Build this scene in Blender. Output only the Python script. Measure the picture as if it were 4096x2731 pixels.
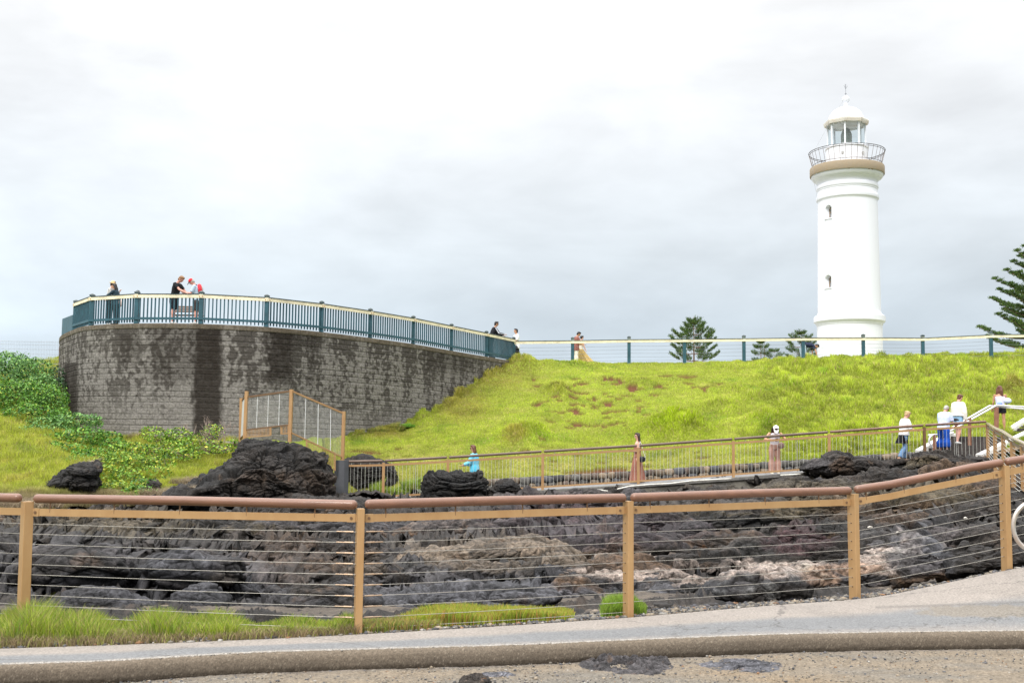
import bpy, bmesh, math, random
import numpy as np
from mathutils import Vector, Matrix

random.seed(7)
RNG = np.random.default_rng(7)
for o in list(bpy.data.objects):
    bpy.data.objects.remove(o)
SC = bpy.context.scene
COL = SC.collection
R = math.radians

# ------------------------------------------------------------------ camera
F, CX, CY = 4551.0, 2048.0, 1365.5
PITCH, ROLL = R(5.0), R(0.55)
EYE = np.array([0.0, 0.0, 1.6])
camd = bpy.data.cameras.new('camera')
camd.lens = 40.0; camd.sensor_width = 36.0; camd.clip_end = 4000; camd.clip_start = 0.1
cam = bpy.data.objects.new('camera', camd); COL.objects.link(cam)
CAMROT = (Matrix.Rotation(R(90) + PITCH, 4, 'X') @ Matrix.Rotation(ROLL, 4, 'Z'))
cam.matrix_world = Matrix.Translation(Vector(EYE)) @ CAMROT
camd.dof.use_dof = True; camd.dof.focus_distance = 34.0; camd.dof.aperture_fstop = 9.0
SC.camera = cam
CR = np.array(CAMROT.to_3x3())

# ------------------------------------------------------------------ world, sun, exposure
SUN_EL, SUN_AZ = R(48), R(205)          # sun veiled by cloud, behind and left of the camera
w = bpy.data.worlds.new('World'); SC.world = w; w.use_nodes = True
nt = w.node_tree; nt.nodes.clear()
def N(t, **k):
    n = nt.nodes.new(t)
    for a, b in k.items(): setattr(n, a, b)
    return n
L = lambda a, b: nt.links.new(a, b)
out = N('ShaderNodeOutputWorld'); bg = N('ShaderNodeBackground')
sky = N('ShaderNodeTexSky', sky_type='NISHITA', sun_disc=False, sun_elevation=SUN_EL, sun_rotation=SUN_AZ)
skym = N('ShaderNodeVectorMath', operation='SCALE'); skym.inputs['Scale'].default_value = 0.10
L(sky.outputs[0], skym.inputs[0])
tc = N('ShaderNodeTexCoord'); sep = N('ShaderNodeSeparateXYZ'); L(tc.outputs['Generated'], sep.inputs[0])
# brightness of the overcast rises with elevation
elev = N('ShaderNodeValToRGB'); L(sep.outputs['Z'], elev.inputs[0])
e = elev.color_ramp.elements
e[0].position = 0.0; e[0].color = (0.61, 0.72, 0.83, 1)
e[1].position = 1.0; e[1].color = (4.6, 4.6, 4.65, 1)
for p, c in ((0.06, (0.68, 0.79, 0.89, 1)), (0.16, (0.86, 0.93, 0.985, 1)), (0.27, (1.02, 1.05, 1.08, 1)), (0.36, (1.16, 1.17, 1.18, 1)), (0.6, (2.3, 2.3, 2.32, 1))):
    x = e.new(p); x.color = c
# left is brighter than right, then soft cloud noise stretched along the horizon
mx = N('ShaderNodeMath', operation='MULTIPLY_ADD'); L(sep.outputs['X'], mx.inputs[0]); mx.inputs[1].default_value = -0.16; mx.inputs[2].default_value = 1.0
den = N('ShaderNodeMath', operation='ADD'); L(sep.outputs['Z'], den.inputs[0]); den.inputs[1].default_value = 0.22
mp = N('ShaderNodeMapping'); mp.inputs['Scale'].default_value = (1.0, 1.0, 2.6); mp.inputs['Location'].default_value = (0.3, 0.0, 0.55)
L(tc.outputs['Generated'], mp.inputs[0])
n1 = N('ShaderNodeTexNoise'); n1.inputs['Scale'].default_value = 3.4; n1.inputs['Detail'].default_value = 7; n1.inputs['Roughness'].default_value = 0.52; n1.inputs['Distortion'].default_value = 0.35
L(mp.outputs[0], n1.inputs[0])
r1 = N('ShaderNodeMapRange'); L(n1.outputs[0], r1.inputs[0])
r1.inputs[1].default_value = 0.3; r1.inputs[2].default_value = 0.72; r1.inputs[3].default_value = 0.83; r1.inputs[4].default_value = 1.13
mul = N('ShaderNodeMath', operation='MULTIPLY'); L(mx.outputs[0], mul.inputs[0]); L(r1.outputs[0], mul.inputs[1])
n2 = N('ShaderNodeTexNoise'); n2.inputs['Scale'].default_value = 11.0; n2.inputs['Detail'].default_value = 6; n2.inputs['Roughness'].default_value = 0.5
L(mp.outputs[0], n2.inputs[0]); r2 = N('ShaderNodeMapRange'); L(n2.outputs[0], r2.inputs[0]); r2.inputs[1].default_value = 0.35; r2.inputs[2].default_value = 0.7; r2.inputs[3].default_value = 0.975; r2.inputs[4].default_value = 1.06
mul2 = N('ShaderNodeMath', operation='MULTIPLY'); L(mul.outputs[0], mul2.inputs[0]); L(r2.outputs[0], mul2.inputs[1]); mul = mul2
sc1 = N('ShaderNodeVectorMath', operation='SCALE'); L(elev.outputs[0], sc1.inputs[0]); L(mul.outputs[0], sc1.inputs['Scale'])
mixw = N('ShaderNodeMix', data_type='RGBA'); mixw.inputs[0].default_value = 0.93
L(skym.outputs[0], mixw.inputs[6]); L(sc1.outputs[0], mixw.inputs[7])
L(mixw.outputs[2], bg.inputs[0]); bg.inputs[1].default_value = 1.0
L(bg.outputs[0], out.inputs[0])
sund = bpy.data.lights.new('sun', 'SUN'); sund.energy = 2.4; sund.angle = R(20); sund.color = (1, 0.965, 0.91)
sun = bpy.data.objects.new('sun', sund); COL.objects.link(sun)
sd = Vector((math.sin(SUN_AZ) * math.cos(SUN_EL), math.cos(SUN_AZ) * math.cos(SUN_EL), math.sin(SUN_EL)))
sun.rotation_euler = sd.to_track_quat('Z', 'Y').to_euler()
SC.view_settings.view_transform = 'Standard'; SC.view_settings.look = 'None'
SC.view_settings.exposure = 0.0; SC.view_settings.gamma = 1.0
SC.render.engine = 'CYCLES'
SC.cycles.max_bounces = 5; SC.cycles.diffuse_bounces = 3; SC.cycles.glossy_bounces = 2
SC.cycles.transparent_max_bounces = 12; SC.cycles.caustics_reflective = False; SC.cycles.caustics_refractive = False
SC.cycles.use_denoising = True

# ------------------------------------------------------------------ helpers
def P(px, py, Y):
    """world point seen at photo pixel (px, py) at ground distance Y; works on arrays"""
    px, py, Y = np.broadcast_arrays(np.asarray(px, float), np.asarray(py, float), np.asarray(Y, float))
    d = np.stack([(px - CX) / F, -(py - CY) / F, -np.ones_like(px)], -1) @ CR.T
    return EYE + d * (Y / d[..., 1])[..., None]
def PZ(px, py, z):
    px, py, z = np.broadcast_arrays(np.asarray(px, float), np.asarray(py, float), np.asarray(z, float))
    d = np.stack([(px - CX) / F, -(py - CY) / F, -np.ones_like(px)], -1) @ CR.T
    return EYE + d * ((z - EYE[2]) / d[..., 2])[..., None]
def V(a): return Vector((float(a[0]), float(a[1]), float(a[2])))
def PV(px, py, Y): return V(P(px, py, Y))
def PROJ(p):
    q = (np.asarray(p, float) - EYE) @ CR
    return CX + F * q[..., 0] / -q[..., 2], CY - F * q[..., 1] / -q[..., 2]
def sstep(a, b, x):
    t = np.clip((x - a) / (b - a), 0, 1); return t * t * (3 - 2 * t)

def _hash(ix, iy, iz, seed):
    h = (ix.astype(np.int64) * 374761393 + iy.astype(np.int64) * 668265263 + iz.astype(np.int64) * 2147483647 + seed * 974634777) & 0xffffffff
    h = ((h ^ (h >> 13)) * 1274126177) & 0xffffffff
    h = ((h ^ (h >> 16)) * 2246822519) & 0xffffffff
    return (h ^ (h >> 15)) & 0xffffffff
def perlin(p, seed=0):
    """gradient noise, about -1..1"""
    i = np.floor(p).astype(np.int64); f = p - i
    u = f * f * f * (f * (f * 6 - 15) + 10)
    res = 0
    for dx in (0, 1):
        wx = u[:, 0] if dx else 1 - u[:, 0]
        for dy in (0, 1):
            wy = u[:, 1] if dy else 1 - u[:, 1]
            for dz in (0, 1):
                wz = u[:, 2] if dz else 1 - u[:, 2]
                h = _hash(i[:, 0] + dx, i[:, 1] + dy, i[:, 2] + dz, seed)
                gx = (h & 1023) / 511.5 - 1; gy = ((h >> 10) & 1023) / 511.5 - 1; gz = ((h >> 20) & 1023) / 511.5 - 1
                res = res + wx * wy * wz * (gx * (f[:, 0] - dx) + gy * (f[:, 1] - dy) + gz * (f[:, 2] - dz))
    return res * 1.4
def fbm(p, oct=4, seed=0, gain=0.5, lac=2.03):
    s = 0; a = 1.0; t = 0
    for k in range(oct):
        s = s + a * perlin(p * lac ** k + k * 17.3, seed + k); t += a; a *= gain
    return s / t
def ridged(p, oct=4, seed=0, gain=0.5):
    s = 0; a = 1.0; t = 0
    for k in range(oct):
        s = s + a * (1 - 2.2 * np.abs(perlin(p * 2.07 ** k + k * 9.1, seed + k))); t += a; a *= gain
    return s / t
def cells(p, seed=0):
    """broken blocks: a random height and a random tilt for each cell, with F2-F1"""
    i = np.floor(p).astype(np.int64); f = p - i; n = len(p)
    d1 = np.full(n, 9.0); d2 = np.full(n, 9.0); hb = np.zeros(n, np.int64); qb = np.zeros((n, 3))
    for dx in (-1, 0, 1):
        for dy in (-1, 0, 1):
            for dz in (-1, 0, 1):
                h = _hash(i[:, 0] + dx, i[:, 1] + dy, i[:, 2] + dz, seed)
                q = np.stack([dx + (h & 1023) / 1023. - f[:, 0], dy + ((h >> 10) & 1023) / 1023. - f[:, 1], dz + ((h >> 20) & 1023) / 1023. - f[:, 2]], -1)
                d = np.sqrt((q * q).sum(-1)); c = d < d1
                d2 = np.where(c, d1, np.minimum(d2, d)); d1 = np.where(c, d, d1); hb = np.where(c, h, hb); qb[c] = q[c]
    g = _hash(hb, hb >> 3, hb >> 7, seed + 3)
    t = np.stack([(g & 255) / 127.5 - 1, ((g >> 8) & 255) / 127.5 - 1, ((g >> 16) & 255) / 127.5 - 1], -1)
    return (g >> 20) / 4095., (t * qb).sum(-1), d2 - d1
def worley(p, seed=0):
    """F1, F2 distances"""
    i = np.floor(p).astype(np.int64); f = p - i
    d1 = np.full(len(p), 9.0); d2 = np.full(len(p), 9.0)
    for dx in (-1, 0, 1):
        for dy in (-1, 0, 1):
            for dz in (-1, 0, 1):
                h = _hash(i[:, 0] + dx, i[:, 1] + dy, i[:, 2] + dz, seed)
                q = np.stack([dx + (h & 1023) / 1023. - f[:, 0], dy + ((h >> 10) & 1023) / 1023. - f[:, 1], dz + ((h >> 20) & 1023) / 1023. - f[:, 2]], -1)
                d = np.sqrt((q * q).sum(-1))
                d2 = np.where(d < d1, d1, np.minimum(d2, d)); d1 = np.minimum(d1, d)
    return d1, d2

MATS = {}
def mat(name, col=(0.5, 0.5, 0.5), rough=0.7, metal=0.0, tint=False, noise=None, bump=None, spec=0.4, trans=None, coat=0.0, stretch=None):
    """noise=(scale, amount[, second colour]), bump=(scale, strength, distance)"""
    if name in MATS: return MATS[name]
    m = bpy.data.materials.new(name); m.use_nodes = True; t = m.node_tree; b = t.nodes['Principled BSDF']
    b.inputs['Roughness'].default_value = rough; b.inputs['Metallic'].default_value = metal
    b.inputs['Specular IOR Level'].default_value = spec
    if coat: b.inputs['Coat Weight'].default_value = coat
    def nn(k): return t.nodes.new(k)
    co = nn('ShaderNodeTexCoord'); vec = co.outputs['Object']
    if stretch:
        mpn = nn('ShaderNodeMapping'); mpn.inputs['Scale'].default_value = stretch; t.links.new(vec, mpn.inputs[0]); vec = mpn.outputs[0]
    if tint:
        a = nn('ShaderNodeAttribute'); a.attribute_name = 'tint'; c = a.outputs['Color']
    else:
        a = nn('ShaderNodeRGB'); a.outputs[0].default_value = (*col, 1); c = a.outputs[0]
    if noise:
        n = nn('ShaderNodeTexNoise'); n.inputs['Scale'].default_value = noise[0]; n.inputs['Detail'].default_value = 6; n.inputs['Roughness'].default_value = 0.65
        t.links.new(vec, n.inputs[0])
        rg = nn('ShaderNodeMapRange'); t.links.new(n.outputs[0], rg.inputs[0]); rg.inputs[1].default_value = 0.3; rg.inputs[2].default_value = 0.7
        mix = nn('ShaderNodeMix'); mix.data_type = 'RGBA'
        if len(noise) > 2:
            t.links.new(rg.outputs[0], mix.inputs[0]); t.links.new(c, mix.inputs[6]); mix.inputs[7].default_value = (*noise[2], 1)
            rg.inputs[3].default_value = 0; rg.inputs[4].default_value = noise[1]
        else:
            mix.blend_type = 'MULTIPLY'; mix.inputs[0].default_value = 1
            rg.inputs[3].default_value = 1 - noise[1]; rg.inputs[4].default_value = 1 + noise[1]
            t.links.new(c, mix.inputs[6]); t.links.new(rg.outputs[0], mix.inputs[7])
        c = mix.outputs[2]
    t.links.new(c, b.inputs['Base Color'])
    if bump:
        n = nn('ShaderNodeTexNoise'); n.inputs['Scale'].default_value = bump[0]; n.inputs['Detail'].default_value = 8; n.inputs['Roughness'].default_value = 0.7
        t.links.new(vec, n.inputs[0]); bp = nn('ShaderNodeBump'); bp.inputs['Strength'].default_value = bump[1]; bp.inputs['Distance'].default_value = bump[2]
        t.links.new(n.outputs[0], bp.inputs['Height']); t.links.new(bp.outputs[0], b.inputs['Normal'])
    if trans:
        tr = nn('ShaderNodeBsdfTranslucent'); t.links.new(c, tr.inputs[0]); ms = nn('ShaderNodeMixShader'); ms.inputs[0].default_value = trans
        t.links.new(b.outputs[0], ms.inputs[1]); t.links.new(tr.outputs[0], ms.inputs[2]); t.links.new(ms.outputs[0], t.nodes['Material Output'].inputs[0])
    MATS[name] = m; return m

def link(o, parent=None):
    COL.objects.link(o)
    if parent is not None: o.parent = parent
    return o
def tag(o, label=None, cat=None, group=None, kind=None):
    if label: o['label'] = label
    if cat: o['category'] = cat
    if group: o['group'] = group
    if kind: o['kind'] = kind
    return o
def empty(name, loc=(0, 0, 0), rz=0.0, label=None, cat=None, group=None):
    o = bpy.data.objects.new(name, None); o.location = loc; o.rotation_euler = (0, 0, rz); o.empty_display_size = 0.1
    link(o); tag(o, label, cat, group); return o
def mesh_np(name, v, f, m=None, smooth=True, tint=None, parent=None, loc=None):
    """v (N,3), f (M,k) array"""
    me = bpy.data.meshes.new(name); v = np.asarray(v, np.float32); f = np.asarray(f, np.int32)
    if loc is not None: v = v - np.asarray(loc, np.float32)
    k = f.shape[1]
    me.vertices.add(len(v)); me.vertices.foreach_set('co', v.ravel())
    me.loops.add(f.size); me.loops.foreach_set('vertex_index', f.ravel())
    me.polygons.add(len(f)); me.polygons.foreach_set('loop_start', np.arange(0, f.size, k, dtype=np.int32))
    me.update(calc_edges=True)
    if smooth: me.polygons.foreach_set('use_smooth', np.ones(len(f), bool))
    if tint is not None:
        a = me.color_attributes.new('tint', 'FLOAT_COLOR', 'POINT')
        c = np.ones((len(v), 4), np.float32); c[:, :3] = tint; a.data.foreach_set('color', c.ravel())
    if m: me.materials.append(m)
    o = bpy.data.objects.new(name, me)
    if loc is not None: o.location = loc
    link(o, parent); return o
def grid_faces(nu, nv, wrap=False):
    a = np.arange(nu * nv).reshape(nu, nv)
    if wrap: a = np.vstack([a, a[:1]])
    return np.stack([a[:-1, :-1], a[1:, :-1], a[1:, 1:], a[:-1, 1:]], -1).reshape(-1, 4)
def grid_normals(g):
    du = np.gradient(g, axis=0); dv = np.gradient(g, axis=1)
    n = np.cross(du, dv); n /= np.linalg.norm(n, axis=-1, keepdims=True) + 1e-9
    return n

class MB:
    """collects boxes, bars, tubes and lofts into one mesh"""
    def __init__(s): s.v = []; s.f = []
    def add(s, vs, fs):
        b = len(s.v); s.v += [tuple(map(float, x)) for x in vs]; s.f += [tuple(b + i for i in q) for q in fs]; return s
    def box(s, c, d, M=None):
        x, y, z = d[0] / 2, d[1] / 2, d[2] / 2; c = Vector(c)
        vs = [Vector((i * x, j * y, k * z)) for i in (-1, 1) for j in (-1, 1) for k in (-1, 1)]
        if M is not None: vs = [M @ p for p in vs]
        return s.add([p + c for p in vs], [(0, 1, 3, 2), (4, 6, 7, 5), (0, 4, 5, 1), (2, 3, 7, 6), (0, 2, 6, 4), (1, 5, 7, 3)])
    def bar(s, a, b, wd, ht, up=(0, 0, 1), bev=0.0):
        """rectangular bar a->b; wd across, ht along 'up'"""
        a = Vector(a); b = Vector(b); d = (b - a).normalized(); u = Vector(up)
        side = d.cross(u)
        if side.length < 1e-5: side = d.cross(Vector((0, 1, 0)))
        side.normalize(); u = side.cross(d).normalized()
        vs = []
        if bev > 0:
            pr = [(wd / 2 - bev, ht / 2), (wd / 2, ht / 2 - bev), (wd / 2, -ht / 2 + bev), (wd / 2 - bev, -ht / 2), (-wd / 2 + bev, -ht / 2), (-wd / 2, -ht / 2 + bev), (-wd / 2, ht / 2 - bev), (-wd / 2 + bev, ht / 2)]
        else: pr = [(wd / 2, ht / 2), (wd / 2, -ht / 2), (-wd / 2, -ht / 2), (-wd / 2, ht / 2)]
        n = len(pr)
        for e_ in (a, b):
            for x, y in pr: vs.append(e_ + side * x + u * y)
        fs = [(i, (i + 1) % n, n + (i + 1) % n, n + i) for i in range(n)] + [tuple(range(n))[::-1], tuple(range(n, 2 * n))]
        return s.add(vs, fs)
    def tube(s, pts, r, n=8, cap=True, round_end=False):
        pts = [Vector(p) for p in pts]; rs = list(r) if hasattr(r, '__len__') else [r] * len(pts)
        if round_end:
            d0 = (pts[0] - pts[1]).normalized(); d1 = (pts[-1] - pts[-2]).normalized(); r0 = rs[0]; r1 = rs[-1]
            pts = [pts[0] + d0 * r0 * x for x in (0.85, 0.6, 0.25)] + pts + [pts[-1] + d1 * r1 * x for x in (0.25, 0.6, 0.85)]
            rs = [r0 * 0.45, r0 * 0.78, r0 * 0.96] + rs + [r1 * 0.96, r1 * 0.78, r1 * 0.45]
        return s.loft(pts, [(q, q) for q in rs], n, cap)
    def loft(s, pts, rad, n=10, cap=True, ref=None):
        pts = [Vector(p) for p in pts]; vs = []; prev = None
        for i, p in enumerate(pts):
            d = (pts[min(i + 1, len(pts) - 1)] - pts[max(i - 1, 0)]).normalized()
            if ref is not None:
                x = Vector(ref) - d * d.dot(Vector(ref))
            elif prev is None:
                q = Vector((1, 0, 0)) if abs(d.x) < 0.8 else Vector((0, 1, 0)); x = q - d * d.dot(q)
            else: x = prev - d * d.dot(prev)
            x.normalize(); prev = x; y = d.cross(x)
            for k in range(n):
                t = 2 * math.pi * k / n
                vs.append(p + x * (math.cos(t) * rad[i][0]) + y * (math.sin(t) * rad[i][1]))
        fs = []
        for i in range(len(pts) - 1):
            for k in range(n): fs.append((i * n + k, i * n + (k + 1) % n, (i + 1) * n + (k + 1) % n, (i + 1) * n + k))
        if cap: fs += [tuple(range(n))[::-1], tuple(range((len(pts) - 1) * n, len(pts) * n))]
        return s.add(vs, fs)
    def lathe(s, prof, c=(0, 0, 0), n=48, a0=0.0, M=None, sx=1, sy=1):
        vs = []
        for r, z in prof:
            for k in range(n):
                t = a0 + 2 * math.pi * k / n; p = Vector((math.cos(t) * r * sx, math.sin(t) * r * sy, z))
                vs.append((M @ p if M is not None else p) + Vector(c))
        fs = [(i * n + k, i * n + (k + 1) % n, (i + 1) * n + (k + 1) % n, (i + 1) * n + k) for i in range(len(prof) - 1) for k in range(n)]
        fs += [tuple(range(n))[::-1], tuple(range((len(prof) - 1) * n, len(prof) * n))]
        return s.add(vs, fs)
    def ell(s, c, r, n=14, m=9, M=None):
        pr = [(max(math.sin(math.pi * i / m), 0.02), -math.cos(math.pi * i / m)) for i in range(m + 1)]
        S = Matrix.Diagonal(Vector(r)); MM = (M @ S) if M is not None else S
        return s.lathe(pr, c, n, M=MM)
    def build(s, name, m, parent=None, smooth=False, loc=None, angle=None):
        me = bpy.data.meshes.new(name)
        off = Vector(loc) if loc is not None else Vector((0, 0, 0))
        me.from_pydata([Vector(p) - off for p in s.v], [], s.f); me.update()
        if m: me.materials.append(m)
        if smooth:
            me.polygons.foreach_set('use_smooth', [True] * len(me.polygons))
            if angle:
                try: me.set_sharp_from_angle(angle=R(angle))
                except Exception: pass
        o = bpy.data.objects.new(name, me)
        if loc is not None: o.location = off
        link(o, parent); return o
def base_thing(name, p, **k):
    """an Empty at p; parts built in world coordinates are parented with keep()"""
    return empty(name, V(p), **k)
def keep(o, parent):
    """parent an object built in world coordinates without moving it"""
    o.parent = parent; o.matrix_parent_inverse = Matrix.Identity(4)
    o.location = Vector(o.location) - parent.location
    return o
def part(mb, name, m, root, smooth=False, angle=None, up=None):
    """one part mesh, given in world coordinates, under root (an unrotated Empty or another part)"""
    off = Vector(root['base']) if 'base' in root.keys() else (root.location.copy() if up is None else up)
    o = mb.build(name, m, None, smooth, off, angle)
    o.location = (0, 0, 0); o.parent = root
    return o
def thing_part(mb, name, m, root, **k):
    return part(mb, name, m, root, **k)

# ================================================================== TERRAIN
def table_fn(cols, vals):
    """cols: pixel columns; vals: per column a list of (py, Y). returns f(px, t)->(py, Y), t in 0..1"""
    cols = np.array(cols, float); A = np.array(vals, float); n = A.shape[1]
    def f(px, t):
        s = np.clip(t, 0, 1) * (n - 1); i = np.minimum(s.astype(int), n - 2); fr = s - i
        res = []
        for c in (0, 1):
            acc = 0
            for k in range(n):
                wk = np.where(i == k, 1 - fr, 0) + np.where(i + 1 == k, fr, 0)
                acc = acc + wk * np.interp(px, cols, A[:, k, c])
            res.append(acc)
        return res
    return f
def ray_grid(f, px0, px1, nu, nv, tpow=1.0):
    px = np.linspace(px0, px1, nu)[:, None] * np.ones((1, nv)); t = (np.linspace(0, 1, nv) ** tpow)[None, :] * np.ones((nu, 1))
    py, Y = f(px, t); return px, py, Y

def rock_height(p, s=1.0, seed=0):
    """craggy relief, about -1..1"""
    q = p * np.array([0.62, 0.75, 1.25]) * s
    wv = np.stack([perlin(q * 1.1, seed + 50), perlin(q * 1.1 + 7, seed + 51), perlin(q * 1.1 + 13, seed + 52)], -1)
    q = q + 0.28 * wv
    a1, t1, e1 = cells(q * 0.85, seed)
    a2, t2, e2 = cells(q * np.array([2.3, 2.3, 3.0]), seed + 5)
    a3, t3, e3 = cells(q * np.array([6.5, 6.5, 8.0]), seed + 8)
    h = 0.70 * (a1 - 0.5) + 0.42 * t1 - 0.42 * np.exp(-e1 * 18)
    h += 0.34 * (a2 - 0.5) + 0.30 * t2 - 0.24 * np.exp(-e2 * 15)
    h += 0.13 * (a3 - 0.5) + 0.14 * t3 - 0.10 * np.exp(-e3 * 11)
    h += 0.10 * ridged(q * np.array([1.2, 1.2, 2.2]), 5, seed + 3) + 0.06 * fbm(p * 9.0 * s, 3, seed + 9, 0.7)
    return h

ROCKCOL = {
    'black': (0.010, 0.009, 0.008), 'dark': (0.020, 0.016, 0.013), 'grey': (0.036, 0.033, 0.034), 'blue': (0.050, 0.050, 0.056),
    'brown': (0.062, 0.038, 0.022), 'rust': (0.17, 0.075, 0.025), 'purple': (0.036, 0.028, 0.031), 'wine': (0.040, 0.021, 0.022),
    'tan': (0.105, 0.082, 0.060), 'pale': (0.29, 0.235, 0.20), 'pink': (0.24, 0.155, 0.105), 'olive': (0.070, 0.055, 0.031)}
def C(n): return np.array(ROCKCOL[n])
def blotch(col, msk, c): return col * (1 - msk[:, None]) + np.asarray(c)[None] * msk[:, None]
def rock_tint(p, px, py, h, base='dark', regions=(), seed=0):
    n = len(p)
    col = np.repeat(C(base)[None], n, 0)
    a = fbm(p * 0.7, 4, seed + 70); b = fbm(p * 2.3, 4, seed + 71); c = fbm(p * 6.0, 3, seed + 72)
    for cx, cy, rx, ry, name, amt in regions:
        r = np.sqrt(((px - cx) / rx) ** 2 + ((py - cy) / ry) ** 2)
        m = sstep(1.15, 0.75, r + 0.45 * a + 0.35 * b + 0.2 * c) * amt
        col = blotch(col, m, C(name))
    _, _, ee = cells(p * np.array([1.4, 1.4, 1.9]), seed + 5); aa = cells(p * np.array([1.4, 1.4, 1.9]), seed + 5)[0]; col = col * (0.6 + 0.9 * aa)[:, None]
    # rust seams, paler tone on the high spots
    col = blotch(col, 0.55 * sstep(0.25, 0.5, b + 0.4 * c) * (a > -0.3), C('brown'))
    col = blotch(col, 0.5 * sstep(0.42, 0.62, fbm(p * 3.1 + 5, 4, seed + 73)), C('rust'))
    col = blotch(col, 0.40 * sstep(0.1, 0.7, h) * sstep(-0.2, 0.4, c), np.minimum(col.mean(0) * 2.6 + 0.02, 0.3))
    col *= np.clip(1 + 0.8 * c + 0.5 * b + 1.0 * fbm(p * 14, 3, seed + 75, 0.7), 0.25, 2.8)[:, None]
    return np.clip(col, 0.006, 0.6)

M_ROCK = mat('rock', tint=True, rough=0.75, noise=(20, 0.75), bump=(16, 1.0, 0.06), spec=0.4)

# ---- rocky gully between the two footpaths
RC = [-700, 0, 500, 1000, 1350, 1700, 2200, 2500, 2900, 3300, 3600, 3950, 4300, 4900]
RV = [
 [(2500,10.4),(2454,11.1),(2366,11.7),(2260,12.5),(2190,14.0),(2180,21.5),(2110,24.5),(2050,28),(2000,30.5),(1985,33)],
 [(2500,10.4),(2454,11.1),(2366,11.7),(2250,12.5),(2150,13.8),(2142,21.5),(2100,24.5),(2050,28),(2000,30.5),(1985,33)],
 [(2500,10.4),(2454,11.1),(2376,11.7),(2260,12.5),(2185,14.0),(2175,21.5),(2105,24.5),(2050,28),(1995,31),(1975,34)],
 [(2505,10.3),(2464,11.0),(2396,11.6),(2300,12.4),(2240,14.2),(2225,21.5),(2120,25),(2050,29),(1985,33),(1960,36)],
 [(2505,10.2),(2474,10.9),(2416,11.5),(2350,12.3),(2320,14.5),(2200,22),(2110,26),(2040,30),(1990,34.5),(1985,37.3)],
 [(2490,10.6),(2454,11.3),(2376,11.9),(2300,12.7),(2285,18),(2170,19.5),(2150,25),(2060,29),(1998,35.2),(1994,37.4)],
 [(2470,10.9),(2444,11.6),(2376,12.2),(2310,13.0),(2295,17.5),(2150,19.2),(2140,25),(2050,29),(1990,35.5),(1980,37.6)],
 [(2440,11.1),(2424,11.8),(2366,12.4),(2300,13.2),(2250,17.5),(2180,20.5),(2110,25),(2040,30),(1962,36),(1950,37.6)],
 [(2420,11.4),(2409,12.1),(2356,12.7),(2290,13.5),(2240,18),(2170,21.5),(2090,26),(2010,31),(1932,36.2),(1920,37.5)],
 [(2392,12.0),(2379,12.7),(2326,13.3),(2260,14.1),(2200,18.5),(2130,22),(2060,26.5),(1985,31),(1900,36),(1885,37.2)],
 [(2355,12.4),(2344,13.1),(2276,13.7),(2200,14.5),(2140,18.8),(2070,22),(2000,26),(1930,31),(1855,36),(1840,37.2)],
 [(2305,12.1),(2280,12.9),(2200,14.5),(2120,17),(2060,19.5),(2010,22.5),(1955,26),(1900,31),(1842,35.5),(1835,36.8)],
 [(2245,12.0),(2225,12.6),(2150,13.6),(2080,14.8),(2010,16),(1980,19),(1955,23),(1920,28),(1870,34),(1860,36)],
 [(2245,12.0),(2225,12.6),(2150,13.6),(2080,14.8),(2010,16),(1980,19),(1955,23),(1920,28),(1870,34),(1860,36)]]
frock = table_fn(RC, RV)
REG = [  # px, py, rx, ry, colour, amount
 (350, 2290, 900, 125, 'grey', 0.9), (700, 2330, 420, 70, 'blue', 0.7), (250, 2390, 500, 40, 'blue', 0.5), (980, 2400, 330, 60, 'blue', 0.5),
 (900, 2160, 700, 75, 'dark', 0.8), (1200, 2230, 260, 90, 'brown', 0.55), (500, 2110, 600, 50, 'olive', 0.55),
 (860, 2095, 150, 22, 'black', 0.9), (1350, 2180, 100, 70, 'black', 0.7),  # first patch: shade under the overhang, put into the rock colour
 (1950, 2380, 650, 70, 'blue', 0.9), (1800, 2300, 200, 40, 'grey', 0.8), (2000, 2215, 420, 70, 'tan', 0.85), (1450, 2260, 110, 40, 'tan', 0.6),
 (1900, 2110, 380, 50, 'grey', 0.8), (2350, 2090, 420, 95, 'purple', 0.9), (2550, 2140, 350, 60, 'purple', 0.7), (2250, 2050, 170, 30, 'wine', 0.6),
 (2450, 2200, 130, 60, 'pink', 0.25), (2650, 2270, 260, 40, 'brown', 0.6), (2530, 2288, 270, 20, 'pale', 0.75), (2800, 2310, 130, 18, 'pale', 0.5),
 (2650, 2360, 260, 40, 'blue', 0.7), (3000, 2180, 250, 60, 'black', 0.6), (3200, 2150, 160, 55, 'wine', 0.8),
 (3130, 2280, 220, 42, 'pale', 0.95), (3290, 2310, 90, 34, 'pink', 0.8), (3540, 2245, 130, 55, 'pale', 0.95), (3640, 2190, 50, 60, 'pale', 0.9), (3420, 2270, 120, 30, 'pink', 0.7),
 (3150, 2370, 200, 30, 'dark', 0.8), (3700, 2230, 160, 90, 'blue', 0.8), (3750, 2120, 280, 60, 'blue', 0.7), (3550, 2110, 160, 40, 'dark', 0.8),
 (3300, 1990, 700, 75, 'olive', 0.7), (3550, 2040, 260, 45, 'brown', 0.7), (2900, 1990, 260, 50, 'grey', 0.7), (3950, 2200, 160, 200, 'dark', 0.9)]
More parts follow.
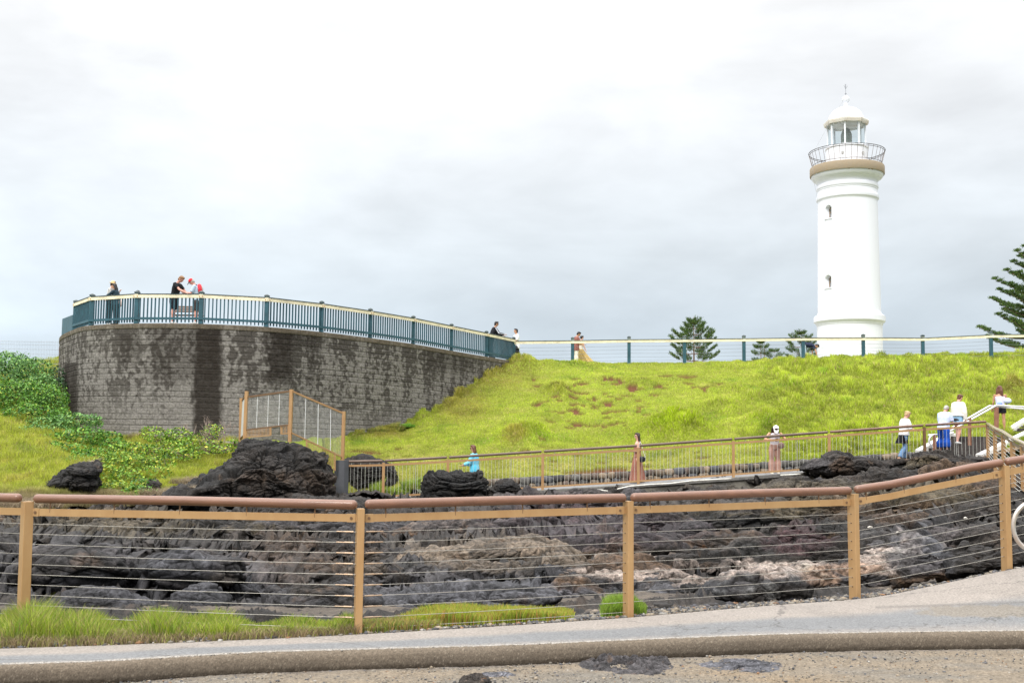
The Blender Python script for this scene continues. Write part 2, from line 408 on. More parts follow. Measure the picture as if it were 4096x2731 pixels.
def build_rock_surface():
    nu, nv = 620, 200
    px, py, Y = ray_grid(frock, -650, 4850, nu, nv)
    # ragged ledges: shift the depth table sideways with noise so benches do not line up
    g0 = P(px, py, Y)
    nz = fbm(np.stack([px / 260, py / 90, Y * 0.0], -1).reshape(-1, 3), 4, 5).reshape(nu, nv)
    t = np.linspace(0, 1, nv)[None, :] * np.ones((nu, 1))
    edge = sstep(0.0, 0.03, t) * sstep(1.0, 0.93, t)
    nt_ = 8.0; ph = 1.6 * nz + 0.8 * fbm(np.stack([px / 700, py * 0, px * 0 + 4], -1).reshape(-1, 3), 2, 6).reshape(nu, nv)
    s_ = t * nt_ + ph; fl = np.floor(s_); fr = s_ - fl; gg = np.where(fr < 0.82, fr * 0.30 / 0.82, 0.30 + (fr - 0.82) * 0.70 / 0.18)
    _, Y2 = frock(px, np.clip((fl + gg - ph) / nt_, 0, 1)); Y = Y + (Y2 - Y) * edge
    k5 = np.ones(5) / 5; Y = np.apply_along_axis(lambda a: np.convolve(np.pad(a, 2, 'edge'), k5, 'valid'), 1, Y)
    Y = Y + 2.6 * edge * np.clip(Y / 18, 0.3, 1.4) * sstep(0.0, 0.15, t) * sstep(1.0, 0.85, t)
    g = P(px, py, Y); nrm = grid_normals(g)
    flip = (nrm[..., 1] > 0) ; nrm[flip] *= -1
    nrm = nrm * 0.75 + np.array([0, -0.35, 0.45]); nrm /= np.linalg.norm(nrm, axis=-1, keepdims=True)
    p = g.reshape(-1, 3); h = rock_height(p, 1.0, 3); h2 = fbm(p * 3.5, 3, 31)
    amp = np.interp(Y, [10, 12, 16, 30, 38], [0.20, 0.30, 0.45, 0.65, 0.45]).reshape(-1) * edge.reshape(-1)
    q = p + nrm.reshape(-1, 3) * (h * amp + h2 * amp * 0.16)[:, None]
    # bedding: layers that overhang the one below
    for stp, a_, sd in ((0.50, 0.26, 7), (0.17, 0.09, 8)):
        tl = fbm(q * np.array([0.16, 0.2, 0.3]), 3, 90 + sd) * 2.2 + q[:, 0] * 0.10
        fr = (q[:, 2] / stp + tl); fr = fr - np.floor(fr); k_ = sstep(-0.3, 0.3, fbm(q * 0.35, 2, 95 + sd))
        q[:, 1] -= (a_ * (fr ** 1.6 - 0.45) * k_) * edge.reshape(-1) * np.clip(Y.reshape(-1) / 22, 0.5, 1.3)
    col = rock_tint(p, px.ravel(), py.ravel(), h, 'dark', REG, 0)
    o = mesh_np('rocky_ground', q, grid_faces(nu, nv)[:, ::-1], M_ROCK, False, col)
    tag(o, kind='structure')
build_rock_surface()

# ---- single rocks and outcrops traced at their own distance
def outcrop(name, poly, Y0, T, label, cat='rock', base='dark', regions=(), seed=0, s=1.0, amp=0.28, nth=420, nr=190, group=None, lean=0.0, xl=0.0):
    poly = np.array(poly, float); c = poly.mean(0); th = np.linspace(0, 2 * math.pi, nth, endpoint=False)
    rad = np.zeros(nth); m = len(poly)
    for i in range(m):
        a = poly[i] - c; b = poly[(i + 1) % m] - c; e_ = b - a
        d = np.stack([np.cos(th), np.sin(th)], -1); den = d[:, 0] * e_[1] - d[:, 1] * e_[0]
        with np.errstate(all='ignore'):
            tt = (a[0] * e_[1] - a[1] * e_[0]) / den; uu = (a[0] * d[:, 1] - a[1] * d[:, 0]) / den
        ok = (np.abs(den) > 1e-9) & (uu >= -1e-6) & (uu <= 1 + 1e-6) & (tt > 0)
        rad = np.where(ok, np.maximum(rad, tt), rad)
    a_ = np.concatenate([np.linspace(0.001, math.pi / 2, nr), np.linspace(math.pi / 2, math.pi - 0.001, nr // 4)[1:]])
    rr = np.sin(a_) ** 0.75; dep = -np.cos(a_)
    k = 26; ksm = np.concatenate([rad[-2:], rad, rad[:2]]); rad = np.convolve(ksm, np.ones(5) / 5, 'valid')
    px = c[0] + np.cos(th)[:, None] * rad[:, None] * rr[None]; py = c[1] + np.sin(th)[:, None] * rad[:, None] * rr[None]
    depc = np.where(dep < 0, dep, dep * 0.7)
    Y = Y0 + T * depc[None] - lean * (py - c[1]) + xl * (px - c[0])
    g = P(px, py, Y); g2 = np.concatenate([g, g[:1]], 0); n = grid_normals(np.concatenate([g[-1:], g2], 0))[1:-1]
    cen = P(c[0], c[1], Y0); s_ = ((n * (g - cen)).sum(-1) < 0); n[s_] *= -1
    p = g.reshape(-1, 3); h = rock_height(p, s, seed); h2 = fbm(p * 4.0 * s, 3, seed + 31)
    q = p + n.reshape(-1, 3) * ((h - 0.1) * amp + h2 * amp * 0.16)[:, None]
    # weld the pole
    col = rock_tint(p, px.ravel(), py.ravel(), h, base, regions, seed)
    if name is None: return q, grid_faces(nth, len(a_), True), col
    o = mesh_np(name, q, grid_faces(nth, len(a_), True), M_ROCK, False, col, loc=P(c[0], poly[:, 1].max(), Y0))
    tag(o, label, cat, group); return o
def gully_ledges():
    """the broken basalt ledges that fill the gully, tier behind tier, as one piece of terrain"""
    r = random.Random(12); Vs, Fs, Cs = [], [], []; b = 0
    topx = [-700, 0, 500, 1000, 1350, 1700, 2200, 2500, 2900, 3300, 3600, 3950, 4300, 4900]
    far_t = [1990, 2000, 1990, 1975, 1998, 2000, 1992, 1965, 1935, 1900, 1862, 1850, 1880, 1880]; near_b = [2495, 2492, 2492, 2485, 2470, 2455, 2440, 2425, 2405, 2375, 2340, 2295, 2235, 2235]
    def tier(f0, f1, Y0, x0, x1, wd, ov, T, amp, s, jit, sd, nth, nr):
        nonlocal b
        x = x0; k = 0
        while x < x1:
            w_ = r.uniform(*wd); ft = np.interp(x, topx, far_t); nb = np.interp(x, topx, near_b); h_ = nb - ft
            a0 = ft + h_ * (f0 + r.uniform(-jit, jit)); a1 = ft + h_ * f1; Yc = Y0 + r.uniform(-0.06, 0.06) * Y0; sl = (np.interp(x + 300, topx, near_b) - np.interp(x - 300, topx, near_b)) / 600
            n = 9; pts = []
            for i in range(n): u_ = i / (n - 1) * 2 - 1; pts.append((x + u_ * w_ / 2, a0 + (a1 - a0) * (0.55 * abs(u_) ** 2.2) + r.uniform(-1, 1) * 0.10 * (a1 - a0) + sl * u_ * w_ / 2))
            pts += [(x + w_ * 0.42, a1 + sl * w_ * 0.42), (x, a1 + 8), (x - w_ * 0.42, a1 - sl * w_ * 0.42)]
            v, f, c = outcrop(None, pts, Yc, T * w_ * Yc / F, '', base=r.choice(['dark', 'dark', 'grey', 'brown', 'black']), regions=REG, seed=sd + k, s=s, amp=amp, nth=nth, nr=nr, xl=-0.0004 * r.uniform(-1, 1), lean=0.002)
            Vs.append(v); Fs.append(f + b); Cs.append(c); b += len(v); x += w_ * ov * r.uniform(0.8, 1.1); k += 1
    tier(0.00, 0.30, 33.5, -100, 3900, (420, 760), 0.55, 0.22, 0.34, 0.95, 0.02, 200, 230, 80)
    tier(0.18, 0.52, 26.5, -100, 4200, (460, 820), 0.52, 0.24, 0.30, 1.0, 0.05, 230, 240, 90)
    tier(0.38, 0.70, 20.0, -100, 4200, (420, 760), 0.52, 0.24, 0.24, 1.25, 0.05, 260, 240, 90)
    tier(0.52, 0.90, 15.2, -150, 4200, (360, 700), 0.50, 0.26, 0.17, 1.6, 0.06, 290, 240, 95)
    tier(0.72, 1.02, 12.9, -150, 4200, (260, 560), 0.50, 0.26, 0.12, 2.0, 0.07, 330, 200, 80)
    o = mesh_np('rock_ledges', np.concatenate(Vs), np.concatenate(Fs), M_ROCK, False, np.concatenate(Cs)); tag(o, kind='structure')
gully_ledges()
outcrop('rock_outcrop', [(640, 2030), (640, 1990), (760, 1935), (860, 1890), (905, 1846), (945, 1792), (980, 1768), (1060, 1756), (1150, 1760), (1215, 1782), (1262, 1800), (1300, 1850), (1335, 1900), (1345, 1960), (1350, 2040), (1000, 2080)], 34.2, 2.0,
        'big black craggy rock outcrop carrying the tall security fence', base='black', regions=[(1150, 1830, 260, 60, 'dark', 0.8), (1150, 1930, 260, 60, 'brown', 0.45), (1000, 1960, 300, 40, 'dark', 0.7)], seed=11, s=1.0, amp=0.34, xl=0.0058, lean=0.004)
outcrop('rock_outcrop', [(1370, 1990), (1370, 1840), (1440, 1826), (1520, 1836), (1575, 1860), (1600, 1900), (1612, 1950), (1600, 1992)], 40.2, 1.4,
        'dark rock behind the wire bays next to the grey pillar', base='dark', regions=[(1480, 1880, 90, 60, 'black', 0.6)], seed=12, s=1.3, amp=0.22, nth=200, nr=80)
outcrop('rock_outcrop', [(1668, 2030), (1690, 1960), (1700, 1912), (1725, 1886), (1770, 1880), (1800, 1895), (1830, 1876), (1880, 1880), (1920, 1890), (1950, 1925), (1965, 1970), (1975, 2020), (1800, 2045)], 36.0, 1.0,
        'lumpy black rock below the woman in turquoise', base='black', regions=[(1830, 1930, 130, 70, 'black', 0.9)], seed=13, s=1.5, amp=0.26, nth=260, nr=110)
outcrop('rock_outcrop', [(1940, 2040), (1955, 1960), (1985, 1925), (2030, 1905), (2060, 1915), (2090, 1950), (2100, 1990), (2080, 2030)], 36.1, 0.8,
        'smaller dark rock right of the lumpy black one at the path edge', base='dark', regions=[(2030, 1960, 60, 50, 'black', 0.6), (2020, 2010, 60, 30, 'olive', 0.6)], seed=14, s=1.5, amp=0.24, nth=220, nr=90)
outcrop('rock_outcrop', [(3195, 1880), (3215, 1862), (3280, 1840), (3320, 1806), (3360, 1798), (3395, 1812), (3420, 1830), (3500, 1832), (3545, 1850), (3560, 1885), (3430, 1925), (3260, 1905)], 36.2, 1.1,
        'long brown and grey rock ledge beside the white pipe end', base='dark', regions=[(3290, 1865, 90, 40, 'grey', 0.8), (3370, 1860, 60, 40, 'brown', 0.7), (3480, 1860, 80, 30, 'dark', 0.8)], seed=15, s=1.3, amp=0.20, nth=300, nr=120)
outcrop('rock_outcrop', [(3590, 1880), (3640, 1845), (3640, 1812), (3680, 1800), (3750, 1795), (3800, 1815), (3850, 1828), (3910, 1850), (3930, 1880), (3850, 1915), (3680, 1905)], 35.3, 1.1,
        'dark rounded rock mass at the foot of the stairs', base='dark', regions=[(3700, 1850, 110, 30, 'olive', 0.6), (3760, 1870, 80, 25, 'black', 0.8), (3860, 1860, 70, 25, 'brown', 0.6)], seed=16, s=1.4, amp=0.20, nth=300, nr=120)
outcrop('rock_outcrop', [(148, 1968), (160, 1945), (235, 1902), (272, 1868), (330, 1856), (385, 1862), (398, 1885), (396, 1940), (385, 1985), (250, 1990)], 32.4, 1.0,
        'black triangular rock poking from the grass slope on the left', base='black', regions=[(340, 1950, 70, 30, 'dark', 0.7)], seed=17, s=1.4, amp=0.20, nth=260, nr=110)
outcrop('rock_outcrop', [(575, 1960), (590, 1925), (620, 1918), (640, 1935), (640, 1970)], 33.0, 0.5, 'small dark rock under the yellow green shrubs', base='dark', seed=18, s=2.2, amp=0.12, nth=120, nr=50)
LED = [(1560, 2300), (1590, 2235), (1650, 2200), (1800, 2165), (1950, 2150), (2130, 2135), (2220, 2150), (2300, 2185), (2340, 2215), (2400, 2265), (2405, 2310), (2200, 2330), (1800, 2330)]
outcrop('boulder', LED, 18.6, 1.5, 'wide tan cracked ledge in the middle of the gully', 'boulder', base='tan', regions=[(2000, 2290, 360, 26, 'black', 0.8), (1750, 2260, 120, 30, 'dark', 0.5), (2100, 2310, 200, 20, 'rust', 0.6)], seed=21, s=1.1, amp=0.20, nth=420, nr=170)
outcrop('boulder', [(3660, 2270), (3690, 2240), (3720, 2200), (3790, 2190), (3830, 2220), (3840, 2260), (3825, 2310), (3760, 2335), (3690, 2325)], 13.6, 0.45, 'smooth blue grey boulder by the right end of the gully', 'boulder', base='blue', regions=[(3760, 2240, 60, 30, 'grey', 0.6)], seed=22, s=0.9, amp=0.06, nth=260, nr=110)
outcrop('boulder', [(3815, 2290), (3825, 2235), (3870, 2215), (3920, 2250), (3910, 2300), (3850, 2325)], 13.3, 0.35, 'grey boulder leaning against the blue grey one', 'boulder', base='grey', seed=23, s=1.0, amp=0.06, nth=200, nr=80)
outcrop('boulder', [(2945, 2400), (3000, 2355), (3060, 2350), (3130, 2345), (3190, 2375), (3260, 2400), (3230, 2425), (3100, 2415)], 12.6, 0.5, 'low dark boulder on the path edge under the pale rocks', 'boulder', base='dark', regions=[(3100, 2380, 80, 20, 'grey', 0.7)], seed=24, s=1.4, amp=0.10, nth=240, nr=90)
outcrop('boulder', [(3300, 2260), (3310, 2230), (3350, 2215), (3390, 2220), (3385, 2260), (3345, 2285)], 15.2, 0.4, 'orange brown boulder left of the fourth post', 'boulder', base='rust', regions=[(3350, 2235, 40, 20, 'brown', 0.8)], seed=25, s=1.6, amp=0.07, nth=160, nr=70)
outcrop('boulder', [(2700, 2400), (2705, 2355), (2740, 2335), (2800, 2340), (2815, 2380), (2800, 2410)], 13.0, 0.3, 'round black boulder among pink rock in the gully', 'boulder', base='black', seed=26, s=1.8, amp=0.07, nth=160, nr=70)
outcrop('boulder', [(2820, 2400), (2825, 2350), (2860, 2330), (2920, 2345), (2935, 2385), (2900, 2410)], 13.2, 0.3, 'brown and black boulder right of the round black one', 'boulder', base='dark', regions=[(2860, 2370, 40, 30, 'rust', 0.5)], seed=27, s=1.8, amp=0.08, nth=160, nr=70)
outcrop('boulder', [(2700, 2120), (2760, 2080), (2850, 2090), (2862, 2130), (2800, 2170), (2690, 2180)], 23.5, 0.9, 'purple grey boulder hanging over a black hollow', 'boulder', base='purple', regions=[(2780, 2120, 60, 30, 'grey', 0.5)], seed=28, s=1.2, amp=0.14, nth=200, nr=80)
outcrop('boulder', [(3075, 2190), (3090, 2130), (3140, 2105), (3200, 2110), (3260, 2150), (3285, 2190), (3180, 2215)], 19.5, 0.8, 'dark red scoria boulder above the pale rocks', 'boulder', base='wine', seed=29, s=1.5, amp=0.16, nth=220, nr=90)
outcrop('boulder', [(530, 2270), (600, 2215), (700, 2180), (790, 2190), (850, 2230), (980, 2230), (1000, 2300), (960, 2370), (760, 2390), (600, 2350)], 13.6, 0.8, 'broad blue grey boulder behind the left fence bay', 'boulder', base='grey', regions=[(700, 2260, 160, 60, 'blue', 0.9), (900, 2330, 80, 50, 'tan', 0.4)], seed=30, s=0.9, amp=0.16, nth=320, nr=140)
outcrop('boulder', [(20, 2340), (60, 2250), (150, 2200), (330, 2170), (480, 2180), (540, 2230), (520, 2330), (400, 2370), (150, 2380)], 13.9, 0.8, 'pitted dark grey boulder by the leftmost post', 'boulder', base='grey', regions=[(260, 2250, 200, 60, 'dark', 0.6), (350, 2320, 150, 40, 'blue', 0.7)], seed=32, s=1.0, amp=0.18, nth=320, nr=140)

# ---- grass slopes
def gmound(px, py, lst):
    h = 0
    for cx, cy, rx, ry, a in lst: h = h + a * np.exp(-(((px - cx) / rx) ** 2 + ((py - cy) / ry) ** 2))
    return h
HC = [1250, 1400, 1620, 1800, 1950, 2050, 2350, 2800, 3200, 3600, 3960, 4400, 4950]
HV = [
 [(1960,38.9),(1900,40.0),(1850,40.9),(1800,42.0),(1765,43.0),(1738,43.8)],
 [(1972,38.8),(1900,40.0),(1850,41.0),(1800,42.4),(1765,43.6),(1735,45.0)],
 [(1958,38.8),(1890,40.1),(1830,41.6),(1770,43.6),(1725,45.6),(1693,47.3)],
 [(1942,38.8),(1870,40.3),(1790,42.3),(1710,44.6),(1650,46.7),(1600,48.5)],
 [(1932,38.8),(1850,40.5),(1760,43.0),(1660,46.2),(1570,49.0),(1492,51.6)],
 [(1925,38.8),(1840,40.6),(1740,43.3),(1630,46.8),(1530,50.3),(1447,54.5)],
 [(1908,38.8),(1830,40.5),(1730,43.5),(1620,47.0),(1520,51.0),(1458,55.0)],
 [(1874,38.8),(1800,40.4),(1710,43.2),(1610,46.8),(1510,51.0),(1447,55.5)],
 [(1848,38.8),(1790,40.0),(1700,43.0),(1600,46.8),(1500,51.0),(1433,56.0)],
 [(1838,38.8),(1780,39.9),(1690,43.0),(1590,47.0),(1490,51.5),(1421,56.5)],
 [(1830,39.2),(1760,40.7),(1680,43.6),(1580,47.5),(1490,52.0),(1417,57.0)],
 [(1800,39.5),(1750,41.0),(1680,43.8),(1590,47.5),(1500,52.0),(1420,57.0)],
 [(1800,39.5),(1750,41.0),(1680,43.8),(1590,47.5),(1500,52.0),(1430,57.0)]]
fhill = table_fn(HC, HV)
MOUNDS = [(2700,1725,130,42,0.45),(2110,1745,90,32,0.30),(2230,1575,45,26,0.30),(2560,1540,60,10,0.18),(2880,1640,90,30,0.25),(3350,1650,160,22,0.22),(3300,1560,220,22,0.22),(3500,1500,150,20,0.18),
          (3700,1480,180,20,0.2),(3080,1690,120,30,0.24),(3420,1745,140,25,0.22),(3250,1480,150,20,0.15),(3660,1600,130,22,0.22),(3900,1560,120,22,0.2),(3330,1790,120,20,0.12),(3520,1660,130,18,0.2),(4060,1575,45,26,0.35),(3100,1600,110,16,0.18),(2250,1470,160,12,0.2),(2080,1470,60,18,0.25),(3780,1540,110,16,0.18),(2950,1560,80,14,0.12)]
def bare_spots():
    r = np.random.default_rng(5); L_ = []
    for k in range(150):
        cx = r.uniform(2130, 2900); cy = r.uniform(1500, 1715)
        if cx > 2650 and cy > 1570: continue
        L_.append((cx, cy, r.uniform(9, 32), r.uniform(3.5, 7.5)))
    for k in range(26): L_.append((r.uniform(2100, 2960), r.uniform(1760, 1890), r.uniform(10, 36), r.uniform(4, 8)))
    for k in range(26): L_.append((r.uniform(1400, 1640), r.uniform(1790, 1835), r.uniform(8, 30), r.uniform(2, 5)))
    L_ += [(2385, 1885, 150, 14), (2460, 1870, 70, 9), (1450, 1800, 60, 6), (3480, 1820, 130, 7), (2470, 1536, 26, 7), (2300, 1622, 22, 6), (2455, 1695, 22, 6)]
    return L_
BARE = bare_spots()
def bare(px, py, wob=0.0):
    m = np.zeros_like(px)
    for cx, cy, rx, ry in BARE:
        k = (np.abs(px - cx) < rx * 1.6) & (np.abs(py - cy) < ry * 1.6)
        if k.any():
            q = ((px - cx) / rx) ** 2 + ((py - cy) / ry) ** 2; m = np.where(k, np.maximum(m, sstep(1.3, 0.6, q + wob)), m)
    return m
def rough_grass(px, py, p):
    """0 short turf .. 1 long tussocky grass"""
    n = fbm(p * np.array([0.35, 0.35, 0.5]), 4, 91)
    m = sstep(2750, 3250, px + 400 * n) * 0.75 + np.clip(gmound(px, py, MOUNDS) * 2.8, 0, 1)
    m = np.maximum(m, sstep(1470, 1445, py) * sstep(2500, 2300, px) * 0.8)
    wl = np.interp(px, [1380, 1620, 1720, 1800, 1880, 1950, 2040], [1740, 1693, 1640, 1600, 1550, 1490, 1445])
    m = np.maximum(m, 0.85 * sstep(45, 10, np.abs(py - wl)) * (px < 2080))
    return np.clip(m + 0.25 * n, 0, 1)
def hill_points(px, t):
    py, Y = fhill(px, t); p = P(px, py, Y); sh = p.shape
    q = p.reshape(-1, 3); pxr, pyr = np.ravel(px * np.ones(sh[:-1])), np.ravel(py)
    n = fbm(q * np.array([0.5, 0.5, 0.8]), 4, 80); n2 = fbm(q * np.array([1.7, 1.7, 2.6]), 3, 84)
    rg = rough_grass(pxr, pyr, q); edge = sstep(0.0, 0.05, np.ravel(t * np.ones(sh[:-1])))
    dz = (0.16 * n + (0.06 + 0.36 * rg) * n2 + 1.45 * gmound(pxr, pyr, MOUNDS)) * edge - 0.16 * bare(pxr, pyr, 0.4 * n2)
    q = q.copy(); q[:, 2] += dz; return q, pxr, pyr, rg, n, n2
M_SOIL = mat('turf_soil', tint=True, rough=0.95, noise=(14, 0.35), bump=(30, 0.6, 0.03), spec=0.15)
def build_hill():
    nu, nv = 900, 300
    px = np.linspace(1250, 4900, nu)[:, None] * np.ones((1, nv)); t = np.linspace(0, 1, nv)[None] * np.ones((nu, 1))
    q, pxr, pyr, rg, n, n2 = hill_points(px, t)
    turf = np.array([0.17, 0.20, 0.025]); soil = np.array([0.115, 0.050, 0.027])
    col = np.repeat(turf[None], len(q), 0); col = blotch(col, bare(pxr, pyr, 0.5 * n2), soil)
    g = q.reshape(nu, nv, 3)
    ridge = g[:, -1]
    pave = np.array([0.42, 0.40, 0.37]); back1 = ridge + np.array([0, 12, 0.12]); back2 = ridge + np.array([0, 70, -0.6]); back3 = ridge + np.array([0, 180, -22])
    g = np.concatenate([g, back1[:, None], back2[:, None], back3[:, None]], 1)
    c = np.concatenate([col.reshape(nu, nv, 3), np.ones((nu, 3, 3)) * pave], 1)
    o = mesh_np('grass_hill', g.reshape(-1, 3), grid_faces(nu, nv + 3)[:, ::-1], M_SOIL, True, c.reshape(-1, 3)); tag(o, kind='structure')
build_hill()
LC = [-700, 0, 150, 250, 330, 450, 700, 900, 1150, 1450]
LV = [
 [(2070,30.4),(2000,31.0),(1850,34.5),(1720,38),(1600,43),(1500,48)],
 [(2050,30.6),(1990,31.2),(1840,34.5),(1710,37.8),(1590,43),(1490,48)],
 [(2040,30.6),(1985,31.2),(1850,34.5),(1730,37.8),(1600,43),(1440,51)],
 [(2035,30.8),(1985,31.6),(1860,34.6),(1750,38.0),(1640,43),(1421,53)],
 [(2030,31.0),(1985,32.0),(1870,34.8),(1780,38.2),(1740,41.2),(1700,46)],
 [(2025,31.4),(1975,32.6),(1880,35.0),(1800,38.2),(1765,40.4),(1728,45)],
 [(2010,32.4),(1960,33.4),(1880,35.6),(1810,38.0),(1770,40.0),(1745,43)],
 [(2005,33.4),(1955,34.2),(1880,36.0),(1815,38.2),(1775,39.9),(1750,43)],
 [(2000,35.6),(1955,36.3),(1890,37.6),(1830,39.2),(1785,40.2),(1745,43)],
 [(1995,38.0),(1955,38.6),(1900,39.4),(1840,40.6),(1790,42.0),(1735,44.6)]]
fleft = table_fn(LC, LV)
def left_points(px, t):
    py, Y = fleft(px, t); p = P(px, py, Y).reshape(-1, 3); pxr, pyr = np.ravel(px), np.ravel(py)
    n = fbm(p * 0.6, 4, 180); n2 = fbm(p * 1.8, 3, 184); p = p.copy(); p[:, 2] += 0.22 * n + 0.10 * n2; return p, pxr, pyr, n, n2
def build_left():
    nu, nv = 420, 200
    px = np.linspace(-650, 1290, nu)[:, None] * np.ones((1, nv)); t = np.linspace(0, 1, nv)[None] * np.ones((nu, 1))
    q, pxr, pyr, n, n2 = left_points(px, t)
    col = np.repeat(np.array([[0.16, 0.20, 0.03]]), len(q), 0); col = blotch(col, 0.5 * sstep(0.1, 0.5, n2) , (0.16, 0.12, 0.07)); col = blotch(col, sstep(1990, 2030, pyr), (0.13, 0.11, 0.08))
    g = q.reshape(nu, nv, 3); top = g[:, -1]
    g = np.concatenate([g, (top + np.array([0, 14, 0.1]))[:, None], (top + np.array([0, 60, -6]))[:, None]], 1); c = np.concatenate([col.reshape(nu, nv, 3), np.ones((nu, 2, 3)) * 0.1], 1)
    o = mesh_np('grass_slope', g.reshape(-1, 3), grid_faces(nu, nv + 2)[:, ::-1], M_SOIL, True, c.reshape(-1, 3)); tag(o, kind='structure')
build_left()

# ---- blades of grass
M_GRASS = mat('grass_blade', tint=True, rough=0.6, spec=0.25, trans=0.35)
def blades(name, p, h, wd, col, lean, seed=0, label=None, cat=None, kind='stuff', bend=False, droop=0.0):
    r = np.random.default_rng(seed); n = len(p); a = r.uniform(0, math.pi, n)
    sd_ = np.stack([np.cos(a), np.sin(a) * 0.6, np.zeros(n)], -1) * (wd * 0.5)[:, None]
    la = r.uniform(0, 2 * math.pi, n); lv = np.stack([np.cos(la), np.sin(la), np.zeros(n)], -1) * (lean * h)[:, None]
    up = np.array([0, 0, 1.0])
    b0 = p - sd_ - up * 0.02; b1 = p + sd_ - up * 0.02
    if bend:
        mid = p + up * (h * 0.55)[:, None] + lv * 0.35; tip = p + up * (h * (1 - droop))[:, None] + lv
        v = np.stack([b0, b1, mid - sd_ * 0.8, mid + sd_ * 0.8, tip], 1).reshape(-1, 3); i = np.arange(n)[:, None] * 5
        f = np.concatenate([i + [0, 1, 3], i + [0, 3, 2], i + [2, 3, 4]], 1).reshape(-1, 3)
        tint = np.repeat(col, 5, 0); sh = np.tile([0.75, 0.75, 1, 1, 1.12], n)[:, None]
    else:
        tip = p + up * h[:, None] + lv; v = np.stack([b0, b1, tip], 1).reshape(-1, 3); f = np.arange(n * 3).reshape(-1, 3); tint = np.repeat(col, 3, 0); sh = 1
    o = mesh_np(name, v, f, M_GRASS, False, tint); tag(o, label, cat, kind=kind); return o
def hill_grass():
    r = np.random.default_rng(3); n = 620000
    px = r.uniform(1240, 4250, n); t = r.uniform(0, 1, n) ** 1.0
    q, pxr, pyr, rg, nn_, n2 = hill_points(px, t)
    b = bare(pxr, pyr, 0.5 * n2); thin = fbm(q * 2.5, 2, 66)
    keepm = (r.uniform(0, 1, n) > b * 1.02) & (r.uniform(0, 1, n) < np.where(rg > 0.4, 1, 0.9 + 0.3 * thin))
    q, pxr, pyr, rg, n2, nn_ = q[keepm], pxr[keepm], pyr[keepm], rg[keepm], n2[keepm], nn_[keepm]; n = len(q)
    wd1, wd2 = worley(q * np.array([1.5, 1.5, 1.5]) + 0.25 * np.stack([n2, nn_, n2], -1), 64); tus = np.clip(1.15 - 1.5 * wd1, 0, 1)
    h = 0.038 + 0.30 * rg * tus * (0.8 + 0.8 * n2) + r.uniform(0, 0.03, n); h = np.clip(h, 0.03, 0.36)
    wd = r.uniform(0.022, 0.042, n) * (0.9 + 0.5 * rg)
    hue = fbm(q * 0.9, 3, 61); hu2 = fbm(q * 3.3, 2, 62)
    lime = np.array([0.42, 0.50, 0.055]); yel = np.array([0.54, 0.53, 0.14]); grn = np.array([0.17, 0.30, 0.03]); dry = np.array([0.46, 0.36, 0.17]); bri = np.array([0.36, 0.47, 0.012])
    col = np.repeat(lime[None], n, 0)
    col = blotch(col, np.clip(sstep(0.0, 0.6, hue) * (1 - rg) * 0.9, 0, 1), yel)
    col = blotch(col, 0.75 * sstep(0.05, 0.55, -hue - 0.2 * hu2), grn)
    col = blotch(col, np.clip(gmound(pxr, pyr, MOUNDS[:2] + MOUNDS[9:11]) * 2, 0, 0.85), bri)
    col = blotch(col, 0.7 * np.clip(gmound(pxr, pyr, [MOUNDS[2], (2060, 1760, 40, 22, 1), (2000, 1500, 120, 60, 0.7), (1850, 1620, 90, 60, 0.8), (4060, 1575, 45, 26, 1), (1500, 1735, 120, 20, 0.8)]) * 2.0, 0, 1), (0.33, 0.27, 0.06))
    col = blotch(col, 0.9 * (r.uniform(0, 1, n) < 0.10 + 0.25 * sstep(0.1, 0.5, hu2) * (1 - rg)), dry)
    col = blotch(col, 0.6 * sstep(0.2, 0.7, b[keepm] + 0.0), dry * 0.7)
    col *= (0.62 + 0.62 * tus)[:, None] * rg[:, None] + (1 - rg)[:, None]  # long grass coloured darker between tussocks, as if shaded there
    # the slope between the two fences is thinner and drier
    col = blotch(col, 0.35 * sstep(1760, 1850, pyr) * sstep(3200, 2800, pxr), dry)
    col *= r.uniform(0.62, 1.3, n)[:, None] * (1 + 0.38 * n2 + 0.42 * fbm(q * np.array([0.5, 0.5, 1.2]), 3, 67))[:, None]
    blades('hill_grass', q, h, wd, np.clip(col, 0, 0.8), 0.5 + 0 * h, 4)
hill_grass()
def left_grass():
    r = np.random.default_rng(13); n = 230000
    px = r.uniform(-200, 1000, n); t = r.uniform(0, 1, n) ** 1.1
    q, pxr, pyr, nn_, n2 = left_points(px, t)
    k = ~((pxr > 330) & (pyr < 1745)); q, pxr, pyr, nn_, n2 = q[k], pxr[k], pyr[k], nn_[k], n2[k]; n = len(q)
    wl1, _ = worley(q * 1.6, 165); h = 0.05 + 0.26 * np.clip(1.1 - 1.3 * wl1, 0, 1) * (0.7 + n2) + r.uniform(0, 0.06, n); h = np.clip(h, 0.05, 0.32); wd = r.uniform(0.016, 0.034, n)
    hue = fbm(q * 1.1, 3, 161)
    col = np.repeat(np.array([[0.42, 0.47, 0.055]]), n, 0)
    col = blotch(col, 0.55 * sstep(0.0, 0.5, hue), (0.55, 0.48, 0.12)); col = blotch(col, 0.7 * sstep(0.0, 0.5, -hue), (0.20, 0.27, 0.035))
    col = blotch(col, 0.85 * sstep(1955, 2015, pyr + 40 * hue), (0.34, 0.27, 0.17)); col = blotch(col, 0.8 * (r.uniform(0, 1, n) < 0.15), (0.38, 0.30, 0.16))
    col *= r.uniform(0.6, 1.3, n)[:, None]
    blades('slope_grass', q, h, wd, col, 0.6 + 0 * h, 14)
left_grass()

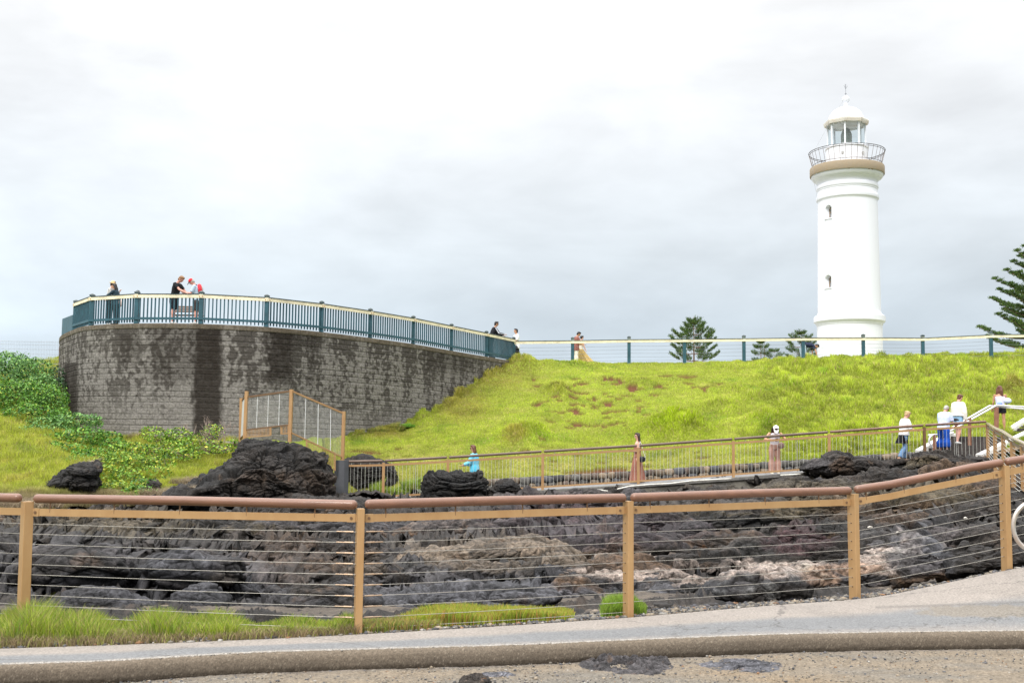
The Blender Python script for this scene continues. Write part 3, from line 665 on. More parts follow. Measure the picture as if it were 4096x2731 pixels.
# ---- far ground sheet, sea level beyond the headland
mb = MB(); mb.add([(-900, -200, -2.5), (900, -200, -2.5), (900, 1800, -2.5), (-900, 1800, -2.5)], [(0, 1, 2, 3)])
tag(mb.build('ground', mat('far_ground', (0.09, 0.10, 0.06), 0.95, noise=(0.05, 0.3))), kind='structure')
# ================================================================== FOREGROUND GROUND
XS = [-900, 0, 400, 1024, 1500, 2048, 2500, 3072, 3500, 4096, 5000]
KT = [2690, 2654, 2642, 2605, 2592, 2577, 2557, 2534, 2526, 2519, 2515]     # top edge of the kerb in the photo
FE = [2625, 2592, 2580, 2556, 2532, 2500, 2470, 2420, 2390, 2264, 2180]     # far edge of the footpath
FY = [8.9, 8.95, 9.05, 9.3, 9.6, 9.95, 10.3, 10.95, 11.35, 11.55, 11.6]
def smoothv(a, k):
    kk = np.ones(k) / k; return np.convolve(np.pad(a, (k // 2, k - 1 - k // 2), 'edge'), kk, 'valid')
def ground_front():
    nu = 1500; px = np.linspace(-850, 4950, nu)
    kt = smoothv(np.interp(px, XS, KT), 61); fe = smoothv(np.interp(px, XS, FE), 61); fy = smoothv(np.interp(px, XS, FY), 61)
    near = PZ(px, kt, -0.03); far = P(px, fe, fy)
    wob = fbm(np.stack([px / 130, px * 0, px * 0], -1), 3, 7) * 0.02; near[:, 1] += wob * 0.6
    nv = 90; v = np.linspace(0, 1, nv)
    g = near[:, None] * (1 - v)[None, :, None] + far[:, None] * v[None, :, None]
    g[..., 2] += 0.012 * fbm(g.reshape(-1, 3) * 1.5, 3, 8).reshape(nu, nv) * sstep(0, 0.1, v)[None] * sstep(1, 0.9, v)[None]
    p = g.reshape(-1, 3); n = fbm(p * np.array([0.5, 2.5, 1]), 4, 9); n2 = fbm(p * 9, 2, 10); n3 = fbm(p * 45, 2, 12)
    vv = np.tile(v, nu)
    pxx = np.repeat(px, nv)
    blue = np.array([0.160, 0.162, 0.163]); pale = np.array([0.245, 0.218, 0.192])
    m = sstep(0.40, 0.60, vv + 0.12 * n); col = np.repeat(blue[None], len(p), 0); col = blotch(col, m, pale)
    col = blotch(col, 0.55 * sstep(0.16, 0.02, vv + 0.05 * n2), pale)
    # sandy wash on the path at the right
    sx, sy = PROJ(p); q = ((sx - 3960) / 300) ** 2 + ((sy - 2443) / 26) ** 2
    col = blotch(col, 0.55 * sstep(1.2, 0.7, q + 0.8 * n2), (0.19, 0.155, 0.11)); c1_, c2_ = worley(p * np.array([0.42, 0.9, 0.0]) + 0.10 * np.stack([n2, n, n2], -1), 15); col = blotch(col, 0.55 * sstep(0.012, 0.004, c2_ - c1_), (0.07, 0.065, 0.06)); col = blotch(col, 0.30 * sstep(0.15, 0.5, fbm(p * np.array([0.9, 2.2, 1]), 4, 16)), (0.12, 0.11, 0.10)); col = blotch(col, 0.6 * np.exp(-((sy - (2425 - (sx - 3600) * 0.035)) / 5) ** 2) * (sx > 3500), (0.12, 0.11, 0.10))
    col *= (1 + 0.10 * n + 0.08 * n2 + 0.22 * n3)[:, None]
    o = mesh_np('footpath', p, grid_faces(nu, nv), mat('path_surface', tint=True, rough=0.85, noise=(60, 0.30), bump=(130, 0.6, 0.006), spec=0.3), True, col); tag(o, kind='structure')
    # kerb: rounded drop of exposed aggregate, ragged where it meets the path
    prof = np.array([(0.0, 0.004), (-0.03, 0.0), (-0.055, -0.012), (-0.075, -0.035), (-0.088, -0.07), (-0.095, -0.11), (-0.085, -0.145), (-0.03, -0.20)])
    fine = np.linspace(0, 1, 26); pf = np.stack([np.interp(fine, np.linspace(0, 1, 8), prof[:, 0]), np.interp(fine, np.linspace(0, 1, 8), prof[:, 1])], -1)
    k = near[:, None] + np.stack([np.zeros(26), pf[:, 0], pf[:, 1]], -1)[None]
    kp = k.reshape(-1, 3); kn = fbm(kp * 30, 3, 21); kw = fbm(kp * np.array([1.3, 1, 1]), 3, 22)
    kp = kp + np.stack([kn * 0, kn * 0.006, kn * 0.004], -1)
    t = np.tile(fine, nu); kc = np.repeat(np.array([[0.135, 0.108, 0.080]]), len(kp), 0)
    kc = blotch(kc, 0.6 * sstep(0.25, 0.85, t + 0.35 * kw), (0.050, 0.041, 0.032)); kc = blotch(kc, 0.8 * sstep(0.16, 0.04, t + 0.08 * kn), (0.36, 0.34, 0.31))  # lower kerb face coloured darker, standing in for its shading
    kc = blotch(kc, 0.35 * (fbm(kp * 95, 1, 23) > 0.46), (0.30, 0.26, 0.20)); kc *= (1 + 0.35 * fbm(kp * 48, 2, 24))[:, None]
    o = mesh_np('kerb', kp, grid_faces(nu, 26)[:, ::-1], mat('kerb_stone', tint=True, rough=0.9, noise=(90, 0.4), bump=(120, 0.7, 0.006), spec=0.25), True, np.clip(kc, 0, 1)); tag(o, kind='structure')
    # gravel yard this side of the kerb
    nv = 320; yy = np.linspace(-3.0, 0.0, 40)[:-1].tolist() + np.linspace(0, 1, nv - 39).tolist()
    base = near.copy(); base[:, 1] -= 0.08
    v = np.array(yy); g = np.zeros((nu, nv, 3)); g[..., 0] = base[:, None, 0]; g[..., 1] = np.where(v < 0, v * 3.0 + 6.8, 6.8 + (base[:, None, 1] - 6.8) * np.clip(v, 0, 1))
    p = g.reshape(-1, 3); n = fbm(p * 1.2, 4, 31); n2 = fbm(p * 6, 3, 32); n3 = fbm(p * 28, 2, 33); p[:, 2] = -0.175 + 0.018 * n + 0.006 * n2 + 0.005 * n3
    col = np.repeat(np.array([[0.185, 0.152, 0.112]]), len(p), 0); nw = fbm(p * np.array([0.7, 2.6, 1]), 4, 34)
    col = blotch(col, 0.75 * sstep(-0.05, 0.45, nw), (0.14, 0.130, 0.113)); col = blotch(col, 0.5 * sstep(0.05, 0.5, -nw), (0.22, 0.155, 0.09)); col = blotch(col, 0.7 * sstep(0.12, 0.0, np.abs(g[..., 1].ravel() - np.repeat(near[:, 1] - 0.1, nv))), (0.16, 0.14, 0.12))
    col *= (1 + 0.25 * n2 + 0.35 * n3)[:, None]
    o = mesh_np('gravel_ground', p, grid_faces(nu, nv), mat('gravel', tint=True, rough=0.92, noise=(45, 0.45), bump=(80, 0.8, 0.012), spec=0.25), True, np.clip(col, 0, 1)); tag(o, kind='structure')
    # verge of soil and grit between the path and the rocks
    nv = 70; v = np.linspace(0, 1, nv); r0 = P(px, np.interp(px, RC, [a[0][0] for a in RV]), np.interp(px, RC, [a[0][1] for a in RV]) + 0.1)
    far0 = far + np.array([0, -0.04, -0.012]); r0[:, 2] = np.minimum(r0[:, 2], far[:, 2] - 0.02)
    r1 = r0 + np.array([0, 1.6, -0.05])
    g = np.where(v[None, :, None] < 0.6, far0[:, None] + (r0 - far0)[:, None] * (v / 0.6)[None, :, None], r0[:, None] + (r1 - r0)[:, None] * ((v - 0.6) / 0.4)[None, :, None])
    p = g.reshape(-1, 3); n2 = fbm(p * 5, 3, 42); n3 = fbm(p * 25, 2, 43); p[:, 2] += (0.02 * n2 + 0.010 * n3) * np.tile(sstep(0, 0.1, v), nu)
    col = np.repeat(np.array([[0.085, 0.072, 0.060]]), len(p), 0); col = blotch(col, 0.7 * sstep(0.0, 0.5, n2), (0.16, 0.13, 0.10)); col *= (1 + 0.4 * n3)[:, None]
    o = mesh_np('verge', p, grid_faces(nu, nv), mat('verge_soil', tint=True, rough=0.95, noise=(50, 0.45), bump=(70, 0.8, 0.012), spec=0.2), True, np.clip(col, 0, 1)); tag(o, kind='structure')
    return px, near, far, r0
GPX, GNEAR, GFAR, GROCK = ground_front()

def pebbles(name, pts, size, col, m, label, cat, seed=0):
    r = np.random.default_rng(seed); n = len(pts)
    ico = np.array([(0, 0, 1), (.89, 0, .45), (.28, .85, .45), (-.72, .53, .45), (-.72, -.53, .45), (.28, -.85, .45), (.72, .53, -.45), (-.28, .85, -.45), (-.89, 0, -.45), (-.28, -.85, -.45), (.72, -.53, -.45), (0, 0, -1)])
    fc = np.array([(0,1,2),(0,2,3),(0,3,4),(0,4,5),(0,5,1),(1,6,2),(2,7,3),(3,8,4),(4,9,5),(5,10,1),(6,7,2),(7,8,3),(8,9,4),(9,10,5),(10,6,1),(11,7,6),(11,8,7),(11,9,8),(11,10,9),(11,6,10)])
    s = size[:, None, None] * (ico[None] * r.uniform(0.6, 1.25, (n, 12, 1)) * r.uniform(0.6, 1.3, (n, 1, 3)) * np.array([1, 1, 0.6]))
    v = pts[:, None] + s; f = (np.arange(n) * 12)[:, None, None] + fc[None]
    o = mesh_np(name, v.reshape(-1, 3), f.reshape(-1, 3), m, False, np.repeat(col, 12, 0)); tag(o, label, cat, kind='stuff')
def scatter_gravel():
    r = np.random.default_rng(41); n = 15000
    px = r.uniform(-200, 4300, n); k = np.interp(px, GPX, np.arange(len(GPX))).astype(int); y = 6.9 + (GNEAR[k, 1] - 0.09 - 6.9) * r.uniform(0, 1, n) ** 0.8
    x = GNEAR[k, 0] * 1.0; pts = np.stack([x, y, np.full(n, -0.172)], -1); sz = r.exponential(0.0032, n) + 0.0022; sz = np.clip(sz, 0, 0.020)
    pal = np.array([(0.19, 0.17, 0.14), (0.08, 0.08, 0.085), (0.27, 0.22, 0.16), (0.34, 0.32, 0.29), (0.22, 0.12, 0.06), (0.12, 0.115, 0.12)])
    pebbles('gravel', pts, sz, pal[r.choice(6, n, p=[.35, .25, .22, .06, .04, .08])] * r.uniform(.7, 1.2, (n, 1)), mat('pebble', tint=True, rough=0.85), 'loose grit and small stones on the ground nearest the viewer', 'gravel', 42)
    n = 17000; px = r.uniform(-200, 4250, n); k = np.interp(px, GPX, np.arange(len(GPX))).astype(int); tt = r.uniform(0, 2.0, n)[:, None]
    pts = GFAR[k] + (GROCK[k] - GFAR[k]) * tt; pts[:, 2] += 0.003; sz = np.clip(r.exponential(0.008, n) + 0.004, 0, 0.04)
    pebbles('verge_gravel', pts, sz, pal[r.choice(6, n, p=[.30, .35, .15, .06, .05, .09])] * r.uniform(.6, 1.1, (n, 1)), mat('pebble'), 'dark grit along the rock side of the footpath', 'gravel', 43)
    n = 3400; px = r.uniform(-150, 4250, n); t = r.uniform(0.0, 0.20, n); py_, Y_ = frock(px, t); Y_ = Y_ + 2.6 * sstep(0, .03, t) * np.clip(Y_ / 18, .3, 1.4) * sstep(0, .15, t)
    pts = P(px, py_, Y_); sz = np.clip(r.exponential(0.022, n) + 0.012, 0, 0.11); pal2 = np.array([(0.05, 0.045, 0.042), (0.075, 0.072, 0.078), (0.10, 0.08, 0.06), (0.03, 0.027, 0.025), (0.17, 0.14, 0.11)])
    pebbles('rubble', pts, sz, pal2[r.choice(5, n, p=[.3, .25, .15, .22, .08])] * r.uniform(.6, 1.3, (n, 1)), mat('rubble_stone', tint=True, rough=0.85, noise=(30, 0.5), bump=(50, 0.8, 0.01)), 'loose dark rubble between the footpath edge and the first rocks', 'rubble', 45)
    n = 5200; px = r.uniform(-100, 4250, n); k = np.interp(px, GPX, np.arange(len(GPX))).astype(int)
    pts = GNEAR[k] + np.stack([r.normal(0, 0.01, n), r.normal(0.0, 0.014, n), np.full(n, 0.0)], -1); sz = np.clip(r.exponential(0.0025, n) + 0.002, 0, 0.010)
    pebbles('edge_grit', pts, sz, np.array([[0.30, 0.28, 0.25]]) * r.uniform(.3, 1.2, (n, 1)), mat('pebble'), 'pale grit along the top edge of the kerb', 'grit', 44)
scatter_gravel()
def flat_rock(pts, z0, label, seed, base='blue', hgt=0.05):
    """low flat rock bedded in the gravel, outline given in photo pixels on the ground plane"""
    w = np.array([PZ(a, b, z0) for a, b in pts]); c = w.mean(0); nth, nr = 160, 46
    ang = np.arctan2(w[:, 1] - c[1], w[:, 0] - c[0]); rad = np.hypot(w[:, 1] - c[1], w[:, 0] - c[0]); o_ = np.argsort(ang); th = np.linspace(-math.pi, math.pi, nth, endpoint=False)
    rr = (1 + 0.14 * fbm(np.stack([np.cos(th) * 2.2, np.sin(th) * 2.2, th * 0 + seed], -1), 4, seed)) * np.interp(th, np.concatenate([ang[o_] - 2 * math.pi, ang[o_], ang[o_] + 2 * math.pi]), np.tile(rad[o_], 3)); s = np.linspace(0.001, 1, nr)
    g = np.zeros((nth, nr, 3)); g[..., 0] = c[0] + np.cos(th)[:, None] * rr[:, None] * s; g[..., 1] = c[1] + np.sin(th)[:, None] * rr[:, None] * s; g[..., 2] = z0 - 0.02 + (hgt + 0.02) * np.sqrt(1 - s ** 3.0 * 0.999)
    p = g.reshape(-1, 3); h = rock_height(p, 3.5, seed) + 0.5 * rock_height(p, 9.0, seed + 1); p[:, 2] += h * hgt * 1.25 * np.tile(1 - s ** 6, nth); p[:, 0] += h * 0.01; p[:, 1] -= h * 0.02
    col = rock_tint(p * 4, p[:, 0] * 0, p[:, 0] * 0, h, base, (), seed) * 1.9
    o = mesh_np('flat_rock', p, grid_faces(nth, nr, True), M_ROCK, True, col, loc=c); tag(o, label, 'rock', 'flat rocks bedded in the gravel')
flat_rock([(2310, 2668), (2370, 2635), (2440, 2618), (2560, 2612), (2640, 2630), (2690, 2660), (2660, 2690), (2560, 2700), (2420, 2685)], -0.175, 'large lumpy dark flat rock in the gravel below the third post', 51, 'grey', 0.07)
flat_rock([(2765, 2655), (2850, 2640), (2990, 2636), (3120, 2650), (3135, 2675), (3000, 2686), (2850, 2678)], -0.175, 'long low grey flat rock right of the largest one in the gravel', 52, 'blue', 0.035)
flat_rock([(1840, 2735), (1870, 2712), (1930, 2706), (1960, 2725), (1950, 2745), (1880, 2755)], -0.175, 'small dark flat rock at the bottom edge of the picture', 53, 'dark', 0.04)
flat_rock([(1900, 2695), (1960, 2685), (2060, 2690), (2080, 2703), (1990, 2708)], -0.175, 'thin flat rock sliver above the small dark one', 54, 'blue', 0.02)

def strip_grass():
    r = np.random.default_rng(71)
    def seg(n, x0, x1, t0, t1, h0, h1, cols, wd0, wd1, name, label, lean, hf=None, seed=1):
        px = r.uniform(x0, x1, n); k = np.interp(px, GPX, np.arange(len(GPX))).astype(int); tt = r.uniform(t0, t1, n)
        pts = GFAR[k] + (GROCK[k] - GFAR[k]) * tt[:, None]; pts[:, 0] += r.normal(0, 0.01, n)
        nn_ = fbm(pts * np.array([2.2, 2.2, 1]), 3, 77 + seed); n2 = fbm(pts * 6, 2, 78 + seed)
        kp = (nn_ + 0.5 * n2 + r.normal(0, 0.15, n)) > -0.52; px, pts, nn_, n2, tt = px[kp], pts[kp], nn_[kp], n2[kp], tt[kp]; m = len(pts)
        h = r.uniform(h0, h1, m) * (1 + 0.55 * nn_) * (hf(px) if hf is not None else 1)
        c = np.array(cols)[r.choice(len(cols), m)]; c = blotch(c, 0.5 * sstep(0.0, 0.4, n2), cols[0]); c = c * r.uniform(0.6, 1.25, m)[:, None]
        blades(name, pts, h, r.uniform(wd0, wd1, m), c, lean + 0 * h, 70 + seed, label, 'grass', bend=True, droop=0.1)
    hf = lambda px: np.interp(px, [-200, 60, 200, 330, 700, 900, 1250, 1450], [1.0, 0.95, 1.5, 1.25, 0.95, 0.75, 0.7, 0.6]) * (0.75 + 0.45 * np.sin(px / 61.0) * np.sin(px / 143.0 + 1))
    seg(30000, -260, 1420, 0.12, 1.0, 0.10, 0.24, [(0.30, 0.38, 0.03), (0.22, 0.34, 0.03), (0.38, 0.40, 0.08), (0.15, 0.24, 0.03), (0.36, 0.29, 0.13)], 0.004, 0.008, 'tall_grass', 'tall green grass along the foot of the near fence at the left', 0.45, hf, 1)
    seg(9000, -260, 1430, 0.0, 0.3, 0.03, 0.10, [(0.33, 0.25, 0.14), (0.26, 0.20, 0.11), (0.28, 0.30, 0.07), (0.16, 0.12, 0.07)], 0.004, 0.008, 'dry_grass', 'dry straw coloured grass edging the footpath at the left', 0.8, None, 2)
    seg(9000, 1440, 1760, 0.1, 0.9, 0.05, 0.11, [(0.30, 0.34, 0.06), (0.24, 0.33, 0.08), (0.42, 0.25, 0.10), (0.3, 0.22, 0.12)], 0.006, 0.010, 'ground_cover', 'thin patch of fleshy green ground cover beside the second post', 0.4, None, 3)
    seg(26000, 1590, 2290, 0.30, 1.15, 0.09, 0.165, [(0.36, 0.42, 0.04), (0.27, 0.38, 0.06), (0.44, 0.44, 0.08), (0.50, 0.30, 0.09)], 0.006, 0.011, 'ground_cover', 'dense yellow green ground cover with orange tips between second and third posts', 0.3, lambda px: np.interp(px, [1590, 1680, 1900, 2100, 2200, 2290], [0.5, 1.0, 1.15, 0.9, 0.7, 0.5]), 4)
    seg(7000, 2415, 2580, 0.25, 1.1, 0.08, 0.16, [(0.22, 0.36, 0.04), (0.30, 0.40, 0.06), (0.18, 0.28, 0.05)], 0.006, 0.010, 'ground_cover', 'small bright green tuft round the foot of the third post', 0.35, lambda px: np.interp(px, [2415, 2440, 2490, 2530, 2580], [0.7, 1.2, 1.2, 0.9, 0.45]), 5)
strip_grass()

# ================================================================== NEAR BRONZE CABLE FENCE
M_BRZ = mat('bronze_steel', (0.50, 0.315, 0.15), 0.42, 0.30, noise=(7, 0.5, (0.36, 0.185, 0.07)), bump=(260, 0.12, 0.002), stretch=(1, 1, 0.35))
M_BRZD = mat('tarnished_bronze', (0.20, 0.115, 0.06), 0.5, 0.3, noise=(12, 0.5, (0.10, 0.055, 0.035)))
M_WOOD = mat('oiled_timber', (0.22, 0.108, 0.066), 0.34, noise=(7, 0.7, (0.12, 0.058, 0.037)), bump=(60, 0.7, 0.004), stretch=(0.15, 3, 3), coat=0.3)
M_WOODOLD = mat('weathered_timber', (0.115, 0.075, 0.055), 0.6, noise=(5, 0.6, (0.20, 0.145, 0.11)), bump=(40, 0.4, 0.004), stretch=(0.3, 2, 2))
M_STEEL = mat('brushed_steel', (0.60, 0.58, 0.54), 0.32, 0.75, noise=(20, 0.15))
M_CABLE = mat('steel_cable', (0.33, 0.31, 0.27), 0.45, 0.3)
M_HOLE = mat('dark_hole', (0.03, 0.02, 0.015), 0.8)

def near_fence():
    FP = [(-620, -640, 1975, 2450, 11.2, -30), (110, 92, 2005, 2478, 10.2, 40), (1442, 1431, 2033, 2532, 9.67, 16), (2513, 2513, 2003, 2465, 10.44, 22), (3411, 3420, 1974, 2394, 11.45, 30), (4016, 4028, 1861, 2277, 11.62, 14), (4560, 4580, 1735, 2150, 11.7, 8)]
    T, B = [], []
    root = base_thing('cable_fence', P(2513, 2465, 10.44), label='bronze post and horizontal cable fence with a red brown timber handrail, nearest the viewer', cat='fence')
    for i, (xt, xb, yt, yb, Y, rot) in enumerate(FP):
        t_, b_ = PV(xt, yt, Y), PV(xb, yb, Y); T.append(t_); B.append(b_ - Vector((0, 0, 0.06)))
        if i in (1, 2, 3, 4, 5):
            mb = MB(); d = (t_ - b_).normalized(); a = R(rot); across = Vector((-math.sin(a), math.cos(a), 0))
            wdt = 0.082 if i == 1 else 0.060
            mb.bar(b_ - d * 0.1, t_, 0.105, wdt, up=Vector((math.cos(a), math.sin(a), 0)), bev=0.004)
            po = part(mb, 'post', M_BRZ, root)
            fx = Vector((math.cos(a), math.sin(a), 0))
            if i >= 2:
                hb = MB()
                for k in range(9):
                    c = t_ - d * (0.20 + 0.089 * k) - fx * (wdt / 2 + 0.001)
                    hb.tube([c - fx * 0.001, c + fx * 0.001], 0.0055, 8)
                ho = part(hb, 'cable_hole', M_HOLE, root, up=root.location); ho.parent = po; ho['kind'] = 'stuff'
    # timber handrail sections, flat steel rail, pins, cables
    rails = [[(-900, 1972, 11.3), (-500, 1978, 10.9), (83, 1991, 10.2)], [(137, 1993, 10.2), (700, 2001, 9.95), (1428, 2018, 9.67)], [(1460, 2016, 9.67), (2000, 2001, 10.05), (2503, 1990, 10.44)], [(2524, 1989, 10.44), (3000, 1972, 10.97), (3403, 1961, 11.45)], [(3417, 1958, 11.45), (3560, 1937, 11.5), (3720, 1905, 11.55), (3880, 1870, 11.6), (4012, 1848, 11.62)], [(4021, 1847, 11.62), (4096, 1835, 11.63), (4600, 1728, 11.7)]]
    for rl in rails:
        pts = [PV(*q) for q in rl]; fine = []
        for a, b in zip(pts[:-1], pts[1:]): fine += [a.lerp(b, k / 6) for k in range(6)]
        fine.append(pts[-1]); mb = MB(); fine[0] = fine[0].lerp(fine[1], min(0.9, 0.035 / (fine[1] - fine[0]).length)); fine[-1] = fine[-1].lerp(fine[-2], min(0.9, 0.035 / (fine[-1] - fine[-2]).length)); mb.tube(fine, 0.0405, 18, round_end=True); part(mb, 'handrail', M_WOOD, root, smooth=True, angle=60)
    bars = [[(-700, 2030, 11.0), (108, 2045, 10.2)], [(112, 2047, 10.2), (1440, 2071, 9.67)], [(1442, 2072, 9.67), (2511, 2039, 10.44)], [(2515, 2039, 10.44), (3409, 2007, 11.45)], [(3413, 2007, 11.45), (3560, 1984, 11.5), (3720, 1950, 11.55), (4012, 1892, 11.62)], [(4020, 1891, 11.62), (4600, 1770, 11.7)]]
    for bi, bl in enumerate(bars):
        pts = [PV(*q) for q in bl]; mb = MB()
        for a, b in zip(pts[:-1], pts[1:]):
            d = (b - a).normalized(); mb.bar(a - d * 0.004, b + d * 0.004, 0.012, 0.064)
        ro = part(mb, 'flat_rail', M_BRZ, root)
        # pins between flat rail and timber, end brackets
        for a, b in zip(pts[:-1], pts[1:]):
            ln = (b - a).length; nn_ = max(1, round(ln / 0.62))
            for k in range(nn_):
                c = a.lerp(b, (k + 0.35) / nn_); pm = MB(); pm.tube([c, c + Vector((0, 0, 0.115))], 0.007, 8); part(pm, 'pin', M_BRZD, root)
        if bi in (1, 2, 3, 4):
            for e_, s in ((pts[0], 1), (pts[-1], -1)):
                d = (pts[1] - pts[0]).normalized() if s == 1 else (pts[-2] - pts[-1]).normalized()
                bm = MB(); c = e_ + d * 0.075; bm.bar(c - d * 0.035, c + d * 0.035, 0.022, 0.070); br = part(bm, 'bracket', M_BRZ, root)
                bl_ = MB(); bl_.tube([c + Vector((0, -0.02, 0)), c + Vector((0, -0.008, 0))], 0.012, 8); bo = part(bl_, 'bolt', M_BRZD, root, up=root.location); bo.parent = br
    for i in range(len(FP) - 1):
        for k in range(10):
            dr = 0.195 + 0.0885 * k
            da = (B[i] - T[i]).normalized(); db = (B[i + 1] - T[i + 1]).normalized()
            a = T[i] + da * dr; b = T[i + 1] + db * (dr + (0.0 if i != 4 else 0.0))
            if k == 9 and i not in (0, 1, 2): continue
            mb = MB(); seg = [a.lerp(b, q / 8) - Vector((0, 0, 0.006 * math.sin(math.pi * q / 8))) for q in range(9)]
            mb.tube(seg, 0.0024, 6); co = part(mb, 'cable', M_CABLE, root)
            if i in (1, 2):   # swaged fittings either side of the second post
                fm = MB(); d = (b - a).normalized()
                if i == 1: c0 = b - d * 0.055; fm.tube([c0, c0 - d * 0.075], 0.0072, 8); fm.tube([c0 - d * 0.075, c0 - d * 0.15], 0.0048, 8)
                else: c0 = a + d * 0.05; fm.tube([c0, c0 + d * 0.075], 0.0072, 8); fm.tube([c0 + d * 0.075, c0 + d * 0.15], 0.0048, 8)
                fo = part(fm, 'fitting', mat('fitting_steel', (0.36, 0.29, 0.21), 0.35, 0.5, noise=(40, 0.5, (0.35, 0.15, 0.05))), root, up=root.location); fo.parent = co
near_fence()
# steel hoop of a handrail at the right edge
def hoop():
    root = base_thing('handrail_hoop', P(4100, 2260, 10.9), label='curved stainless steel handrail end at the right edge of the picture', cat='handrail')
    cx, cy, rx, ry = 4140, 2103, 87, 98; pts = []
    for k in range(0, 25):
        a = R(70 + k * 9.6); pts.append(PV(cx + rx * math.cos(a), cy - ry * math.sin(a), 10.9))
    pts = [PV(4480, 1985, 10.9), PV(4300, 1998, 10.9)] + pts + [PV(4330, 2205, 10.9)]
    mb = MB(); mb.tube(pts, 0.021, 14); part(mb, 'rail_tube', mat('rail_steel', (0.72, 0.70, 0.68), 0.28, 0.65, noise=(4, 0.7, (0.42, 0.25, 0.12))), root, smooth=True)
hoop()

# ================================================================== MIDDLE FOOTPATH WITH MESH FENCE
MP = [(1385, 1999), (1532, 1996), (1790, 1982), (2170, 1958), (2553, 1935), (2934, 1908), (3318, 1880), (3700, 1853), (3953, 1838)]
YM = 37.0
mpx = np.array([a for a, _ in MP], float); mpy = np.array([b for _, b in MP], float)
def midz(px): return float(P(px, np.interp(px, mpx, mpy), YM)[2])
def mid_path():
    px = np.linspace(1345, 4000, 300); front = P(px, np.interp(px, mpx, mpy) + 1, YM - 0.12); ln = front + np.array([0, 1.75, 0.03])
    low = front + np.array([0, -0.02, -0.75]); lip = front + np.array([0, -0.015, -0.10]); lip2 = lip + np.array([0, 0.05, -0.01]); low2 = low + np.array([0, 0.05, 0])
    g = np.stack([ln, front, front + np.array([0, -0.015, -0.005]), lip, lip2, low2], 1); p = g.reshape(-1, 3)
    n = fbm(p * 2.5, 4, 301); col = np.repeat(np.array([[0.17, 0.155, 0.13]]), len(p), 0); col = blotch(col, 0.8 * sstep(0.0, 0.4, n), (0.06, 0.055, 0.05)); col[0::6] = (0.42, 0.42, 0.42); col[1::6] = (0.34, 0.34, 0.34)
    # finer vertical resolution for stains
    nv = 60; idx = np.linspace(0, 5, nv); gi = np.stack([np.stack([np.interp(idx, np.arange(6), g[i, :, c]) for c in range(3)], -1) for i in range(300)], 0)
    p = gi.reshape(-1, 3); n = fbm(p * np.array([1.2, 1.2, 4]), 4, 301); ii = np.tile(idx, 300)
    col = np.repeat(np.array([[0.19, 0.175, 0.145]]), len(p), 0); col = blotch(col, 0.85 * sstep(-0.1, 0.35, n), (0.055, 0.05, 0.043)); col = blotch(col, 1 - sstep(0.8, 1.3, ii), (0.19, 0.19, 0.19)); col = blotch(col, 0.6 * sstep(1.9, 2.1, ii) * sstep(3.2, 3.0, ii), (0.16, 0.155, 0.15))
    o = mesh_np('middle_footpath', p, grid_faces(300, nv)[:, ::-1], mat('path_concrete', tint=True, rough=0.85, noise=(12, 0.3), bump=(40, 0.4, 0.01)), False, col); tag(o, kind='structure')
mid_path()
def stone_wall():
    """low wall of rough stones behind the middle path; each stone is its own block inside the wall mesh"""
    root = base_thing('stone_wall', P(2600, 1925, 38.8), label='low dry stone retaining wall at the foot of the grass hill', cat='wall')
    r = random.Random(5); mb = MB(); x = -2.6; cols = []
    def pxof(X): return CX + X * F / 38.7
    vs_, fs_, tn = [], [], []; b = 0
    pal = [(0.085, 0.08, 0.072), (0.13, 0.105, 0.08), (0.065, 0.066, 0.07), (0.17, 0.13, 0.09), (0.10, 0.075, 0.06), (0.055, 0.052, 0.05)]
    ico = bmesh.new(); bmesh.ops.create_icosphere(ico, subdivisions=2, radius=1); iv = np.array([q.co[:] for q in ico.verts]); fi = np.array([[q.index for q in f.verts] for f in ico.faces]); ico.free()
    for row in range(2):
        X = -2.7 + 0.07 * row
        while X < 14.2:
            wdt = r.uniform(0.14, 0.42); zb = midz(np.clip(pxof(X), 1385, 3950)) - 0.02; hh = r.uniform(0.19, 0.26)
            c = np.array([X + wdt / 2, 38.74 + r.uniform(-0.03, 0.02), zb + 0.10 + row * 0.20 + r.uniform(-0.012, 0.012)])
            ns = np.sign(iv) * np.abs(iv) ** 0.55; q = ns * np.array([wdt / 2 * 1.0, 0.16, hh / 2 * 1.04]) * (1 + 0.13 * fbm(iv * 1.4 + r.uniform(0, 99), 2, 3))[:, None]
            a = r.uniform(-0.16, 0.16); q = np.stack([q[:, 0] * math.cos(a) - q[:, 2] * math.sin(a), q[:, 1], q[:, 0] * math.sin(a) + q[:, 2] * math.cos(a)], -1)
            vs_.append(q + c); fs_.append(fi + b); b += len(iv); tn.append(np.repeat([np.array(r.choice(pal)) * r.uniform(0.75, 1.3)], len(iv), 0)); X += wdt * 0.98
    o = mesh_np('wall_stones', np.concatenate(vs_) - np.array(root.location), np.concatenate(fs_), mat('wall_stone', tint=True, rough=0.85, noise=(18, 0.35), bump=(30, 0.5, 0.01)), True, np.concatenate(tn), root)
    mb = MB(); xs = [-2.75 + k * 0.5 for k in range(35)]
    for a, c in zip(xs[:-1], xs[1:]):
        za, zc = midz(np.clip(pxof(a), 1385, 3950)), midz(np.clip(pxof(c), 1385, 3950)); mb.bar((a, 38.86, za + 0.17), (c, 38.86, zc + 0.17), 0.16, 0.42)
    part(mb, 'mortar', mat('mortar', (0.09, 0.085, 0.08), 0.95, noise=(20, 0.4)), root)
stone_wall()
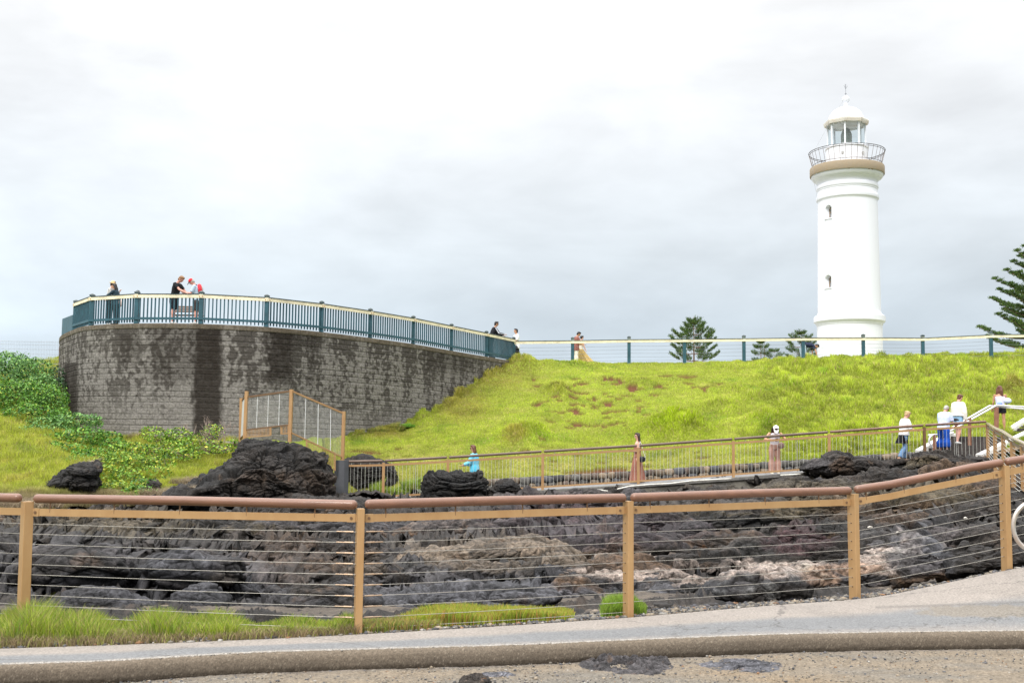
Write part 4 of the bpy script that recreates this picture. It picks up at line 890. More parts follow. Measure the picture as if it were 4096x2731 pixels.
def pillar():
    b = P(1365, 1992, 36.9); t = P(1365, 1840, 36.9); z0, z1 = b[2] - 0.3, t[2]
    root = base_thing('concrete_pillar', b, label='square grey concrete pillar where the mesh fence begins', cat='pillar')
    m = MB(); m.bar((b[0] - 0.01, b[1], z0), (b[0] - 0.01, b[1], z1), 0.36, 0.34, up=(0.35, 1, 0), bev=0.02); part(m, 'shaft', mat('pillar_concrete', (0.105, 0.11, 0.12), 0.85, noise=(6, 0.45, (0.055, 0.055, 0.06)), bump=(30, 0.5, 0.01)), root)
    m = MB(); m.box((b[0] + 0.25, b[1] - 0.05, b[2] - 0.13), (1.2, 0.5, 0.16)); part(m, 'footing', mat('pillar_concrete'), root)
pillar()
M_BRZM = mat('bronze_far', (0.47, 0.29, 0.14), 0.45, 0.25, noise=(3, 0.5, (0.34, 0.16, 0.06)))
M_WIRE = mat('light_wire', (0.62, 0.62, 0.56), 0.4, 0.1)
def mesh_fence():
    root = base_thing('mesh_fence', P(2553, 1935, YM), label='long bronze fence with thin upright wires and brown handrail along the middle path', cat='fence')
    H = 1.17
    posts = [V(P(x, y, YM)) for x, y in MP]
    for i, p in enumerate(posts):
        if i == 2: pass
        m = MB(); m.bar(p - Vector((0, 0, 0.05)), p + Vector((0, 0, H)), 0.085, 0.065, up=(0, 1, 0)); part(m, 'post', M_BRZM if i < 7 else M_BRZD, root)
    for i in range(len(posts) - 1):
        a, b = posts[i], posts[i + 1]; d = (b - a).normalized(); up = Vector((0, 0, 1))
        g = 0.07 if i != 8 else 0
        m = MB(); m.tube([a + up * (H + 0.06) + d * g, b + up * (H + 0.06) - d * g], 0.042, 12, round_end=True); part(m, 'handrail', M_WOODOLD if i < 6 else mat('brown_timber', (0.17, 0.10, 0.07), 0.5, noise=(5, 0.4)), root, smooth=True, angle=60)
        m = MB(); m.bar(a + up * (H - 0.075) + d * 0.04, b + up * (H - 0.075) - d * 0.04, 0.04, 0.065); part(m, 'top_bar', M_BRZM, root)
        m = MB(); m.bar(a + up * 0.09 + d * 0.04, b + up * 0.09 - d * 0.04, 0.04, 0.055); part(m, 'bottom_bar', M_BRZM, root)
        ln = (b - a).length; n = max(2, int(ln / 0.118)); m = MB(); m2 = MB(); ns = max(2, round(ln / 1.08))
        for k in range(1, n):
            c = a.lerp(b, k / n); m.tube([c + up * 0.10, c + up * (H - 0.09)], 0.0042, 4, cap=False)
        part(m, 'wire_panel', M_WIRE, root)
        for k in range(1, ns):
            c = a.lerp(b, k / ns); m2 = MB(); m2.tube([c + up * 0.02, c + up * (H - 0.09)], 0.010, 6); part(m2, 'steel_rod', M_STEEL, root)
        for k in range(4):
            c = a.lerp(b, (k + 0.5) / 4); m2 = MB(); m2.tube([c + up * (H - 0.05), c + up * (H + 0.03)], 0.008, 6); part(m2, 'pin', M_STEEL, root)
mesh_fence()
def corner_fence():
    """the fence turning towards the viewer at the right, rail wet, its glare painted pale"""
    CP = [(3953, 1667, 1839, 36.9), (3983, 1712, 1880, 32.0), (4017, 1738, 1912, 29.0), (4055, 1764, 1963, 25.5), (4096, 1775, 2000, 23.5), (4160, 1800, 2060, 21.0), (4260, 1840, 2150, 18.6)]
    root = base_thing('cable_fence', P(4017, 1912, 29), label='bronze cable fence coming down from the stairs at the right with a pale round rail', cat='fence')
    T = [V(P(x, t, Y)) for x, t, b, Y in CP]; B = [V(P(x, b, Y)) for x, t, b, Y in CP]
    for t, b in list(zip(T, B)):
        m = MB(); tt = b + Vector((0, 0, 1.09)); m.bar(b - Vector((0, 0, 0.1)), tt, 0.10, 0.075, up=(0.3, 1, 0)); part(m, 'post', M_BRZM, root)
    TT = [b + Vector((0, 0, 1.17)) for b in B]
    m = MB(); m.tube(TT, 0.045, 12); part(m, 'handrail', mat('wet_glare_timber', (0.40, 0.31, 0.25), 0.25, noise=(6, 0.4, (0.28, 0.19, 0.14)), coat=0.4), root, smooth=True)  # pale base colour stands in for wet glare along the rail
    m = MB()
    for a, b in zip(TT[:-1], TT[1:]): m.bar(a - Vector((0, 0, 0.11)), b - Vector((0, 0, 0.11)), 0.02, 0.07)
    part(m, 'flat_rail', mat('dull_rail', (0.26, 0.20, 0.15), 0.5, 0.2), root)
    for a, b in zip(B[:-1], B[1:]):
        for k in range(10):
            z = Vector((0, 0, 0.10 + 0.095 * k)); m = MB(); m.tube([a + z, b + z], 0.005, 5); part(m, 'cable', M_WIRE, root)
corner_fence()
def security_fence():
    root = base_thing('security_fence', P(1150, 1745, 36.4), label='tall bronze wire fence stepping down over the black rock outcrop', cat='fence')
    q = {'a': ((966, 1592), (962, 1762), 39.0), 'b': ((987, 1564), (979, 1754), 36.6), 'c': ((1166, 1557), (1160, 1748), 35.6), 'd': ((1376, 1645), (1370, 1840), 36.8)}
    T = {k: V(P(v[0][0], v[0][1], v[2])) for k, v in q.items()}; Bt = {k: V(P(v[1][0], v[1][1], v[2])) for k, v in q.items()}
    for k in 'abcd':
        m = MB(); m.bar(Bt[k] - (T[k] - Bt[k]) * 0.1, T[k], 0.10, 0.085, up=(0.2, 1, 0)); part(m, 'post', M_BRZM, root)
    bot = {('a', 'b'): ((962, 1754, 39.0), (979, 1738, 36.6)), ('b', 'c'): ((982, 1719, 36.6), (1160, 1699, 35.6)), ('c', 'd'): ((1166, 1731, 35.6), (1372, 1829, 36.8))}
    top = {('a', 'b'): ((970, 1601, 39.0), (986, 1578, 36.6)), ('b', 'c'): ((988, 1588, 36.6), (1163, 1564, 35.6)), ('c', 'd'): ((1172, 1566, 35.6), (1372, 1652, 36.8))}
    for k in bot:
        t0, t1 = PV(*top[k][0]), PV(*top[k][1]); b0, b1 = PV(*bot[k][0]), PV(*bot[k][1])
        m = MB(); m.bar(t0, t1, 0.05, 0.055); part(m, 'top_rail', M_BRZD if k[0] != 'c' else M_BRZM, root)
        m = MB(); m.bar(b0, b1, 0.05, 0.045); part(m, 'bottom_rail', M_BRZD if k[0] != 'c' else M_BRZM, root)
        ln = (t1 - t0).length; n = int(ln / 0.047); m = MB()
        for i in range(1, n):
            f_ = i / n; m.tube([b0.lerp(b1, f_), t0.lerp(t1, f_)], 0.0042, 4, cap=False)
        part(m, 'wire_panel', mat('grey_wire', (0.52, 0.52, 0.49), 0.4, 0.2), root)
        if k[0] != 'a':
            for i in range(1, 4):
                f_ = i / 4; m = MB(); m.tube([b0.lerp(b1, f_), t0.lerp(t1, f_)], 0.010, 6); part(m, 'steel_rod', mat('bright_rod', (0.8, 0.8, 0.78), 0.35, 0.2), root)
    # small baluster skirts under the bottom rails
    for (x0, y0, x1, y1, Ya, Yb, dp0, dp1, n) in ((984, 1722, 1083, 1709, 36.5, 35.9, 26, 32, 18), (1125, 1705, 1155, 1700, 35.8, 35.6, 30, 33, 5), (1227, 1763, 1340, 1815, 35.9, 36.6, 60, 66, 17)):
        m = MB()
        for i in range(n + 1):
            f_ = i / n; x = x0 + (x1 - x0) * f_; y = y0 + (y1 - y0) * f_; Y = Ya + (Yb - Ya) * f_; dp = dp0 + (dp1 - dp0) * f_
            m.bar(PV(x, y, Y), PV(x, y + dp, Y), 0.016 if 0 < i < n else 0.045, 0.016 if 0 < i < n else 0.045, up=(0, 1, 0))
        m.bar(PV(x0, y0 + dp0, Ya), PV(x1, y1 + dp1, Yb), 0.03, 0.03)
        part(m, 'baluster_skirt', M_BRZM, root)
security_fence()
def pipes():
    m = MB(); m.tube([PV(x, y, 36.7) for x, y in [(2455, 1971), (2459, 1961), (2475, 1954), (2520, 1944), (2600, 1937), (2680, 1933), (2770, 1922), (2860, 1917), (2926, 1914)]], 0.024, 8)
    m.tube([PV(x, y, 36.7) for x, y in [(2360, 1954), (2400, 1959), (2444, 1965), (2449, 1971)]], 0.022, 8)
    o = m.build('water_pipe', mat('white_pipe', (0.62, 0.60, 0.54), 0.5, noise=(8, 0.3)), None, True, PV(2650, 1935, 36.7)); tag(o, 'long thin white pipe running along the concrete edge of the middle path', 'pipe', 'white pipes')
    m = MB(); m.tube([PV(x, y, 36.4) for x, y in [(3122, 1900), (3160, 1898), (3212, 1895)]], 0.026, 8)
    o = m.build('water_pipe', mat('white_pipe'), None, True, PV(3160, 1898, 36.4)); tag(o, 'short white pipe stub beside the feet of the woman in the white cap', 'pipe', 'white pipes')
pipes()
# ================================================================== STAIRS AT THE RIGHT
def stairs():
    root = base_thing('stairs', P(3800, 1845, 37.3), label='dark stone stairs with white painted side beams climbing to the right', cat='stairs')
    M_W = mat('white_paint', (0.80, 0.78, 0.74), 0.7, noise=(3, 0.25)); M_ST = mat('step_stone', (0.062, 0.052, 0.047), 0.85, noise=(8, 0.4), bump=(20, 0.5, 0.01))
    L0, L1 = V(P(3672, 1815, 38.3)), V(P(3800, 1745, 40.4)); R0, R1 = V(P(3918, 1832, 37.4)), V(P(4110, 1738, 40.0))
    n = 6
    for i in range(n):
        a, b = (i) / n, (i + 1) / n
        la, ra = L0.lerp(L1, a), R0.lerp(R1, a); lb, rb = L0.lerp(L1, b), R0.lerp(R1, b)
        m = MB(); zt = lb.z; zl = la.z - 0.35
        vs = [(la.x, la.y, zl), (ra.x, ra.y, zl), (rb.x, rb.y + 0.4, zl), (lb.x, lb.y + 0.4, zl), (la.x, la.y, zt), (ra.x, ra.y, zt), (rb.x, rb.y + 0.4, zt), (lb.x, lb.y + 0.4, zt)]
        m.add(vs, [(0, 3, 2, 1), (4, 5, 6, 7), (0, 1, 5, 4), (1, 2, 6, 5), (2, 3, 7, 6), (3, 0, 4, 7)]); part(m, 'step', M_ST, root)
    # landing
    m = MB(); zt = L1.z; m.add([(L1.x - 0.2, L1.y, zt - 0.6), (R1.x + 3, R1.y, zt - 0.6), (R1.x + 3, R1.y + 2.2, zt - 0.6), (L1.x - 0.2, L1.y + 2.2, zt - 0.6), (L1.x - 0.2, L1.y, zt), (R1.x + 3, R1.y, zt), (R1.x + 3, R1.y + 2.2, zt), (L1.x - 0.2, L1.y + 2.2, zt)], [(0, 3, 2, 1), (4, 5, 6, 7), (0, 1, 5, 4), (1, 2, 6, 5), (2, 3, 7, 6), (3, 0, 4, 7)]); part(m, 'landing', M_ST, root)
    for nm, a, b in (('left', (3672, 1808, 38.2), (3805, 1735, 40.3)), ('right', (3915, 1826, 37.2), (4180, 1698, 41.0)), ('top', (4030, 1727, 41.5), (4200, 1620, 44.5))):
        m = MB(); A, Bq = PV(*a), PV(*b); m.bar(A, Bq, 0.20, 0.17, bev=0.01)
        if nm == 'top': m.bar(A - Vector((0, 0, 0.2)), Bq - Vector((0, 0, 0.25)), 0.18, 0.35)
        part(m, 'side_beam', M_W, root)
    m = MB(); m.bar(PV(3795, 1738, 41.6), PV(3945, 1744, 41.6), 0.4, 0.10); part(m, 'coping', M_W, root)
    m = MB(); m.add([V(P(x, y, Y)) for x, y, Y in [(3775, 1790, 40.5), (3830, 1738, 41.5), (3830, 1800, 41.5), (3775, 1800, 40.5)]], [(0, 1, 2, 3)])
    m.bar(PV(3775, 1775, 40.6), PV(3826, 1760, 41.2), 0.1, 0.5); part(m, 'end_wall', M_W, root)
    for i in range(4):
        m = MB(); p = P(4066 + i * 12, 1731 - i * 10, 41.0 + i * 0.35); m.box((p[0] + 1.4, p[1] + 0.3, p[2] - 0.1), (3.0, 0.6, 0.17)); part(m, 'step', M_ST, root)
stairs()
def stair_rail():
    root = base_thing('handrail', P(3878, 1795, 38.6), label='double white tubular handrail beside the stairs with a curled lower end', cat='handrail')
    M_R = mat('pale_rail', (0.74, 0.73, 0.72), 0.25, 0.35)
    a = [(3742, 1792), (3728, 1787), (3718, 1772), (3717, 1758), (3722, 1745), (3735, 1738), (3775, 1738), (3985, 1621), (4100, 1627), (4300, 1636)]
    b = [(3712, 1740), (3760, 1738), (3958, 1623), (3985, 1624)]
    for pts, Y0 in ((a, 38.4), (b, 39.6)):
        m = MB(); W = [PV(x, y, Y0 + max(0, (x - 3775)) * 0.006) for x, y in pts]; m.tube(W, 0.034, 10); part(m, 'rail_tube', M_R, root, smooth=True)
    m = MB(); m.tube([PV(3990, 1626, 39.8), PV(4100, 1636, 40.2), PV(4300, 1645, 40.9)], 0.03, 10); part(m, 'rail_tube', M_R, root, smooth=True)
    for (x, y0, y1, Y, wd) in ((3985, 1628, 1722, 39.65, 0.14), (3878, 1672, 1797, 39.0, 0.11), (3738, 1738, 1802, 38.4, 0.11)):
        m = MB(); m.bar(PV(x, y1, Y) - Vector((0, 0, 0.1)), PV(x, y0, Y), wd, wd * 0.8, up=(0.25, 1, 0)); part(m, 'post', mat('post_brown', (0.26, 0.125, 0.075), 0.5, 0.2, noise=(5, 0.3)), root)
stair_rail()
# earth bank right of the stairs
def bank():
    m = MB(); nu = 60
    px = np.linspace(3930, 4900, 120)[:, None] * np.ones((1, 60)); t = np.linspace(0, 1, 60)[None] * np.ones((120, 1))
    py = np.interp(px, [3930, 4000, 4100, 4900], [1838, 1815, 1790, 1700]) * (1 - 0) - t * np.interp(px, [3930, 4000, 4100, 4900], [10, 45, 60, 90]); Y = 37.3 + t * 2.4 + (px - 3930) * 0.0025
    g = P(px, py, Y).reshape(-1, 3); n = fbm(g * 2, 3, 401); g[:, 2] += 0.08 * n
    col = np.repeat(np.array([[0.22, 0.27, 0.03]]), len(g), 0); col = blotch(col, sstep(0.45, 0.25, t.ravel() + 0.3 * n), (0.16, 0.12, 0.08))
    o = mesh_np('earth_bank', g, grid_faces(120, 60)[:, ::-1], M_SOIL, True, col); tag(o, kind='structure')
    k = (t.ravel() > 0.35); r = np.random.default_rng(9); idx = r.choice(np.where(k)[0], 30000); p = g[idx] + r.normal(0, 0.06, (30000, 3)) * np.array([1, 1, 0.0])
    n2 = len(p); col = np.array([[0.24, 0.31, 0.02]]) * r.uniform(0.5, 1.3, (n2, 1)); blades('bank_grass', p, r.uniform(0.05, 0.14, n2), r.uniform(0.02, 0.035, n2), col, np.full(n2, 0.5), 10)
bank()

# ================================================================== VIEWING PLATFORM: BLOCK WALL AND GREEN RAILING
PB = [(252, 1350, 47.2), (300, 1322, 44.3), (365, 1303, 42.4), (545, 1295, 41.2), (803, 1296, 41.0), (1065, 1309, 41.3), (1285, 1329, 43.2), (1480, 1353, 45.2), (1652, 1377, 47.3), (1805, 1404, 49.4), (1945, 1428, 51.6), (2055, 1447, 54.4)]
POSTS = [P(*q) for q in PB]
def catmull(pts, n):
    pts = [np.array(p) for p in pts]; q = [2 * pts[0] - pts[1]] + pts + [2 * pts[-1] - pts[-2]]; res = []
    for i in range(1, len(q) - 2):
        for k in range(n):
            t = k / n; res.append(0.5 * ((2 * q[i]) + (-q[i - 1] + q[i + 1]) * t + (2 * q[i - 1] - 5 * q[i] + 4 * q[i + 1] - q[i + 2]) * t * t + (-q[i - 1] + 3 * q[i] - 3 * q[i + 1] + q[i + 2]) * t ** 3))
    res.append(pts[-1]); return np.array(res)
WALLC = catmull([P(262, 1500, 52.0) * np.array([1, 1, 0]) + np.array([0, 0, POSTS[0][2]])] + POSTS + [POSTS[-1] + np.array([0.5, 1.6, 0.0])], 24)
def ywall(px):
    x = CX + F * WALLC[:, 0] / WALLC[:, 1]; return np.interp(px, x[12:], WALLC[12:, 1])
def platform_wall():
    root = base_thing('retaining_wall', (POSTS[4][0], POSTS[4][1] - 0.2, 1.7), label='tall curved retaining wall of rough grey blocks with dark water stains', cat='wall')
    c = WALLC; s = np.concatenate([[0], np.cumsum(np.hypot(*np.diff(c[:, :2], axis=0).T))]); Lt = s[-1]; du = 0.025; ns = int(Lt / du); S = np.arange(ns) * du
    X = np.interp(S, s, c[:, 0]); Y = np.interp(S, s, c[:, 1]); ZT = np.interp(S, s, c[:, 2]) ; k = 41
    ZT = smoothv(ZT, 81); X = smoothv(X, k); Y = smoothv(Y, k)
    tx, ty = np.gradient(X), np.gradient(Y); ln = np.hypot(tx, ty); nx, ny = ty / ln, -tx / ln      # outward: towards the viewer
    hs = 4.75; nh = int(hs / 0.025); hh = np.arange(nh) * 0.025
    bh = 0.205; row = np.floor((hh - 0.19) / bh); fy = ((hh - 0.19) / bh) - row; row = np.where(hh < 0.19, -1, row); fy = np.where(hh < 0.19, hh / 0.19, fy)
    SS, HH = np.meshgrid(S, hh, indexing='ij'); RW = np.meshgrid(S, row, indexing='ij')[1]; FYY = np.meshgrid(S, fy, indexing='ij')[1]
    off = (RW * 0.5) % 1.0 + 0.22 * np.sin(RW * 12.9); bx = SS / 0.415 + off; bi = np.floor(bx); fx = bx - bi
    mort = np.minimum(sstep(0.0, 0.05, fx) * sstep(1.0, 0.95, fx), sstep(0.0, 0.12, FYY) * sstep(1.0, 0.92, FYY))
    ph = np.stack([X[:, None] + 0 * HH, Y[:, None] + 0 * HH, ZT[:, None] - HH], -1); p = ph.reshape(-1, 3)
    q = np.stack([SS.ravel(), HH.ravel(), bi.ravel() * 3.7 + RW.ravel() * 1.3], -1)
    face = fbm(q * np.array([7, 7, 1]), 3, 501) * 0.022 + fbm(p * 22, 2, 502) * 0.012
    out = (0.022 * mort.ravel() + face * mort.ravel() + (RW.ravel() == -1) * 0.02)
    N3 = np.stack([nx[:, None] + 0 * HH, ny[:, None] + 0 * HH, 0 * HH], -1).reshape(-1, 3); p = p + N3 * (out + 0.10)[:, None]
    sx, sy = PROJ(p)
    col = np.repeat(np.array([[0.205, 0.190, 0.172]]), len(p), 0)
    col *= (1 + 0.10 * perlin(np.stack([bi.ravel() * 1.7, RW.ravel() * 2.3, bi.ravel() * 0 + 5], -1) + 0.37, 503) + 0.6 * fbm(p * 16, 3, 504))[:, None]
    frac = HH.ravel() / 4.6
    n = fbm(np.stack([SS.ravel() * 0.9, HH.ravel() * 0.45, 0 * SS.ravel()], -1), 4, 505); nf = fbm(np.stack([SS.ravel() * 4.5, HH.ravel() * 3.0, 0 * SS.ravel()], -1), 3, 506)
    ns_ = fbm(np.stack([SS.ravel() * 2.2, HH.ravel() * 0.16, 0 * SS.ravel() + 3], -1), 3, 507)
    nv_ = fbm(p * 7.5, 3, 508); lich = sstep(0.0, 0.32, 0.75 * n + 0.75 * nf + 0.7 * nv_ + 0.55 * ns_ + 0.42 * (0.62 - frac) ) * np.interp(sx, [230, 400, 700, 1300, 1700, 2050], [0.8, 0.75, 0.85, 0.9, 0.8, 0.7]) * sstep(1.0, 0.45, frac + 0.25 * ns_)
    col = blotch(col, np.clip(lich, 0, 0.80), (0.040, 0.034, 0.028))
    def streak(c0, c1, y0, y1, a):
        cc = (c0 + c1) / 2; hw = (c1 - c0) / 2; return a * sstep(1.25, 0.75, np.abs(sx - cc + 22 * nf + 10 * ns_) / hw) * sstep(y1, y1 - 60, sy + 60 * nf) * (sy > y0)
    for st in ((775, 885, 1290, 1800, 0.92), (1072, 1165, 1300, 1560, 0.85), (1150, 1290, 1310, 1420, 0.5), (255, 310, 1450, 1700, 0.8), (600, 780, 1300, 1560, 0.45), (1230, 1260, 1330, 1560, 0.45), (480, 560, 1340, 1480, 0.5), (1700, 1900, 1390, 1520, 0.5)):
        col = blotch(col, np.clip(streak(*st), 0, 1), (0.024, 0.019, 0.015))
    cap = (RW.ravel() == -1); col = np.where(cap[:, None], col * 0.35 + np.array([0.10, 0.082, 0.058]) * (1 + 0.5 * nf)[:, None], col)
    col = blotch(col, 0.38 * (1 - mort.ravel()), (0.045, 0.042, 0.04))
    o = mesh_np('block_face', p - np.array(root.location), grid_faces(ns, nh), mat('split_block', tint=True, rough=0.95, noise=(40, 0.35), bump=(60, 0.7, 0.012), spec=0.15), False, np.clip(col, 0.004, 1), root)
    # deck on top (a slab running back behind the railing)
    m = MB(); sel = list(range(0, ns, 12)); top = [(X[i] + nx[i] * 0.13, Y[i] + ny[i] * 0.13, ZT[i]) for i in sel]; bk = [(X[i] * 1.0 + 0.0, max(Y[i] + 0.6, 53 + 0 * i), ZT[i] - 0.0) for i in sel]
    vs = top + bk; nn_ = len(sel); m.add(vs, [(i, i + 1, nn_ + i + 1, nn_ + i) for i in range(nn_ - 1)])
    part(m, 'deck', mat('deck_concrete', (0.34, 0.33, 0.30), 0.9, noise=(6, 0.2)), root)
platform_wall()
def footing_slab():
    m = MB(); m.bar(PV(495, 1763, 41.6), PV(700, 1770, 40.4), 0.5, 0.14); m.bar(PV(700, 1772, 40.4), PV(960, 1772, 40.2), 0.5, 0.14)
    o = m.build('concrete_footing', mat('footing', (0.33, 0.31, 0.28), 0.9, noise=(6, 0.25)), None, False, PV(700, 1770, 40.4)); tag(o, 'pale concrete footing strip at the base of the block wall behind the shrubs', 'footing')
    m = MB(); m.bar(PV(1585, 1706, 46.0), PV(1630, 1703, 46.4), 0.5, 0.1)
    o = m.build('concrete_footing', mat('footing'), None, False, PV(1600, 1708, 46)); tag(o, 'small slab of concrete lying in the grass below the block wall', 'footing')
footing_slab()
M_TEAL = mat('teal_paint', (0.028, 0.088, 0.115), 0.5, noise=(3, 0.3)); M_CREAM = mat('cream_paint', (0.78, 0.70, 0.50), 0.55, noise=(2.5, 0.25)); M_DTEAL = mat('dark_teal_paint', (0.022, 0.045, 0.05), 0.5, noise=(5, 0.4, (0.2, 0.2, 0.18)))
M_RUST = mat('rust', (0.42, 0.17, 0.03), 0.8)
def teal_post(root, b, H, w=0.155, s=1.0, yaw=0.0, m_=None):
    m = MB(); up = (math.sin(yaw), math.cos(yaw), 0); m.bar(b - Vector((0, 0, 0.1)), b + Vector((0, 0, H)), w, w, up=up, bev=0.008); po = part(m, 'post', m_ or M_TEAL, root)
    m = MB(); t = b + Vector((0, 0, H)); m.bar(t, t + Vector((0, 0, 0.045)), w * 1.12, w * 1.12, up=up); t2 = t + Vector((0, 0, 0.045))
    m.loft([t2, t2 + Vector((0, 0, 0.035)), t2 + Vector((0, 0, 0.05))], [(w * 0.78, w * 0.78), (w * 0.35, w * 0.35), (0.01, 0.01)], 4, ref=(math.cos(yaw + R(45)), math.sin(yaw + R(45)), 0))
    c = part(m, 'post_cap', M_DTEAL, root, up=root.location); c.parent = po
    m = MB(); z = b + Vector((0, 0, H - 0.05)); m.bar(z, z + Vector((0, 0, 0.014)), w * 1.05, w * 1.05, up=up); c = part(m, 'post_band', M_CREAM, root, up=root.location); c.parent = po
    return po
def platform_railing():
    root = base_thing('platform_railing', POSTS[5], label='teal baluster railing with cream top board around the viewing platform', cat='railing')
    H = 1.10; W = [V(p) for p in POSTS]
    for i, b in enumerate(W):
        if i == 0: continue
        teal_post(root, b, H + 0.02)
    for i in range(1, len(W) - 1):
        a, b = W[i], W[i + 1]; d = (b - a).normalized(); nrm = Vector((d.y, -d.x, 0)).normalized(); up = Vector((0, 0, 1)); f0 = nrm * 0.095
        m = MB(); m.bar(a + up * (H - 0.10) + f0 - d * 0.03, b + up * (H - 0.10) + f0 + d * 0.03, 0.035, 0.115); tb = part(m, 'top_board', M_CREAM, root)
        m = MB(); m.bar(a + up * (H - 0.02) + nrm * 0.04 + d * 0.07, b + up * (H - 0.02) + nrm * 0.04 - d * 0.07, 0.17, 0.03); part(m, 'capping', M_DTEAL, root)
        m = MB(); m.bar(a + up * 0.19 + f0 - d * 0.02, b + up * 0.19 + f0 + d * 0.02, 0.035, 0.085); part(m, 'bottom_rail', M_TEAL, root)
        ln = (b - a).length; n = max(6, round(ln / 0.138)); m = MB()
        for k in range(1, n):
            c = a.lerp(b, k / n) + nrm * 0.052; m.bar(c + up * 0.05, c + up * (H - 0.05), 0.042, 0.042, up=nrm)
        part(m, 'balusters', M_TEAL, root)
        m = MB()
        for c, s in ((a, 1), (b, -1)): m.box(c + up * (H - 0.10) + f0 + d * 0.045 * s + nrm * 0.019, (0.03, 0.03, 0.035))
        rs = part(m, 'rusty_bolts', M_RUST, root, up=root.location); rs.parent = tb
    # flush teal panel at the left end
    a, b = V(P(250, 1348, 47.2)), V(P(292, 1330, 44.8)); m = MB(); m.bar(a + Vector((0, 0, 0.36)), b + Vector((0, 0, 0.30)), 0.08, 0.80); part(m, 'end_panel', M_TEAL, root)
    a, b = V(P(290, 1330, 44.8)), W[1]; m = MB(); m.bar(a + Vector((0, 0, 1.0)), b + Vector((0, 0, 1.0)), 0.035, 0.10); part(m, 'top_board', M_CREAM, root)
platform_railing()
def ridge_fence():
    FPp = [(2055, 1447, 54.4), (2290, 1461, 55), (2516, 1462, 55), (2738, 1452, 55.2), (2976, 1443, 55.4), (3213, 1438, 55.6), (3454, 1432, 55.8), (3692, 1426, 56), (3965, 1420, 55.6), (4290, 1424, 54.5), (4600, 1430, 53.5)]
    tops = [1352, 1350, 1346, 1344.5, 1342, 1339, 1338, 1340, 1327, 1322, 1318]
    root = base_thing('ridge_fence', P(2976, 1443, 55.4), label='long teal post fence with cream rail and thin wires along the hilltop', cat='fence')
    W = []
    for (x, y, Y), t in zip(FPp, tops): W.append(V(P(x, y, Y))); 
    T = [V(P(x, t, Y)) for (x, y, Y), t in zip(FPp, tops)]
    for i, (b, t) in enumerate(zip(W, T)):
        if i: teal_post(root, b - Vector((0, 0, 0.15)), (t - b).z + 0.15 - 0.06, 0.15)
    for i in range(len(W) - 1):
        a, b = T[i], T[i + 1]; d = (b - a).normalized(); dn = Vector((0, 0, 1)); f0 = Vector((0, -0.09, 0))
        m = MB(); m.bar(a - dn * 0.235 + f0, b - dn * 0.235 + f0, 0.035, 0.115); part(m, 'top_board', M_CREAM, root)
        m = MB(); m.bar(a - dn * 0.158 + f0 * 0.5 + d * 0.075, b - dn * 0.158 + f0 * 0.5 - d * 0.075, 0.15, 0.03); part(m, 'capping', M_DTEAL, root)
        for k in range(5):
            m = MB(); z = dn * (0.46 + 0.175 * k); q = [(a - z).lerp(b - z, j / 6) - Vector((0, 0, 0.012 * math.sin(math.pi * j / 6))) for j in range(7)]; m.tube(q, 0.0055, 4); part(m, 'wire', mat('dull_wire', (0.22, 0.24, 0.27), 0.5, 0.4), root)
ridge_fence()
def left_mesh_fence():
    root = base_thing('wire_mesh_fence', P(238, 1480, 47.6), label='fine wire mesh fence with a rusty end post left of the block wall', cat='fence')
    m = MB(); m.bar(PV(238, 1495, 47.4), PV(240, 1388, 47.4), 0.07, 0.07, up=(0, 1, 0)); part(m, 'post', mat('rusty_post', (0.16, 0.06, 0.04), 0.8, noise=(6, 0.4)), root)
    m = MB(); m2 = MB()
    for y in (1363, 1375, 1393, 1412, 1432, 1450): m.tube([PV(-300, y - 6, 47.4), PV(240, y + 6, 47.4)], 0.007, 4)
    x = -300
    while x < 240: m2.tube([PV(x, 1363, 47.4), PV(x, 1500, 47.4)], 0.0028, 3, cap=False); x += 6.3
    part(m, 'line_wires', mat('galvanised', (0.33, 0.35, 0.38), 0.5, 0.4), root); part(m2, 'mesh_wires', mat('galvanised'), root)
left_mesh_fence()

